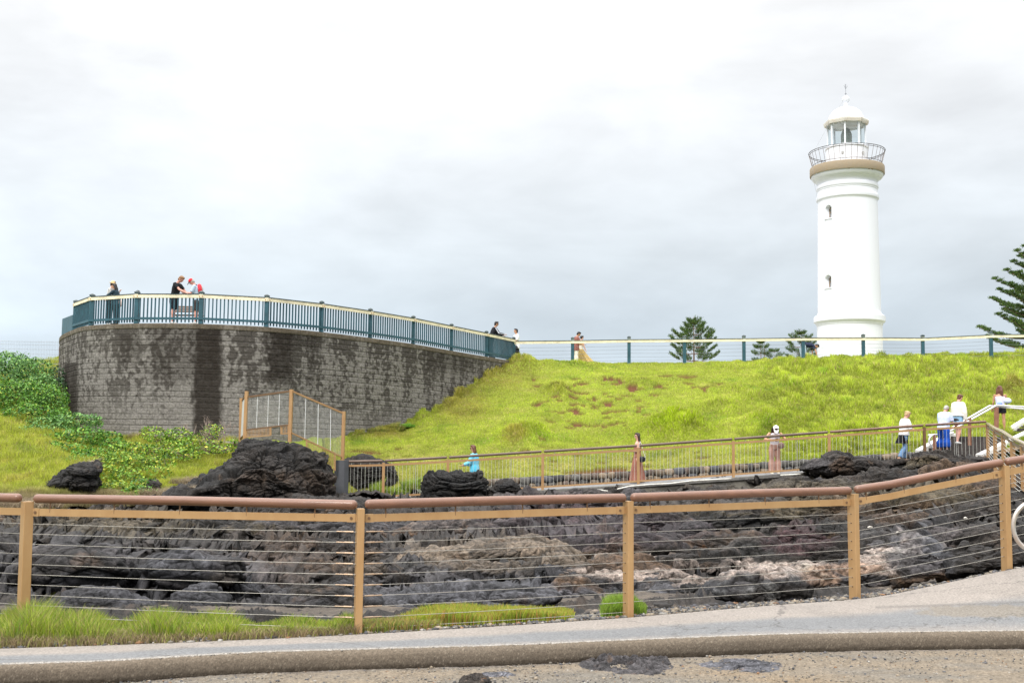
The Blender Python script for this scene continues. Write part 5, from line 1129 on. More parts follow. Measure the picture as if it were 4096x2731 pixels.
# ================================================================== LIGHTHOUSE
def lighthouse():
    AX, AY = 3400.0, 63.0
    c0 = P(AX, 1440, AY); cx, cy = c0[0], c0[1]
    def Z(py): return float(P(AX, py, AY)[2])
    def RAD(hw, py):
        q = P(AX, py, AY) - EYE; dep = -(q @ CR)[2]; return hw * dep / F * math.cos(math.atan((AX - CX) / F))
    def prof(L_): return [(RAD(hw, py), Z(py)) for py, hw in L_]
    root = base_thing('lighthouse', (cx, cy, Z(1440) - 0.9), label='tall round white lighthouse with glass lantern room and brown stone gallery', cat='lighthouse')
    WH = mat('white_render', (0.74, 0.75, 0.80), 0.55, noise=(1.2, 0.04), bump=(9, 0.12, 0.01)); WH2 = mat('white_render_chipped', (0.76, 0.77, 0.81), 0.55, noise=(1.2, 0.04))
    m = MB(); m.lathe([(RAD(131.7, 1440), Z(1440) - 0.9), (RAD(131.7, 1440), Z(1440)), (RAD(131.4, 1306), Z(1306)), (RAD(133.5, 1303), Z(1303)), (RAD(133.5, 1300), Z(1300)), (RAD(135.5, 1298), Z(1298)), (RAD(137, 1294), Z(1294)), (RAD(142.5, 1290.5), Z(1290.5)), (RAD(144, 1289), Z(1289)), (RAD(144, 1269), Z(1269)), (RAD(140, 1266), Z(1266)), (RAD(134, 1263), Z(1263)), (RAD(129, 1258), Z(1258)), (RAD(127.3, 1251), Z(1251)), (RAD(127, 1249), Z(1249))], (cx, cy, 0), 128)
    part(m, 'plinth', WH, root, smooth=True, angle=28)
    # shaft with two arched window niches pressed in
    NA, z0, z1 = 420, Z(1249), Z(812); NZ = 300; zz = np.linspace(z0, z1, NZ); rr = np.interp(zz, [z0, z1], [RAD(127, 1249), RAD(120.2, 812)]); th = np.linspace(0, 2 * math.pi, NA, endpoint=False)
    TH, ZZ = np.meshgrid(th, zz, indexing='ij'); RR = np.tile(rr, (NA, 1)) * 1.0
    wins = []
    for px, ya, yb in ((3321, 836, 886), (3321, 1111, 1160)):
        zc = Z((ya + yb) / 2); r0 = float(np.interp(zc, zz, rr)); vx = (P(px, (ya + yb) / 2, AY - r0 * 0.8) - np.array([cx, 0, 0]))[0]; ang = -math.acos(max(-1, min(1, vx / r0)))
        ang = ang % (2 * math.pi); hgt = Z(ya) - Z(yb); w_ = 0.42
        da = (TH - ang + math.pi) % (2 * math.pi) - math.pi; s = da * r0; zl = ZZ - Z(yb)
        ins = (np.abs(s) < w_ / 2) & (zl > 0) & ((zl < hgt - w_ / 2) | (s ** 2 + (zl - (hgt - w_ / 2)) ** 2 < (w_ / 2) ** 2))
        RR = np.where(ins, RR - 0.34, RR); wins.append((ang, r0, Z(yb), hgt, w_))
    g = np.stack([cx + np.cos(TH) * RR, cy + np.sin(TH) * RR, ZZ], -1)
    fbn = 1 + 0.0 * TH
    pcol = np.repeat(np.array([[0.74, 0.75, 0.80]]), NA * NZ, 0); pp = g.reshape(-1, 3)
    fl = fbm(pp * 5.0, 3, 602); topw = sstep(Z(900), Z(815), pp[:, 2]); pcol = blotch(pcol, 0.8 * sstep(0.42, 0.5, fl) * topw, (0.45, 0.38, 0.30))
    pcol = blotch(pcol, 0.06 * sstep(0.0, 0.5, fbm(pp * np.array([2, 2, 0.4]), 3, 603)), (0.5, 0.5, 0.48))
    mesh_np('shaft', pp - np.array(root.location), grid_faces(NA, NZ, True), mat('tower_render', tint=True, rough=0.55, bump=(9, 0.10, 0.01)), False, pcol, root)
    for ang, r0, zb, hg, w_ in wins:
        rad = Vector((math.cos(ang), math.sin(ang), 0)); tan = Vector((-math.sin(ang), math.cos(ang), 0)); c = Vector((cx, cy, zb + hg * 0.5)) + rad * (r0 - 0.30)
        m = MB(); m.bar(c - tan * 0.17 - Vector((0, 0, hg * 0.42)), c - tan * 0.17 + Vector((0, 0, hg * 0.32)), 0.05, 0.05, up=rad); m.bar(c + tan * 0.17 - Vector((0, 0, hg * 0.42)), c + tan * 0.17 + Vector((0, 0, hg * 0.32)), 0.05, 0.05, up=rad); m.bar(c - tan * 0.17, c + tan * 0.17, 0.04, 0.04); m.bar(c - tan * 0.17 + Vector((0, 0, hg * 0.32)), c + tan * 0.17 + Vector((0, 0, hg * 0.32)), 0.04, 0.05); wn = part(m, 'window', mat('brown_frame', (0.38, 0.28, 0.20), 0.6), root)
        m = MB(); cc = c - rad * 0.02; m.bar(cc - Vector((0, 0, hg * 0.42)), cc + Vector((0, 0, hg * 0.40)), 0.34, 0.012, up=rad); gl = part(m, 'pane', mat('dark_glass', (0.30, 0.30, 0.30), 0.25), root, up=root.location); gl.parent = wn
        m = MB(); sl = Vector((cx, cy, zb - 0.035)) + rad * (r0 - 0.1); m.bar(sl - tan * 0.26, sl + tan * 0.26, 0.28, 0.06, up=(0, 0, 1)); sv = part(m, 'sill', WH, root, up=root.location); sv.parent = wn
    m = MB(); m.lathe(prof([(813, 120.2), (809, 121), (806, 122.5), (803, 125.3), (797, 126.5), (791, 126), (787, 123), (785, 121.5), (783, 120.6), (768, 120.6), (766, 122), (762, 122.3), (759, 124.6), (752, 125), (747, 124), (744, 120.2), (738, 120.8), (732, 124), (727, 128.5), (723.5, 133.5), (721.5, 134), (720.5, 138), (716, 142), (710, 145), (704, 145.6), (699, 144), (694, 141)]), (cx, cy, 0), 128)
    part(m, 'cornice', WH, root, smooth=True, angle=24)
    # chips on the cornice are the stone showing through
    m = MB(); r = random.Random(4)
    for k in range(12):
        a = R(-90 + r.uniform(-32, 30)); zq = Z(r.uniform(700, 708)); q = Vector((cx + math.cos(a) * RAD(145.3, 705), cy + math.sin(a) * RAD(145.3, 705), zq)); m.ell(q, (r.uniform(0.03, 0.09), 0.02, r.uniform(0.02, 0.04)), 8, 5)
    part(m, 'chipped_patches', mat('chip', (0.36, 0.25, 0.18), 0.9), root)
    m = MB(); m.lathe(prof([(702, 141), (706, 149.5), (704, 150.5), (676, 150.5), (672, 148.5), (671, 140), (671, 60)]), (cx, cy, 0), 96)
    part(m, 'gallery_slab', mat('gallery_stone', (0.34, 0.26, 0.17), 0.85, noise=(3.5, 0.6, (0.30, 0.26, 0.21)), bump=(8, 0.6, 0.03)), root, smooth=True, angle=30)
    # gallery railing: outward flaring bars with three hoops
    rl = MB(); zb, zt = Z(671) + 0.02, Z(611); rb, rt = RAD(138, 668), RAD(153.5, 611); nb = 40
    gr = []
    for k in range(nb):
        a = 2 * math.pi * k / nb; m = rl; m.tube([(cx + math.cos(a) * rb, cy + math.sin(a) * rb, zb), (cx + math.cos(a) * rt, cy + math.sin(a) * rt, zt)], 0.010, 5)
    go = part(rl, 'gallery_bars', mat('gallery_iron', (0.20, 0.15, 0.13), 0.6, 0.3, noise=(6, 0.4)), root)
    for f_, rd in ((0.12, 0.013), (0.90, 0.013), (1.0, 0.018)):
        m = MB(); pts = []; r_ = rb + (rt - rb) * f_; z_ = zb + (zt - zb) * f_
        for k in range(73): a = 2 * math.pi * k / 72; pts.append((cx + math.cos(a) * r_, cy + math.sin(a) * r_, z_))
        m.tube(pts, rd, 6, cap=False); part(m, 'gallery_hoop', mat('dark_iron', (0.05, 0.045, 0.045), 0.5, 0.3), root)
    m = MB(); m.lathe(prof([(671, 84.5), (670, 84.5), (602, 84.5), (600, 87), (595, 87.5), (592, 85), (590, 70), (590, 10)]), (cx, cy, 0), 64); part(m, 'lantern_base', WH2, root, smooth=True, angle=30)
    m = MB()
    for s in (-39, 46):
        q = Vector((cx + RAD(s, 620), cy - math.sqrt(RAD(84.5, 620) ** 2 - RAD(s, 620) ** 2), Z(628))); m.tube([q + Vector((0, 0.05, 0)), q - Vector((0, 0.03, 0))], 0.055, 12); m.tube([q - Vector((0, 0.02, 0)), q - Vector((0, 0.045, 0))], 0.08, 12)
    part(m, 'vents', mat('vent_grey', (0.45, 0.45, 0.44), 0.6), root)
    # octagonal lantern: mullions, glass, roof soffit
    A0 = R(22.5 + 2); zl0, zl1 = Z(592), Z(497); rm = RAD(75, 560); oct_ = [(cx + math.cos(A0 + k * math.pi / 4) * rm, cy + math.sin(A0 + k * math.pi / 4) * rm) for k in range(8)]
    for k, (x, y) in enumerate(oct_):
        m = MB(); m.bar((x, y, zl0), (x, y, zl1), 0.085, 0.10, up=(cx - x, cy - y, 0)); part(m, 'mullion', WH2, root)
    gm = bpy.data.materials.new('clear_glass'); gm.use_nodes = True; tt = gm.node_tree; tt.nodes.clear(); o_ = tt.nodes.new('ShaderNodeOutputMaterial'); tr = tt.nodes.new('ShaderNodeBsdfTransparent'); gl = tt.nodes.new('ShaderNodeBsdfGlossy'); mx_ = tt.nodes.new('ShaderNodeMixShader'); tr.inputs[0].default_value = (0.86, 0.91, 0.92, 1); gl.inputs['Roughness'].default_value = 0.05; mx_.inputs[0].default_value = 0.12; tt.links.new(tr.outputs[0], mx_.inputs[1]); tt.links.new(gl.outputs[0], mx_.inputs[2]); tt.links.new(mx_.outputs[0], o_.inputs[0])
    for k in range(8):
        a, b = oct_[k], oct_[(k + 1) % 8]; m = MB(); m.add([(a[0], a[1], zl0), (b[0], b[1], zl0), (b[0], b[1], zl1), (a[0], a[1], zl1)], [(0, 1, 2, 3)]); part(m, 'glass_pane', gm, root)
    m = MB(); m.lathe(prof([(499, 30), (500, 76), (503, 80), (505, 88.5), (496, 91), (490, 91.5), (487, 88), (486, 74), (484, 30)]), (cx, cy, 0), 8, A0); rf = part(m, 'roof_eave', mat('eave_paint', (0.70, 0.69, 0.64), 0.7, noise=(2.6, 0.45, (0.40, 0.22, 0.10))), root)
    m = MB(); pr = [(488, 74)] + [(488 - 57 * math.sin(R(t)), 72 * math.cos(R(t)) ** 0.85) for t in (8, 18, 28, 38, 48, 58, 67, 75, 82)] + [(431, 12)]; m.lathe(prof(pr), (cx, cy, 0), 48)
    part(m, 'dome', WH2, root, smooth=True, angle=40)
    m = MB(); m.lathe(prof([(432, 13), (430, 9), (424, 8), (421, 7), (418, 9), (415, 8.5), (413, 7.5), (410, 11), (404, 14.5), (398, 15.8), (396.5, 15.8), (396, 14.5), (391, 13), (387, 9), (385, 4), (384, 1.2)]), (cx, cy, 0), 32); part(m, 'ball_finial', WH2, root, smooth=True, angle=40)
    m = MB(); z_ = Z(385); m.tube([(cx, cy, z_), (cx, cy, Z(338))], 0.014, 6); t = Vector((cx, cy, Z(356)))
    for dx in (-7, 10): m.tube([t, Vector((cx + RAD(dx, 345), cy, Z(343)))], 0.010, 5)
    m.tube([(cx, cy, Z(356)), (cx, cy, Z(338))], 0.03, 6); m.ell((cx, cy, Z(375)), (0.05, 0.05, 0.05)); part(m, 'lightning_rod', mat('rod_grey', (0.30, 0.31, 0.34), 0.5), root)
    # fresnel lens
    m = MB(); pr = []
    for k in range(46):
        f_ = k / 45; py = 576 - f_ * 62; hw = (19.5 + 2.0 * math.sin(f_ * math.pi * 1.1)) * (1 - 0.62 * max(0, (f_ - 0.55) / 0.45) ** 1.8); hw *= (1.06 if k % 4 < 2 else 0.90); pr.append((py, max(hw, 2)))
    m.lathe(prof(pr), (cx, cy, 0), 32); le = part(m, 'lens', mat('lens_glass', (0.42, 0.45, 0.37), 0.12, 0.1, noise=(9, 0.7, (0.10, 0.12, 0.09)), spec=0.9), root, smooth=True, angle=20)
    m = MB(); m.lathe(prof([(592, 14), (580, 14), (577, 20), (576, 20)]), (cx, cy, 0), 24); part(m, 'lens_pedestal', mat('pedestal', (0.25, 0.26, 0.25), 0.5), root)
    m = MB()
    for k in range(8):
        a = 2 * math.pi * k / 8 + 0.2; m.tube([(cx + math.cos(a) * RAD(22.5, 560), cy + math.sin(a) * RAD(22.5, 560), Z(578)), (cx + math.cos(a) * RAD(22, 545), cy + math.sin(a) * RAD(22, 545), Z(540)), (cx + math.cos(a) * RAD(11, 515), cy + math.sin(a) * RAD(11, 515), Z(515))], 0.012, 5)
    part(m, 'lens_frame', mat('lens_brass', (0.12, 0.11, 0.07), 0.4, 0.5), root)
    # halyard wires from the dome to the gallery and down the shaft
    m = MB(); g_ = lambda x, y, Y=AY - 0.5: PV(x, y, Y)
    m.tube([g_(3391, 378), g_(3317, 485), g_(3303, 520), g_(3265, 590)], 0.006, 4); m.tube([g_(3247, 640, 62), g_(3258, 740, 62), g_(3272, 800, 62)], 0.006, 4); m.tube([g_(3270, 1230, 61.5), g_(3265, 1300, 61.5)], 0.006, 4)
    part(m, 'stay_wire', mat('stay', (0.35, 0.36, 0.38), 0.6), root)
lighthouse()
# ================================================================== PINES
M_NEEDLE = mat('pine_needles', tint=True, rough=0.6, spec=0.2, trans=0.15); M_BARK = mat('pine_bark', (0.20, 0.125, 0.085), 0.9, noise=(9, 0.4))
def spikes(bases, dirs, lens, wd, col, seed=0):
    r = np.random.default_rng(seed); n = len(bases); d = dirs / (np.linalg.norm(dirs, axis=1, keepdims=True) + 1e-9)
    s = np.cross(d, r.normal(0, 1, (n, 3))); s /= np.linalg.norm(s, axis=1, keepdims=True) + 1e-9; s *= (wd * 0.5)[:, None]
    mid = bases + d * (lens * 0.45)[:, None]; tip = bases + d * lens[:, None]
    v = np.stack([bases, mid - s, mid + s, tip], 1).reshape(-1, 3); i = np.arange(n)[:, None] * 4
    f = np.concatenate([i + [0, 1, 2], i + [1, 3, 2]], 1).reshape(-1, 3); return v, f, np.repeat(col, 4, 0)
def pine(px, topy, Y, H, spread, label, seed, nwh=7, spike=True, twin=False, clump=1.0, lens=0.16, foot=0.45, dens=1.0, rise_=1.0, plates=0, grouped=True):
    r = np.random.default_rng(seed); top = P(px, topy, Y); base = top - np.array([0, 0, H]); root = base_thing('pine_tree', base, label=label, cat='tree', group='young pines behind the hilltop fence' if grouped else None)
    m = MB(); k = H / 3.2; bb = V(base); tp = V(top)
    m.tube([bb, bb.lerp(tp, 0.35), bb.lerp(tp, 0.7), bb.lerp(tp, 0.93), tp], [0.055 * k, 0.045 * k, 0.028 * k, 0.012 * k, 0.004], 8)
    if twin: m.tube([bb + Vector((0.16, 0, 0)), bb.lerp(tp, 0.4) + Vector((0.2, 0, 0)), bb.lerp(tp, 0.85) + Vector((0.22, 0, 0))], [0.05 * k, 0.035 * k, 0.006], 8)
    part(m, 'trunk', M_BARK, root, smooth=True)
    bm_ = MB(); Bs, Ds, Ls, Ws, Cs = [], [], [], [], []
    for w_ in range(nwh):
        u = (w_ + 0.3) / nwh; u = u ** 0.9; z = H * (0.10 + 0.84 * u); ln = spread * (math.sin((1 - u) * 1.75) ** 0.75 if u > 0.1 else 0.97) * r.uniform(0.88, 1.08)
        nb = 6 if u < 0.8 else 5; a0 = r.uniform(0, 6.28)
        for j in range(nb):
            a = a0 + j * 2 * math.pi / nb + r.uniform(-0.15, 0.15); out_ = np.array([math.cos(a), math.sin(a), 0]); ll = ln * r.uniform(0.82, 1.1); rise = (0.28 + 0.30 * u) * ll * rise_
            pts = []
            for q in np.linspace(0, 1, 7): pts.append(base + np.array([0, 0, z]) + out_ * ll * q + np.array([0, 0, rise * (q ** 1.7) - 0.10 * ll * math.sin(q * math.pi)]))
            bm_.tube([V(q) for q in pts], [0.020 * k * (1 - 0.75 * q) for q in np.linspace(0, 1, 7)], 5)
            pts = np.array(pts); nq = max(6, int(ll / 0.10 / clump)); side = np.cross(out_, [0, 0, 1])
            for q in np.linspace(foot if ll > 0.5 * k else 0.15, 1.0, nq):
                c = np.array([np.interp(q, np.linspace(0, 1, 7), pts[:, i]) for i in range(3)]); fan = (0.30 + 0.7 * math.sin(min(1, (q - foot) / (1 - foot) + 0.15) * 2.2)) if ll > 0.5 * k else 0.6
                nt_ = int(30 * dens)
                cc = c + np.outer(r.uniform(-1, 1, nt_) * lens * 1.6 * k * fan, side) + r.normal(0, 0.03 * k, (nt_, 3)) + np.outer(r.uniform(-0.2, 0.5, nt_) * lens * k, [0, 0, 1])
                if plates:
                    offs = r.uniform(-1, 1, plates) * 0.75 * (1.1 - q) ** 0.5; offs[0] = 0; oi = r.integers(0, plates, nt_)
                    cc = c + np.outer(offs[oi] + r.normal(0, 0.05, nt_), side) + np.outer(-np.abs(offs[oi]) * 0.5 + r.normal(0, 0.09, nt_), out_) + np.outer(0.10 * np.abs(offs[oi]) + r.uniform(-0.03, 0.10, nt_), [0, 0, 1])
                dd = out_ * 0.55 + np.array([0, 0, 0.9]) + r.normal(0, 0.42, (nt_, 3)); Bs.append(cc); Ds.append(dd); Ls.append(r.uniform(0.6, 1.2, nt_) * lens * k); Ws.append(r.uniform(0.022, 0.04, nt_) * min(k, 1.3))
                g = np.array([[0.055, 0.10, 0.028]]) * r.uniform(0.6, 1.5, (nt_, 1)); g[r.uniform(0, 1, nt_) < 0.25] *= np.array([2.1, 1.8, 1.1]); Cs.append(g)
    part(bm_, 'branch', M_BARK, root, smooth=True)
    v, f, c = spikes(np.concatenate(Bs), np.concatenate(Ds), np.concatenate(Ls), np.concatenate(Ws), np.concatenate(Cs), seed)
    mesh_np('crown', v - base, f, M_NEEDLE, False, c, root)
pine(2775, 1264, 66, 3.05, 1.42, 'largest young pine standing alone behind the hilltop fence left of the lighthouse', 1, 7, foot=0.62, lens=0.15)
pine(3043, 1350, 66, 1.75, 0.62, 'small twin stemmed pine behind the hilltop fence between two teal posts', 2, 4, twin=True, lens=0.24, clump=0.8, foot=0.6)
pine(3096, 1390, 66, 1.15, 0.60, 'lowest young pine with a thin leading spike, just right of the twin stemmed one', 3, 3, lens=0.30, clump=0.7, foot=0.5)
pine(3204, 1312, 67, 2.3, 1.05, 'young pine half hidden by the teal post just left of the lighthouse', 4, 5, lens=0.17, clump=0.9, foot=0.62)
pine(4188, 880, 72, 9.2, 3.75, 'tall dark pine cut off by the right edge of the picture', 5, 13, lens=0.055, clump=3.2, foot=0.30, dens=6.0, rise_=0.42, plates=5, grouped=False)

# ================================================================== SHRUBS ON THE LEFT SLOPE
M_LEAF = mat('leaf', tint=True, rough=0.5, spec=0.35, trans=0.25); M_TWIG = mat('twig', (0.24, 0.19, 0.15), 0.9, noise=(20, 0.3))
def leafcloud(lobes, dens, size, pal, wts, seed, squash=0.8):
    r = np.random.default_rng(seed); Vs, Fs, Cs = [], [], []; b = 0
    for (cx, cy, rx, ry, Y) in lobes:
        c = P(cx, cy, Y - 0.55); sx = 1.18 * rx * Y / F; sz = 1.18 * ry * Y / F; sy = max(0.35, min(sx, sz) * 0.9); n = int(4.5 * dens * (sx * sz) / (size * size))
        d = r.normal(0, 1, (n, 3)); d /= np.linalg.norm(d, axis=1, keepdims=True); lump = 1 + 0.30 * fbm(d * 1.6 + seed + cx * 0.01, 3, seed) + 0.16 * fbm(d * 5.0 + cx, 2, seed + 2)
        rad = r.uniform(0.55, 1.0, n) ** 0.5 * lump; p = c + d * rad[:, None] * np.array([sx, sy, sz])
        nr = d * 0.6 + r.normal(0, 0.6, (n, 3)) + np.array([0, 0, 0.35]); nr /= np.linalg.norm(nr, axis=1, keepdims=True)
        t = np.cross(nr, r.normal(0, 1, (n, 3))); t /= np.linalg.norm(t, axis=1, keepdims=True); bt = np.cross(nr, t)
        s = size * r.uniform(0.55, 1.25, (n, 1)); v = np.stack([p - t * s * 0.5, p + bt * s * 0.28, p + t * s * 0.5, p - bt * s * 0.28], 1)
        col = np.array(pal)[r.choice(len(pal), n, p=wts)] * r.uniform(0.6, 1.35, (n, 1)); cl = fbm(p * 2.2, 3, seed + 4); col = col * (1 + 0.35 * cl)[:, None]
        Vs.append(v.reshape(-1, 3)); Fs.append(np.arange(n * 4).reshape(-1, 4) + b); b += n * 4; Cs.append(np.repeat(col, 4, 0))
    return np.concatenate(Vs), np.concatenate(Fs), np.clip(np.concatenate(Cs), 0, 0.9)
GRN = [(0.10, 0.25, 0.03), (0.17, 0.34, 0.045), (0.04, 0.11, 0.018), (0.38, 0.44, 0.06)]; PGR = [(0.13, 0.28, 0.075), (0.20, 0.38, 0.10), (0.055, 0.13, 0.04), (0.30, 0.42, 0.09)]
YEL = [(0.17, 0.32, 0.035), (0.30, 0.42, 0.05), (0.06, 0.13, 0.02), (0.50, 0.48, 0.06)]
def shrub(lobes, pal, wts, label, seed, dens=6, size=0.105, twigs=30, twr=1.0):
    c = lobes[0]; base = P(c[0], max(l[1] + l[3] * 0.8 for l in lobes), np.mean([l[4] for l in lobes])); root = base_thing('shrub', base, label=label, cat='shrub', group='coastal shrubs on the left slope')
    v, f, col = leafcloud(lobes, dens, size, pal, wts, seed); mesh_np('foliage', v - base, f, M_LEAF, False, col, root)
    r = random.Random(seed); m = MB()
    for k in range(twigs):
        l = r.choice(lobes); cx, cy, rx, ry, Y = l; a = PV(cx + r.uniform(-.4, .4) * rx, cy + ry * 0.9, Y + 0.1); b = PV(cx + r.uniform(-.95, .95) * rx * twr, cy - ry * r.uniform(-0.3, 0.95) * twr, Y - r.uniform(0, 0.4)); mid = a.lerp(b, 0.5) + Vector((r.uniform(-.15, .15), r.uniform(-.1, .1), r.uniform(-.1, .15)))
        m.tube([a, mid, b], [0.014, 0.009, 0.004], 5)
    m.tube([PV(l[0], l[1] + l[3] * 0.9, l[4] + 0.1) for l in lobes] if len(lobes) > 1 else [PV(lobes[0][0] - 5, lobes[0][1] + lobes[0][3] * .9, lobes[0][4] + .1), PV(lobes[0][0] + 5, lobes[0][1] + lobes[0][3] * .9, lobes[0][4] + .1)], 0.03, 6); part(m, 'stem', M_TWIG, root)
W1 = [0.45, 0.28, 0.22, 0.05]; W2 = [0.4, 0.33, 0.2, 0.07]; W3 = [0.40, 0.28, 0.22, 0.10]
shrub([(40, 1510, 120, 85, 43.0), (130, 1500, 75, 62, 43.2), (20, 1450, 60, 40, 44.0), (90, 1470, 50, 40, 44.2), (165, 1560, 60, 60, 42.5), (-90, 1490, 110, 80, 43.5)], PGR, W1, 'tall pale green shrub at the left edge, topmost on the slope', 31)
shrub([(60, 1600, 120, 75, 41.2), (170, 1620, 80, 70, 41.0), (225, 1600, 45, 60, 42.0), (-70, 1600, 100, 80, 41.4), (120, 1665, 110, 45, 40.0), (240, 1660, 40, 30, 40.5)], GRN, W1, 'bright green dense shrub filling the left edge below the pale one', 32)
shrub([(225, 1500, 28, 36, 45.2), (235, 1540, 26, 30, 44.8)], [(0.05, 0.11, 0.05), (0.08, 0.15, 0.07), (0.03, 0.06, 0.03), (0.2, 0.3, 0.1)], W1, 'small dark shrub squeezed against the left end of the block wall', 33)
shrub([(300, 1690, 90, 38, 39.5), (210, 1700, 90, 34, 39.4), (370, 1680, 40, 22, 40.2), (150, 1725, 70, 26, 38.8)], PGR, W2, 'spreading shrub with leaf tips against the base of the block wall', 34)
shrub([(330, 1745, 90, 32, 38.2), (420, 1760, 70, 36, 38.4), (240, 1750, 60, 20, 38.2), (455, 1790, 50, 34, 37.6)], GRN, W2, 'green shrub holding a scrap of white litter on the slope', 35)
shrub([(280, 1800, 90, 26, 36.8), (210, 1785, 50, 18, 37.2), (370, 1820, 80, 26, 36.2), (300, 1840, 60, 16, 35.8)], GRN, W2, 'low green shrub above the triangular black rock', 36)
shrub([(520, 1800, 70, 30, 37.0), (480, 1850, 90, 40, 35.4), (430, 1900, 50, 40, 34.5), (500, 1910, 60, 40, 34.4), (460, 1960, 50, 36, 33.2), (430, 1850, 40, 30, 35.8)], YEL, W3, 'yellow green shrub hanging down right of the triangular black rock', 37, dens=6.5, twigs=60)
shrub([(560, 1960, 60, 18, 33.0), (570, 1935, 45, 22, 33.3), (510, 1985, 50, 12, 32.6)], GRN, W3, 'small bright shrub right behind the near handrail', 38, size=0.10)
shrub([(610, 1720, 45, 14, 39.6), (590, 1740, 26, 14, 39.4), (640, 1750, 50, 24, 38.9)], YEL, [0.4, 0.35, 0.13, 0.12], 'flat topped yellow green shrub in front of the concrete footing', 39, dens=6)
shrub([(715, 1745, 55, 32, 38.8), (760, 1775, 50, 26, 38.2), (680, 1790, 60, 26, 37.8), (730, 1815, 70, 22, 37.0)], YEL, [0.42, 0.30, 0.2, 0.08], 'rounded yellow green shrub in the middle of the wall base', 40, dens=6.5, twigs=50)
shrub([(600, 1810, 60, 30, 36.8), (640, 1850, 60, 24, 36.0), (560, 1845, 60, 28, 36.0), (620, 1890, 60, 26, 35.0)], YEL, W3, 'twiggy yellow green shrub on the slope left of the black outcrop', 41, dens=5.0, twigs=80)
shrub([(830, 1800, 60, 14, 37.6), (900, 1795, 50, 16, 37.4), (860, 1775, 30, 12, 38.0), (935, 1770, 22, 16, 37.0)], YEL, W3, 'thin leafed shrub beside the left foot of the black outcrop', 42, dens=3.6, twigs=70, twr=1.1)
def bare_bush():
    base = P(820, 1800, 38.4); root = base_thing('bare_shrub', base, label='leafless pale twiggy shrub in front of the dark wall stain', cat='shrub'); r = random.Random(3); m = MB()
    def br(p, d, ln, rad, dep):
        q = p + d * ln; mid = p.lerp(q, 0.5) + Vector((r.uniform(-.05, .05), r.uniform(-.05, .05), 0)) * ln; m.tube([p, mid, q], [rad, rad * 0.8, rad * 0.6], 5)
        if dep < 4:
            for k in range(r.choice([2, 3, 3])):
                nd = (d + Vector((r.uniform(-.7, .7), r.uniform(-.5, .5), r.uniform(-.1, .55)))).normalized(); br(p.lerp(q, r.uniform(0.4, 1)), nd, ln * r.uniform(0.55, 0.8), rad * 0.62, dep + 1)
    for k in range(11):
        p = PV(790 + r.uniform(-25, 110), 1800, 38.3); br(p, Vector((r.uniform(-.45, .55), r.uniform(-.3, .3), 1)).normalized(), r.uniform(0.32, 0.50), 0.014, 0)
    part(m, 'branch', mat('grey_twig', (0.36, 0.28, 0.24), 0.9), root)
    v, f, c = leafcloud([(850, 1710, 28, 16, 38.2), (870, 1725, 22, 22, 38.3), (830, 1740, 40, 22, 38.2)], 2.2, 0.07, YEL, W3, 61); mesh_np('foliage', v - base, f, M_LEAF, False, c, root)
bare_bush()
def tussock(px, py, Y, rx, ry, n, cols, label, seed, name='grass_tuft', hs=0.3, lean=0.7):
    r = np.random.default_rng(seed); a = r.uniform(0, 6.28, n); q = np.sqrt(r.uniform(0, 1, n)); c = P(px, py, Y)
    p = c + np.stack([np.cos(a) * q * rx, np.sin(a) * q * ry, -0.05 * np.ones(n)], -1); col = np.array(cols)[r.choice(len(cols), n)] * r.uniform(0.6, 1.3, (n, 1))
    blades(name, p, r.uniform(0.5, 1.1, n) * hs * (1.1 - 0.6 * q), r.uniform(0.012, 0.022, n), col, np.full(n, lean), seed, label, 'grass', bend=True)
GG = [(0.20, 0.33, 0.04), (0.28, 0.38, 0.06), (0.36, 0.38, 0.09)]; DG = [(0.36, 0.31, 0.13), (0.28, 0.24, 0.09), (0.42, 0.34, 0.18)]
tussock(1512, 1975, 38.5, 0.28, 0.3, 1500, GG, 'tall green tuft behind the first bay of the mesh fence', 81, hs=0.62, lean=0.4)
tussock(1462, 1978, 38.5, 0.35, 0.25, 1100, [(0.33, 0.34, 0.10), (0.25, 0.30, 0.08)], 'pale low tuft left of the tall one behind the mesh fence', 82, hs=0.3)
tussock(1588, 1972, 38.5, 0.42, 0.3, 1700, GG, 'rounded green tuft right of the second mesh fence post', 83, hs=0.38)
tussock(1650, 1945, 38.7, 0.45, 0.4, 1700, GG, 'green tuft beside the lumpy black rock', 84, hs=0.42)
tussock(1640, 1880 + 60, 39.6, 0.6, 0.4, 1500, DG + GG, 'brownish grass patch behind the third mesh fence bay', 85, hs=0.35)
for i, (x, y, Y, a, b, n, hs) in enumerate([(1420, 1742, 44.6, 0.7, 0.3, 2200, 0.36), (1500, 1725, 45.2, 0.5, 0.3, 1600, 0.34), (1570, 1712, 45.9, 0.5, 0.3, 1500, 0.36), (560, 1752, 40.6, 0.55, 0.2, 900, 0.3), (540, 1765, 40.4, 0.12, 0.1, 300, 0.55)]):
    tussock(x, y, Y, a, b, n, DG if i > 2 else [(0.33, 0.34, 0.07), (0.36, 0.30, 0.10), (0.22, 0.28, 0.05)], ['olive tuft at the wall base nearest the security fence', 'olive tuft at the wall base, middle one of three', 'olive tuft at the wall base beside the concrete slab', 'dry grass on the pale footing below the wall', 'single upright dry tuft against the block wall'][i], 90 + i, hs=hs)
tussock(1625, 1700, 46.0, 0.35, 0.2, 900, [(0.16, 0.36, 0.04), (0.22, 0.42, 0.06)], 'bright green weed on the concrete slab below the wall', 99, name='weed', hs=0.16)
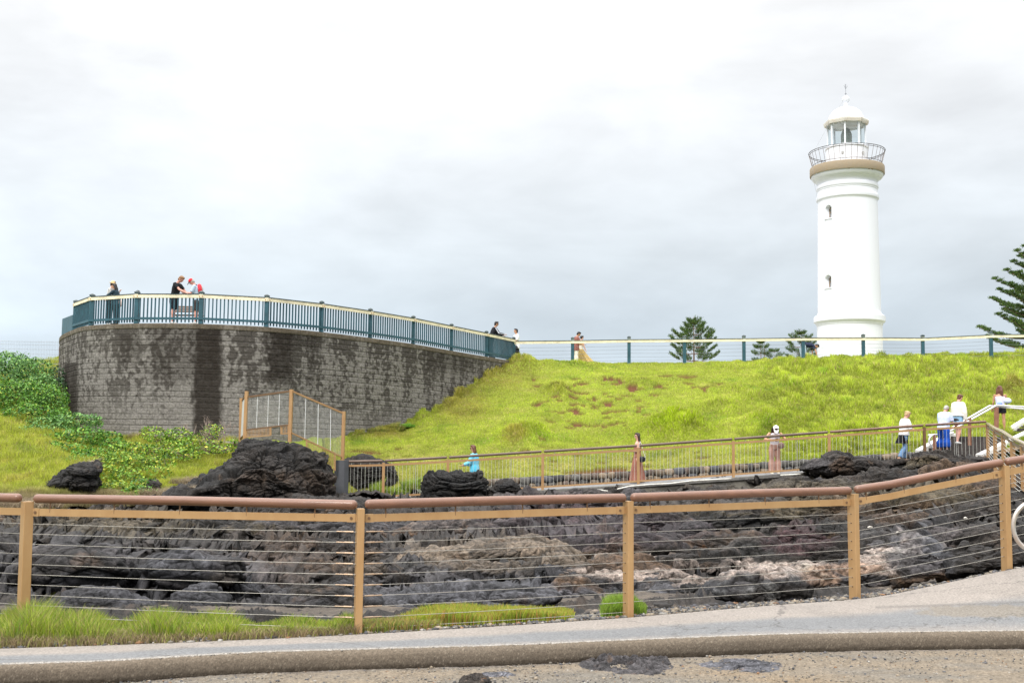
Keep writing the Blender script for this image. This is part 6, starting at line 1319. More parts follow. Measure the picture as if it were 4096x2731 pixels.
for i, (x, y, Y, a, n, hs) in enumerate([(690, 1975, 31.5, 1.0, 1500, 0.34), (780, 1925, 33.2, 0.8, 1100, 0.3), (360, 2075, 28.0, 0.8, 1000, 0.36), (100, 2015, 30.0, 1.0, 1200, 0.3), (355, 1860, 32.6, 0.3, 400, 0.3)]):
    tussock(x, y, Y, a, 0.35, n, [(0.42, 0.34, 0.24), (0.34, 0.27, 0.18), (0.28, 0.22, 0.14)], ['dry straw tangle on the left shoulder of the black outcrop', 'dry straw patch higher on the shoulder of the black outcrop', 'dead grass hanging over the brown rock behind the near fence', 'dead grass above the rocks at the left edge', 'dry tuft on top of the triangular black rock'][i], 110 + i, name='dry_grass', hs=hs, lean=1.3)
def litter():
    m = MB(); c = PV(277, 1730, 37.6); m.add([c + Vector(q) for q in ((-.05, 0, .09), (.05, .02, .08), (.03, -.03, -.02), (.0, .02, -.09), (-.04, 0, -.03))], [(0, 1, 2), (0, 2, 4), (4, 2, 3)])
    o = m.build('litter_scrap', mat('litter', (0.75, 0.82, 0.85), 0.5), None, False, c); tag(o, 'scrap of pale plastic litter caught in the green shrub', 'litter')
    r = random.Random(8)
    for i, (x, y, Y, ln, lab) in enumerate([(3310, 2172, 17.0, 0.17, 'white driftwood stick left of the fourth post'), (3350, 2166, 17.2, 0.16, 'pale driftwood stick touching the fourth post'), (3272, 2203, 16.6, 0.05, 'short white driftwood chip below the sticks'), (3480, 2108, 19.0, 0.08, 'thin curved white stick among dark stones'), (3605, 2130, 18.5, 0.16, 'long thin pale stick among the stones at the right'), (3862, 2072, 17.5, 0.05, 'small white shell fragment near the fifth post'), (2395, 2405, 12.6, 0.09, 'orange brown stick beside the tuft at the third post')]):
        p = PV(x, y, Y - 0.6); m = MB(); a = r.uniform(-0.3, 0.3); d = Vector((math.cos(a), 0, math.sin(a) * 0.6)) * ln / 2; m.tube([p - d, p + Vector((0, 0, 0.01)), p + d], [0.010, 0.016, 0.008], 6)
        o = m.build('driftwood', mat('driftwood', (0.62, 0.57, 0.50), 0.8) if i < 6 else mat('orange_stick', (0.45, 0.22, 0.10), 0.8), None, False, p); tag(o, lab, 'driftwood')
litter()

# ================================================================== BENCH ON THE PLATFORM
def bench():
    b = PV(745, 1296, 43.2); root = base_thing('bench', b, label='brown slatted bench back between the two men on the platform', cat='bench'); M_ = mat('bench_timber', (0.16, 0.095, 0.06), 0.7, noise=(6, 0.4)); px = b.x; y = b.y; z = 5.85
    for k in range(3):
        m = MB(); m.box((px, y, z + 0.86 - 0.085 * k - 0.13), (1.15, 0.03, 0.068)); part(m, 'back_slat', M_, root)
    for k in range(3):
        m = MB(); m.box((px, y + 0.15 + 0.12 * k, z + 0.44), (1.15, 0.10, 0.03)); part(m, 'seat_slat', M_, root)
    for s in (-0.48, 0.48):
        m = MB(); m.bar((px + s, y + 0.03, z), (px + s, y + 0.02, z + 0.78), 0.05, 0.05, up=(0, 1, 0)); m.bar((px + s, y + 0.42, z), (px + s, y + 0.42, z + 0.42), 0.05, 0.05, up=(0, 1, 0)); part(m, 'leg', M_DTEAL, root)
bench()

# ================================================================== PEOPLE
def remeshed(mb, name, m, root, vox, smooth_it=2):
    me = bpy.data.meshes.new('tmp'); me.from_pydata(mb.v, [], mb.f); me.update(); o = bpy.data.objects.new('tmp', me); COL.objects.link(o)
    bm = bmesh.new(); bm.from_mesh(me); bmesh.ops.recalc_face_normals(bm, faces=bm.faces); bm.to_mesh(me); bm.free()
    md = o.modifiers.new('r', 'REMESH'); md.mode = 'VOXEL'; md.voxel_size = vox; md.use_smooth_shade = True
    s = o.modifiers.new('s', 'SMOOTH'); s.iterations = smooth_it; s.factor = 0.5
    dg = bpy.context.evaluated_depsgraph_get(); dg.update(); me2 = bpy.data.meshes.new_from_object(o.evaluated_get(dg)); bpy.data.objects.remove(o); bpy.data.meshes.remove(me)
    me2.name = name; me2.materials.clear(); me2.materials.append(m); r = bpy.data.objects.new(name, me2); link(r, root); return r
SKIN = {'fair': (0.62, 0.36, 0.27), 'tan': (0.50, 0.27, 0.165), 'pink': (0.60, 0.30, 0.23), 'brown': (0.38, 0.20, 0.12)}
def cloth(name, col=None, noise=(14, 0.12)): return mat('cloth_' + name, col, 0.85, noise=noise, spec=0.15)
def person(px, py, Y, H, yaw, label, skin='fair', lean=0, headp=0, headyaw=0, armL=(5, 12, 10, 5), armR=(5, 12, 10, 5), legL=(0, 3, 0), legR=(0, 3, 0),
           top=None, bottom=None, shoe='white', hair=('short', 'brown'), wd=1.0, group=None, extra=None, faceit=True):
    """angles in degrees; arm = (upper forward, upper outward, fore forward, fore outward); leg = (thigh forward, outward, shin forward)"""
    base = P(px, py, Y); root = base_thing('person', base, label=label, cat='person', group=group)
    ya = R(yaw); f = Vector((math.cos(ya), math.sin(ya), 0)); l = Vector((-math.sin(ya), math.cos(ya), 0)); u = Vector((0, 0, 1))
    def dr(p, o, s): return (f * math.sin(R(p)) * math.cos(R(o)) + l * (s * math.sin(R(o))) - u * (math.cos(R(p)) * math.cos(R(o)))).normalized()
    J = {}; hip = u * 0.525 * H
    for s, n_, lg in ((1, 'L', legL), (-1, 'R', legR)):
        h = hip + l * (s * 0.052 * H); k = h + dr(lg[0], lg[1], s) * 0.245 * H; a = k + dr(lg[2], lg[1] * 0.5, s) * 0.245 * H; J['h' + n_], J['k' + n_], J['a' + n_] = h, k, a
    dz = 0.038 * H - min(J['aL'].z, J['aR'].z); 
    for k in J: J[k] = J[k] + u * dz
    hip = hip + u * dz
    T = (u * math.cos(R(lean)) + f * math.sin(R(lean))).normalized(); tf = (f * math.cos(R(lean)) - u * math.sin(R(lean)))
    waist = hip + T * 0.085 * H; chest = hip + T * 0.20 * H; sh = hip + T * 0.285 * H; nk = hip + T * 0.315 * H
    hp = lean + headp; hd = (u * math.cos(R(hp)) + f * math.sin(R(hp))).normalized(); hy = R(headyaw); ff = (f * math.cos(hy) + l * math.sin(hy)); hf = (ff * math.cos(R(hp)) - u * math.sin(R(hp))).normalized(); hl = hd.cross(hf).normalized()
    hc = nk + (T * 0.5 + hd * 0.5).normalized() * 0.045 * H + hd * 0.052 * H + hf * 0.012 * H
    sw = 0.102 * H * wd
    for s, n_, am in ((1, 'L', armL), (-1, 'R', armR)):
        a = sh + l * (s * sw) - T * 0.005 * H; e_ = a + dr(am[0], am[1], s) * 0.172 * H; w_ = e_ + dr(am[2], am[3], s) * 0.148 * H; J['s' + n_], J['e' + n_], J['w' + n_] = a, e_, w_
    k = H
    sm = mat('skin_' + skin, SKIN[skin], 0.55, noise=(5, 0.08))
    b = MB()
    ell = [(hip - T * 0.03 * k, 0.078, 0.058), (hip, 0.090 * wd, 0.066), (waist, 0.070 * wd, 0.052), (chest, 0.092 * wd, 0.062), (sh - T * 0.02 * k, 0.092 * wd, 0.056), (nk - T * 0.012 * k, 0.045, 0.04)]
    b.loft([q[0] for q in ell], [(q[1] * k, q[2] * k) for q in ell], 14, ref=l)
    b.loft([nk - T * 0.03 * k, nk + T * 0.01 * k, hc - hd * 0.02 * k], [(0.036 * k, 0.036 * k), (0.031 * k, 0.032 * k), (0.031 * k, 0.032 * k)], 10, ref=l)
    HM = Matrix((hl, hf, hd)).transposed()
    b.ell(hc + hd * 0.012 * k, (0.043 * k, 0.052 * k, 0.054 * k), 16, 12, HM); b.ell(hc + hf * 0.016 * k - hd * 0.026 * k, (0.031 * k, 0.034 * k, 0.036 * k), 12, 9, HM)
    b.ell(hc + hf * 0.055 * k - hd * 0.006 * k, (0.0085 * k, 0.013 * k, 0.014 * k), 8, 6, HM)
    for s in (1, -1): b.ell(hc + hl * s * 0.044 * k - hf * 0.004 * k - hd * 0.004 * k, (0.006 * k, 0.012 * k, 0.018 * k), 8, 6, HM)
    for n_, s in (('L', 1), ('R', -1)):
        a, e_, w_ = J['s' + n_], J['e' + n_], J['w' + n_]
        b.loft([a - (e_ - a) * 0.04, a.lerp(e_, 0.3), a.lerp(e_, 0.8), e_, e_.lerp(w_, 0.3), w_], [(r_ * k, r_ * k) for r_ in (0.030, 0.028, 0.023, 0.0225, 0.0225, 0.0145)], 10)
        d = (w_ - e_).normalized(); sd = d.cross(u); sd = sd.normalized() if sd.length > 0.1 else l; pl = w_ + d * 0.028 * k
        b.ell(pl, (0.011 * k, 0.022 * k, 0.030 * k), 10, 7, Matrix((d.cross(sd).normalized(), sd, d)).transposed())
        for q in range(4):
            o = sd * ((q - 1.5) * 0.0098 * k); fl = (0.030, 0.034, 0.032, 0.026)[q] * k; t0 = pl + d * 0.022 * k + o; t1 = t0 + (d + u * -0.25).normalized() * fl * 0.55; t2 = t1 + (d * 0.6 - u * 0.7).normalized() * fl * 0.45
            b.tube([t0, t1, t2], [0.0052 * k, 0.005 * k, 0.0042 * k], 6)
        th0 = w_ + d * 0.012 * k + sd * 0.018 * k; b.tube([th0, th0 + (d + sd * 0.7).normalized() * 0.022 * k, th0 + (d * 1.2 + sd * 0.5).normalized() * 0.038 * k], [0.007 * k, 0.006 * k, 0.005 * k], 6)
        h, kn, an = J['h' + n_], J['k' + n_], J['a' + n_]
        b.loft([h + u * 0.02 * k, h.lerp(kn, 0.25), h.lerp(kn, 0.75), kn, kn.lerp(an, 0.3), kn.lerp(an, 0.75), an], [(r_ * k, r_ * k) for r_ in (0.050, 0.051, 0.036, 0.031, 0.033, 0.021, 0.019)], 12)
        b.loft([an - f * 0.028 * k - u * 0.012 * k, an - u * 0.016 * k, an + f * 0.05 * k - u * 0.022 * k, an + f * 0.095 * k - u * 0.028 * k], [(0.02 * k, 0.016 * k), (0.024 * k, 0.02 * k), (0.025 * k, 0.013 * k), (0.018 * k, 0.008 * k)], 10, ref=l)
    remeshed(b, 'body', sm, root, 0.0075 * k)
    off = 0.012 * k
    def torso(z0, z1, ex, name, m_, sleeve=0.0, wide=1.0, sleeve_w=1.0, hem=0.0):
        t = MB(); pts, rad = [], []
        prof_ = [(-0.10, 0.098, 0.074), (-0.04, 0.096, 0.070), (0.0, 0.094 * wd, 0.070), (0.085, 0.078 * wd, 0.060), (0.20, 0.096 * wd, 0.068), (0.265, 0.094 * wd, 0.060), (0.295, 0.062, 0.050), (0.31, 0.047, 0.045)]
        zs = [q for q in [-0.10, -0.06, -0.02, 0.03, 0.085, 0.14, 0.20, 0.24, 0.265, 0.295, 0.31] if z0 - 1e-6 <= q <= z1 + 1e-6]
        if zs[0] > z0 + 0.005: zs = [z0] + zs
        for z in zs:
            ww = np.interp(z, [q[0] for q in prof_], [q[1] for q in prof_]); dd = np.interp(z, [q[0] for q in prof_], [q[2] for q in prof_]); gx = 1 + hem * max(0, (0.2 - z)) * 2
            c = hip + (T if z > 0 else u) * z * k; pts.append(c); rad.append(((ww * k + ex) * wide * gx, (dd * k + ex) * wide * gx))
        t.loft(pts, rad, 16, ref=l)
        if sleeve > 0:
            for n_ in 'LR':
                a, e_, w_ = J['s' + n_], J['e' + n_], J['w' + n_]; in_ = (sh - a).normalized()
                P_ = [a + in_ * 0.03 * k, a, a.lerp(e_, min(1, sleeve * 2) * 0.5), a.lerp(e_, min(1, sleeve * 2))]; R_ = [0.040, 0.039, 0.036 * sleeve_w, 0.034 * sleeve_w]
                if sleeve > 0.5: P_ += [e_.lerp(w_, (sleeve - 0.5) * 2 * 0.5), e_.lerp(w_, (sleeve - 0.5) * 2 * 0.97)]; R_ += [0.030 * sleeve_w, 0.024 * sleeve_w]
                t.loft(P_, [(q * k, q * k) for q in R_], 12)
        return remeshed(t, name, m_, root, 0.010 * k, 1)
    def legs(name, m_, length=1.0, w0=1.0, w1=1.0, folds=True):
        t = MB(); t.loft([hip + T * 0.075 * k, hip + T * 0.03 * k, hip - u * 0.03 * k, hip - u * 0.06 * k], [(0.078 * wd * k + off, 0.058 * k + off), (0.090 * wd * k + off, 0.066 * k + off), (0.092 * k + off, 0.068 * k + off), (0.08 * k, 0.055 * k)], 16, ref=l)
        for n_ in 'LR':
            h, kn, an = J['h' + n_], J['k' + n_], J['a' + n_]; path = [(h + u * 0.0 * k, 0.056), (h.lerp(kn, 0.3), 0.054 * w0), (h.lerp(kn, 0.7), 0.045 * w0), (kn, 0.040 * w0), (kn.lerp(an, 0.35), 0.039 * w1), (kn.lerp(an, 0.7), 0.034 * w1), (kn.lerp(an, 1.0), 0.033 * w1)]
            fr = np.array([0, 0.15, 0.35, 0.5, 0.675, 0.85, 1.0]); P_, R_ = [], []
            for (q, rr), t_ in zip(path, fr):
                if t_ <= length: P_.append(q); R_.append((rr * k + 0.004, rr * k + 0.004))
            if fr[len(P_) - 1] < length and len(P_) < 7:
                i = len(P_) - 1; a_ = (length - fr[i]) / (fr[i + 1] - fr[i]); P_.append(path[i][0].lerp(path[i + 1][0], a_)); rr = path[i][1] * (1 - a_) + path[i + 1][1] * a_; R_.append((rr * k + 0.006, rr * k + 0.006))
            t.loft(P_, R_, 14)
        return remeshed(t, name, m_, root, 0.010 * k, 1)
    def gown(name, m_, z0, z1, r0, r1, depth=0.8, sway=Vector((0, 0, 0)), folds=9, seed=0):
        """open bell of cloth from height z0 (top) to z1, in body heights"""
        n, mr = 64, 18; vs = []; rr = random.Random(seed); ph = rr.uniform(0, 6)
        for i in range(mr):
            t = i / (mr - 1); z = z0 + (z1 - z0) * t; c = hip * 0 + u * z * k + (T * 0 if z < 0.6 else f * math.sin(R(lean)) * (z - 0.52) * k) + sway * t ** 1.5; rd = (r0 + (r1 - r0) * t ** 0.85) * k
            for j in range(n):
                a = 2 * math.pi * j / n; w2 = 1 + 0.10 * t * math.sin(folds * a + ph) + 0.05 * t * math.sin((folds * 2 + 1) * a + 2 * ph); vs.append(c + l * (math.cos(a) * rd * w2) + f * (math.sin(a) * rd * depth * w2))
        t_ = MB(); t_.add(vs, [(i * n + j, i * n + (j + 1) % n, (i + 1) * n + (j + 1) % n, (i + 1) * n + j) for i in range(mr - 1) for j in range(n)]); o = t_.build(name, m_, root, True); return o
    api = dict(torso=torso, legs=legs, gown=gown, J=J, f=f, l=l, u=u, T=T, k=k, hip=hip, waist=waist, chest=chest, sh=sh, nk=nk, hc=hc, hd=hd, hf=hf, hl=hl, HM=HM, root=root, off=off, tf=tf, MB=MB)
    if top: top(api)
    if bottom: bottom(api)
    if shoe:
        for n_ in 'LR':
            an = J['a' + n_]; m = MB(); m.loft([an - f * 0.036 * k - u * 0.016 * k, an - u * 0.014 * k, an + f * 0.05 * k - u * 0.021 * k, an + f * 0.10 * k - u * 0.026 * k, an + f * 0.112 * k - u * 0.03 * k], [(0.022 * k, 0.022 * k), (0.028 * k, 0.027 * k), (0.030 * k, 0.018 * k), (0.024 * k, 0.013 * k), (0.01 * k, 0.006 * k)], 12, ref=l); m.build('shoe', mat('shoe_' + shoe, {'white': (0.75, 0.75, 0.73), 'black': (0.03, 0.03, 0.03), 'sandal': (0.45, 0.25, 0.15), 'purple': (0.35, 0.35, 0.6), 'cream': (0.65, 0.6, 0.48)}[shoe], 0.6), root, True)
    hs, hcn = hair; HC_ = {'brown': (0.085, 0.040, 0.022), 'black': (0.014, 0.012, 0.012), 'dark': (0.035, 0.018, 0.013), 'ginger': (0.23, 0.12, 0.055), 'blonde': (0.45, 0.31, 0.16), 'grey': (0.36, 0.34, 0.30), 'auburn': (0.11, 0.045, 0.025)}
    if hs != 'none':
        hm = mat('hair_' + hcn, HC_[hcn], 0.5, noise=(30, 0.4), spec=0.3); h_ = MB(); h_.ell(hc + hd * 0.020 * k - hf * 0.010 * k, (0.049 * k, 0.052 * k, 0.054 * k), 18, 12, HM)
        h_.ell(hc + hd * 0.052 * k + hf * 0.014 * k, (0.040 * k, 0.042 * k, 0.024 * k), 14, 8, HM)
        h_.ell(hc - hf * 0.026 * k - hd * 0.012 * k, (0.042 * k, 0.034 * k, 0.044 * k), 14, 9, HM)
        if hs == 'bun': h_.ell(hc - hf * 0.058 * k + hd * 0.02 * k, (0.026 * k, 0.022 * k, 0.024 * k), 12, 8, HM)
        if hs in ('long', 'verylong'):
            L_ = 0.17 if hs == 'long' else 0.23
            for s in (-1, -0.4, 0.4, 1):
                a = hc + hd * 0.02 * k - hf * 0.02 * k + hl * s * 0.034 * k; b_ = hc - hd * 0.055 * k - hf * 0.034 * k + hl * s * 0.046 * k; c_ = b_ - u * L_ * 0.55 * k - f * 0.012 * k + l * s * 0.012 * k; d_ = b_ - u * L_ * k - f * 0.006 * k + l * s * 0.02 * k
                h_.loft([a, b_, c_, d_], [(0.03 * k, 0.026 * k), (0.032 * k, 0.026 * k), (0.028 * k, 0.020 * k), (0.010 * k, 0.008 * k)], 10, ref=l)
        remeshed(h_, 'hair', hm, root, 0.008 * k, 1)
    if faceit:
        e_ = MB()
        for s in (1, -1): e_.ell(hc + hf * 0.047 * k + hl * s * 0.019 * k + hd * 0.010 * k, (0.006 * k, 0.005 * k, 0.004 * k), 8, 6, HM)
        e_.build('eyes', mat('eye_dark', (0.03, 0.02, 0.02), 0.3), root)
        e_ = MB(); e_.ell(hc + hf * 0.049 * k - hd * 0.033 * k, (0.013 * k, 0.005 * k, 0.004 * k), 8, 6, HM); e_.build('mouth', mat('lips', (0.40, 0.15, 0.13), 0.5), root)
    if extra: extra(api)
    return root, api
def sunglasses(A, col=(0.02, 0.02, 0.02)):
    m = A['MB'](); k = A['k']
    for s in (1, -1): m.ell(A['hc'] + A['hf'] * 0.053 * k + A['hl'] * s * 0.019 * k + A['hd'] * 0.009 * k, (0.017 * k, 0.006 * k, 0.013 * k), 10, 7, A['HM'])
    for s in (1, -1): m.bar(A['hc'] + A['hf'] * 0.05 * k + A['hl'] * s * 0.036 * k + A['hd'] * 0.010 * k, A['hc'] - A['hf'] * 0.008 * k + A['hl'] * s * 0.045 * k + A['hd'] * 0.008 * k, 0.004, 0.006)
    m.build('sunglasses', mat('sunglass', col, 0.2), A['root'], True)
def cap(A, col, brim_col=None, name='cap', wide=False):
    m = A['MB'](); k = A['k']; HM = A['HM']; c = A['hc'] + A['hd'] * 0.032 * k
    pr = [(0.056 * math.cos(R(t)) * k, 0.050 * math.sin(R(t)) * k) for t in (-12, 0, 15, 30, 45, 60, 75, 86)]; m.lathe(pr, c - A['hf'] * 0.002 * k, 20, M=HM)
    o = m.build(name, mat('hat_' + str(col), col, 0.85, noise=(20, 0.2)), A['root'], True)
    m = A['MB']()
    if wide: m.lathe([(0.05 * k, -0.006 * k), (0.092 * k, -0.018 * k), (0.093 * k, -0.014 * k), (0.05 * k, 0.002 * k)], c, 24, M=HM)
    else: m.loft([c + A['hf'] * 0.03 * k, c + A['hf'] * 0.06 * k - A['hd'] * 0.004 * k, c + A['hf'] * 0.10 * k - A['hd'] * 0.016 * k, c + A['hf'] * 0.11 * k - A['hd'] * 0.02 * k], [(0.05 * k, 0.005 * k), (0.046 * k, 0.005 * k), (0.034 * k, 0.005 * k), (0.015 * k, 0.003 * k)], 14, ref=A['l'])
    b = m.build('brim', mat('hat_' + str(brim_col or col), brim_col or col, 0.85, noise=(20, 0.2)), o, True)
def phone(A, both=True, at=None):
    k = A['k']; c = at or (A['J']['wL'] + A['J']['wR']) / 2 + A['f'] * 0.07; m = MB(); m.box(c, (0.075, 0.012, 0.15), Matrix.Rotation(math.atan2(A['f'].y, A['f'].x) - R(90), 3, 'Z') @ Matrix.Rotation(R(-50), 3, 'X'))
    o = m.build('phone', mat('phone_black', (0.02, 0.02, 0.025), 0.2), None, False, c + A['root'].location * 0); o.location = c + A['root'].location; return o

YP = 37.75
PEOPLE = []
# -- platform
_, A = person(692, 1297, 42.0, 1.86, -12, 'tall ginger haired man in black shirt and black shorts leaning on the platform rail', 'pink', lean=14, headp=28, armL=(38, 8, 62, -5), armR=(44, 6, 66, 0), legL=(-6, 3, -4), legR=(6, 4, 0), wd=1.12, hair=('short', 'ginger'), shoe='white',
    top=lambda A: A['torso'](-0.06, 0.31, A['off'], 'shirt', cloth('black', (0.018, 0.019, 0.021)), 0.32), bottom=lambda A: (A['legs']('shorts', cloth('blackshort', (0.015, 0.017, 0.022)), 0.46, 1.25, 1.2),))
def stripe_side(A):
    pass
def backpack(A):
    k = A['k']; c = A['chest'] - A['tf'] * 0.095 * k + A['T'] * 0.01 * k; m = MB(); Mx = Matrix((A['l'], A['tf'], A['T'])).transposed(); m.ell(c, (0.085 * k, 0.062 * k, 0.125 * k), 16, 12, Mx); o = m.build('backpack', mat('pack_red', (0.62, 0.03, 0.045), 0.7), None, True, Vector((0, 0, 0)) + c); o.location = A['root'].location + c; tag(o, 'red and grey backpack on the back of the man in the red cap', 'backpack')
    m = MB(); m.ell(Vector((0, 0, 0)) - A["tf"] * 0.028 * k + A['l'] * 0.01, (0.045 * k, 0.045 * k, 0.09 * k), 12, 9, Mx); m.build('grey_panel', mat('pack_grey', (0.42, 0.40, 0.38), 0.8), o, True)
    m = MB()
    for s in (1, -1): m.tube([A['sh'] - c + A['l'] * s * 0.06 * k - A['tf'] * 0.06 * k + A['T'] * 0.02 * k, A['sh'] - c + A['l'] * s * 0.065 * k + A['T'] * 0.03 * k, A['sh'] - c + A['l'] * s * 0.07 * k + A['tf'] * 0.05 * k - A['T'] * 0.03 * k, A['waist'] - c + A['l'] * s * 0.09 * k + A['tf'] * 0.02 * k, A['waist'] - c + A['l'] * s * 0.08 * k - A['tf'] * 0.06 * k], 0.016, 6)
    m.build('strap', mat('pack_black', (0.02, 0.02, 0.02), 0.8), o)
def striped(name, c1, c2, ws=0.09):
    m = mat('stripe_' + name, c1, 0.85, spec=0.15); t = m.node_tree; b = t.nodes['Principled BSDF']; w_ = t.nodes.new('ShaderNodeTexWave'); w_.bands_direction = 'Z'; w_.inputs['Scale'].default_value = 1 / ws / 6.283 * 3.14; co = t.nodes.new('ShaderNodeTexCoord'); t.links.new(co.outputs['Object'], w_.inputs[0]); rp = t.nodes.new('ShaderNodeValToRGB'); rp.color_ramp.elements[0].position = 0.72; rp.color_ramp.elements[0].color = (*c1, 1); rp.color_ramp.elements[1].position = 0.78; rp.color_ramp.elements[1].color = (*c2, 1); t.links.new(w_.outputs[0], rp.inputs[0]); t.links.new(rp.outputs[0], b.inputs['Base Color']); return m
person(783, 1297, 42.1, 1.74, 188, 'older man in red cap and striped shirt holding a phone on the platform', 'pink', lean=9, headp=34, armL=(22, 6, 98, -14), armR=(22, 6, 98, -14), hair=('short', 'grey'), wd=1.08, shoe='white',
    top=lambda A: A['torso'](-0.07, 0.31, A['off'], 'shirt', striped('blue', (0.30, 0.44, 0.58), (0.75, 0.78, 0.80), 0.075), 0.40, 1.04, 1.15), bottom=lambda A: A['legs']('shorts', cloth('greyshort', (0.055, 0.048, 0.045)), 0.48, 1.35, 1.3),
    extra=lambda A: (cap(A, (0.75, 0.02, 0.03), (0.13, 0.11, 0.11)), backpack(A), tag(phone(A), 'small phone held by the man in the red cap', 'phone')))
person(436, 1300, 43.6, 1.70, 0, 'person in straw hat and black and white striped top hugging someone on the platform', 'fair', lean=4, headp=10, armL=(25, 6, 145, -10), armR=(20, 0, 150, -10), hair=('short', 'brown'), shoe='white', group=None,
    top=lambda A: A['torso'](-0.04, 0.31, A['off'], 'striped_top', striped('bw', (0.78, 0.76, 0.72), (0.03, 0.03, 0.04), 0.06), 1.0), bottom=lambda A: A['legs']('trousers', cloth('blackpants', (0.02, 0.02, 0.023)), 1.0, 1.0, 1.0), extra=lambda A: cap(A, (0.55, 0.40, 0.20), None, 'straw_hat', True))
def crossbag(A):
    c = A['hip'] + A['f'] * -0.16; m = MB(); m.ell(c * 0, (0.10, 0.07, 0.14), 12, 9); o = m.build('handbag', mat('pinkbag', (0.62, 0.48, 0.42), 0.7), None, True); o.location = A['root'].location + c; tag(o, 'pale pink bag hanging beside the hugging dark haired person', 'bag')
person(462, 1300, 43.4, 1.60, 175, 'dark haired person in navy being hugged on the platform', 'tan', lean=6, headp=6, armL=(50, 10, 60, -10), armR=(50, 10, 60, -10), hair=('long', 'black'), shoe='black',
    top=lambda A: A['torso'](-0.06, 0.31, A['off'], 'jacket', cloth('navyj', (0.025, 0.045, 0.06)), 1.0, 1.08), bottom=lambda A: A['legs']('trousers', cloth('blackpants', (0.02, 0.02, 0.023)), 1.0, 1.1, 1.0), extra=crossbag)
person(548, 1302, 44.5, 1.37, 178, 'person in a dark cap almost hidden behind a teal platform post', 'brown', lean=0, headp=0, armL=(2, 2, 5, 0), armR=(2, 2, 5, 0), hair=('short', 'black'), shoe='black', wd=0.85,
    top=lambda A: A['torso'](-0.04, 0.31, A['off'] * 0.4, 'shirt', cloth('slate', (0.05, 0.09, 0.11)), 0.5), bottom=lambda A: A['legs']('trousers', cloth('slate', (0.05, 0.09, 0.11)), 1.0, 0.9, 0.9), extra=lambda A: cap(A, (0.03, 0.028, 0.028)))
def trackstripe(A):
    m = MB()
    for n_ in 'R':
        a, e_, w_ = A['J']['s' + n_], A['J']['e' + n_], A['J']['w' + n_]; k = A['k']; o = Vector((0, -1, 0)) * 0.040 * k
        for dx in (-0.018, 0.0, 0.018): m.bar(a + o * 1.02 + Vector((dx, 0, 0.0)) + A['T'] * 0.012 * k, e_ + o * 1.0 + Vector((dx, 0, 0)), 0.010, 0.006, up=(0, 1, 0)); m.bar(e_ + o * 1.0 + Vector((dx, 0, 0)), w_ + o * 0.65 + Vector((dx, 0, 0)), 0.010, 0.006, up=(0, 1, 0))
    m.build('sleeve_stripes', mat('stripe_white', (0.8, 0.82, 0.9), 0.7), A['root'])
person(1963, 1432, 53.2, 1.76, 12, 'man in black track top with white sleeve stripes leaning over the sloping railing', 'tan', lean=20, headp=-8, armL=(35, 5, 82, 0), armR=(35, 6, 82, 0), hair=('short', 'black'), wd=1.1, shoe='black',
    top=lambda A: (A['torso'](-0.05, 0.31, A['off'], 'track_top', cloth('black2', (0.018, 0.018, 0.022)), 1.0, 1.0, 1.05), trackstripe(A)), bottom=lambda A: A['legs']('trousers', cloth('blackpants'  , (0.02, 0.02, 0.023)), 1.0, 1.0, 1.0), extra=lambda A: sunglasses(A))
person(2066, 1452, 56.4, 1.74, 200, 'man in white t-shirt and black shorts walking past the corner post', 'tan', lean=2, headp=0, headyaw=-8, armL=(15, 5, 40, 0), armR=(-8, 5, 10, 0), legL=(22, 3, 12), legR=(-18, 3, -42), hair=('short', 'black'), wd=1.12, shoe='black',
    top=lambda A: A['torso'](-0.09, 0.31, A['off'] * 1.2, 't_shirt', cloth('white', (0.80, 0.81, 0.86)), 0.42, 1.05, 1.15), bottom=lambda A: A['legs']('shorts', cloth('blackshort'), 0.47, 1.2, 1.2))
person(2303, 1462, 58.0, 1.76, 15, 'man in red and white flower print shirt and cream trousers behind the hilltop fence', 'tan', lean=6, headp=26, armL=(12, 5, 80, -10), armR=(12, 5, 82, -8), hair=('short', 'black'), wd=1.05, shoe='white',
    top=lambda A: A['torso'](-0.10, 0.31, A['off'] * 1.5, 'flower_shirt', cloth('flower', (0.17, 0.025, 0.015), (20, 0.22, (0.8, 0.7, 0.62))), 0.42, 1.12, 1.3), bottom=lambda A: A['legs']('trousers', cloth('cream', (0.72, 0.66, 0.58)), 1.0, 1.15, 1.35))
person(2322, 1462, 58.8, 1.55, 25, 'woman in blowing yellow patterned skirt beside the man in the flower shirt', 'fair', lean=4, headp=8, armL=(10, 6, 30, 0), armR=(14, 8, 20, 10), hair=('bun', 'black'), shoe='sandal', faceit=True,
    top=lambda A: A['torso'](-0.02, 0.31, A['off'], 'cream_top', cloth('creamtop', (0.78, 0.72, 0.62)), 0.12), bottom=lambda A: A['gown']('skirt', cloth('yellowprint', (0.56, 0.42, 0.16), (16, 0.8, (0.26, 0.17, 0.05))), 0.60, 0.04, 0.07, 0.27, 0.9, A['l'] * 0 + Vector((0.34, 0, 0.10)), 9, 3))
def satchel(A): 
    m = MB(); m.ell((0, 0, 0), (0.24, 0.14, 0.14), 16, 10); m.tube([(-0.1, -0.08, 0.1), (0.05, -0.12, 0.06), (0.22, -0.1, 0.0)], 0.02, 6); o = m.build('bag', mat('patterned_bag', (0.55, 0.45, 0.38), 0.8, noise=(14, 0.8, (0.22, 0.14, 0.10))), None, True); o.location = PV(3240, 1436, 58.4); tag(o, 'patterned bag on the grass under the hands of the bending person', 'bag')
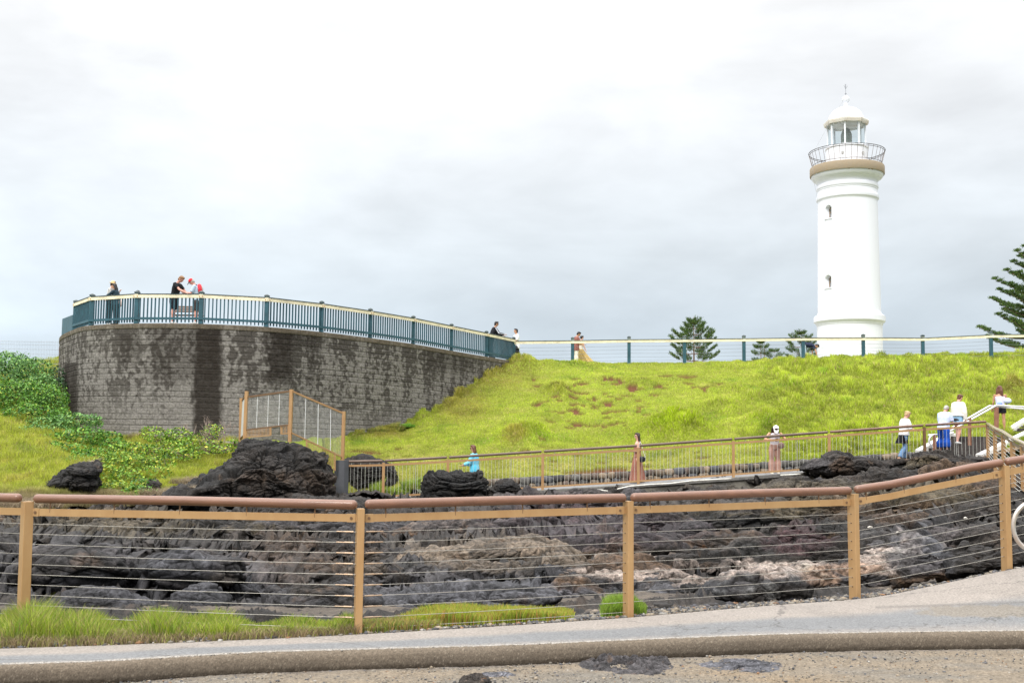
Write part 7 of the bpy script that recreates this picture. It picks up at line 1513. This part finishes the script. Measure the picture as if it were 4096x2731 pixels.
person(3214, 1446, 58.9, 1.72, 0, 'person in navy shirt and pale jeans bending over a bag left of the lighthouse', 'tan', lean=98, headp=-18, armL=(8, 6, 2, 0), armR=(20, 12, 12, 0), legL=(-8, 8, 4), legR=(6, 8, 2), hair=('short', 'black'), wd=1.05, shoe='sandal',
    top=lambda A: A['torso'](-0.05, 0.31, A['off'], 'navy_shirt', cloth('navy', (0.018, 0.025, 0.055)), 0.35, 1.05, 1.1), bottom=lambda A: A['legs']('jeans', cloth('palejean', (0.36, 0.46, 0.54)), 1.0, 1.0, 1.0), extra=satchel)
# -- middle path
person(1897, 1980, YP, 1.64, 168, 'woman in turquoise shirt and sunglasses walking left above the lumpy black rock', 'tan', lean=3, headp=2, armL=(22, 4, 72, 0), armR=(20, 5, 70, 0), legL=(10, 2, 4), legR=(-8, 2, -12), hair=('verylong', 'auburn'), wd=1.05,
    top=lambda A: A['torso'](-0.06, 0.31, A['off'] * 1.6, 'turquoise_shirt', cloth('turq', (0.03, 0.52, 0.74), (3.2, 0.35, (0.78, 0.78, 0.84))), 0.9, 1.08, 1.4), bottom=lambda A: A['legs']('jeans', cloth('ljean', (0.30, 0.43, 0.58), (20, 0.3)), 1.0, 1.15, 1.2), extra=lambda A: (sunglasses(A), tag(phone(A), 'phone held out by the woman in turquoise', 'phone')))
def blackbag(A):
    m = MB(); m.loft([(-0.10, 0, -0.09), (-0.115, 0, 0), (-0.09, 0, 0.075), (0, 0, 0.10)][:1] + [(0, -0.045, 0), (0, 0.045, 0)], [(0.01, 0.01)] * 3, 6) if False else m.loft([(0, -0.05, 0), (0, -0.04, 0), (0, 0.04, 0), (0, 0.05, 0)], [(0.105, 0.085), (0.125, 0.10), (0.125, 0.10), (0.105, 0.085)], 16, ref=(1, 0, 0))
    o = m.build('shoulder_bag', mat('bag_black', (0.018, 0.02, 0.028), 0.45), None, True); o.location = PV(2567, 1836, 37.45); tag(o, 'round black shoulder bag carried by the woman in the rust dress', 'bag')
    m = MB(); L0 = o.location; m.tube([Vector((-0.10, 0, 0.05)), PV(2557, 1775, 37.5) - L0, PV(2560, 1764, 37.6) - L0, PV(2568, 1785, 37.5) - L0, Vector((0.11, 0, 0.06))], 0.010, 6); m.build('strap', mat('strap_white', (0.6, 0.58, 0.55), 0.7), o)
person(2549, 1930, YP, 1.62, 182, 'woman in long rust coloured dress with sunglasses and a black shoulder bag', 'fair', lean=-2, headp=0, armL=(8, 6, 92, -42), armR=(8, 8, 88, -42), hair=('long', 'dark'), wd=1.15, shoe='white',
    top=lambda A: A['torso'](-0.02, 0.235, A['off'] * 0.8, 'dress_top', cloth('rust', (0.25, 0.065, 0.03), (55, 0.45, (0.60, 0.42, 0.36))), 0.0), bottom=lambda A: A['gown']('dress_skirt', cloth('rust'), 0.58, 0.035, 0.068, 0.175, 0.95, Vector((0, 0, 0)), 8, 5), extra=lambda A: (sunglasses(A, (0.10, 0.05, 0.03)), blackbag(A)))
def beigebag(A):
    m = MB(); m.loft([(0, -0.04, 0), (0, -0.03, 0), (0, 0.03, 0), (0, 0.04, 0)], [(0.08, 0.08), (0.10, 0.11), (0.10, 0.11), (0.08, 0.08)], 14, ref=(1, 0, 0)); o = m.build('shoulder_bag', mat('bag_taupe', (0.32, 0.21, 0.17), 0.5), None, True); o.location = PV(3124, 1781, 37.3); tag(o, 'taupe bag at the hip of the woman in the white cap', 'bag')
person(3099, 1895, 37.62, 1.66, -92, 'woman in white cap and dusty pink trousers leaning on the rail with a phone', 'tan', lean=13, headp=46, armL=(22, 40, 84, -66), armR=(22, 40, 84, -66), legL=(2, 2, 0), legR=(2, 2, 0), hair=('long', 'dark'), shoe='cream',
    top=lambda A: A['torso'](0.02, 0.30, A['off'] * 0.7, 'sleeveless_top', cloth('lilacwhite', (0.66, 0.62, 0.66)), 0.0), bottom=lambda A: A['legs']('trousers', cloth('dustypink', (0.46, 0.27, 0.215), (8, 0.15)), 0.97, 1.12, 1.65), extra=lambda A: (cap(A, (0.88, 0.86, 0.85)), beigebag(A), tag(phone(A), 'black phone held by the woman in the white cap', 'phone')))
def waistjacket(A):
    A['gown']('tied_jacket', cloth('blackjk', (0.012, 0.012, 0.015)), 0.585, 0.34, 0.074, 0.125, 0.9, -A['f'] * 0.09, 5, 8)
person(3617, 1842, 37.5, 1.66, 12, 'blonde woman in white top, black jacket tied round her jeans', 'pink', lean=7, headp=24, armL=(14, 4, 80, -6), armR=(14, 4, 78, -6), legL=(16, 2, -8), legR=(-4, 2, -30), hair=('bun', 'blonde'), shoe='sandal', wd=1.05,
    top=lambda A: A['torso'](-0.02, 0.31, A['off'] * 1.6, 'white_top', cloth('white3', (0.80, 0.79, 0.80)), 0.55, 1.1, 1.3), bottom=lambda A: (A['legs']('jeans', cloth('bjean', (0.16, 0.27, 0.44), (16, 0.25)), 0.97, 1.05, 1.25), waistjacket(A)))
person(3776, 1809, 38.1, 1.62, 40, 'grey haired woman in wide royal blue trousers climbing the stairs', 'pink', lean=12, headp=28, armL=(16, 8, 70, -8), armR=(10, 10, 66, -6), legL=(12, 9, 0), legR=(-8, 9, -10), hair=('short', 'grey'), shoe='purple', wd=1.15,
    top=lambda A: A['torso'](-0.05, 0.31, A['off'] * 1.6, 'blouse', cloth('bluewhite', (0.70, 0.73, 0.84), (16, 0.55, (0.20, 0.34, 0.72))), 0.45, 1.1, 1.3), bottom=lambda A: A['legs']('wide_trousers', cloth('royal', (0.010, 0.060, 0.32), (9, 0.3)), 0.86, 1.35, 2.1),
    extra=lambda A: sunglasses(A, (0.2, 0.16, 0.12)))
def darkcap():
    m = MB(); m.ell((0, 0, 0), (0.11, 0.08, 0.045), 14, 8); m.ell((0.07, -0.03, -0.02), (0.07, 0.05, 0.025), 12, 7); o = m.build('hat_in_hand', mat('dark_felt', (0.03, 0.03, 0.035), 0.8), None, True); o.location = PV(3819, 1677, 38.3); tag(o, 'black hat carried by the grey haired woman on the stairs', 'hat')
darkcap()
person(3833, 1777, 39.0, 1.74, 30, 'girl in cream jumper and denim shorts stepping up the stairs', 'pink', lean=6, headp=24, armL=(6, 8, 4, 2), armR=(2, 8, 6, 2), legL=(14, 3, 4), legR=(-6, 3, -22), hair=('bun', 'auburn'), shoe='white', wd=1.1,
    top=lambda A: A['torso'](0.03, 0.31, A['off'] * 1.8, 'jumper', cloth('creamj', (0.80, 0.76, 0.67), (10, 0.12)), 1.0, 1.14, 1.45), bottom=lambda A: A['legs']('denim_shorts', cloth('denims', (0.24, 0.40, 0.56), (16, 0.25)), 0.26, 1.12, 1.1))
def clutch(A):
    m = MB(); m.ell((0, 0, 0), (0.14, 0.11, 0.11), 14, 9); o = m.build('rolled_jacket', mat('pale_blue_white', (0.62, 0.68, 0.85), 0.7), None, True); o.location = PV(4030, 1603, 41.0); tag(o, 'pale blue and white bundle held under the arm of the woman in the lilac top', 'jacket')
    w = A['waist']; k = A['k']; m = MB(); m.ell(w - A['f'] * 0.10 + A['l'] * 0.03, (0.10, 0.06, 0.09), 10, 7); m.ell(w - A['f'] * 0.10 - A['u'] * 0.09, (0.08, 0.04, 0.06), 10, 7); m.build('blue_bow', mat('bow_blue', (0.30, 0.42, 0.82), 0.8), A['root'], True)
person(4004, 1728, 41.4, 1.68, 75, 'woman in lilac tank top and black shorts at the top of the stairs', 'tan', lean=2, headp=8, headyaw=-30, armL=(8, 10, 25, 6), armR=(12, 14, 60, 4), hair=('long', 'auburn'), shoe='black',
    top=lambda A: A['torso'](-0.02, 0.255, A['off'] * 0.8, 'tank_top', cloth('lilac', (0.70, 0.68, 0.88)), 0.0), bottom=lambda A: A['legs']('shorts', cloth('blackshort'), 0.24, 1.15, 1.1), extra=clutch)
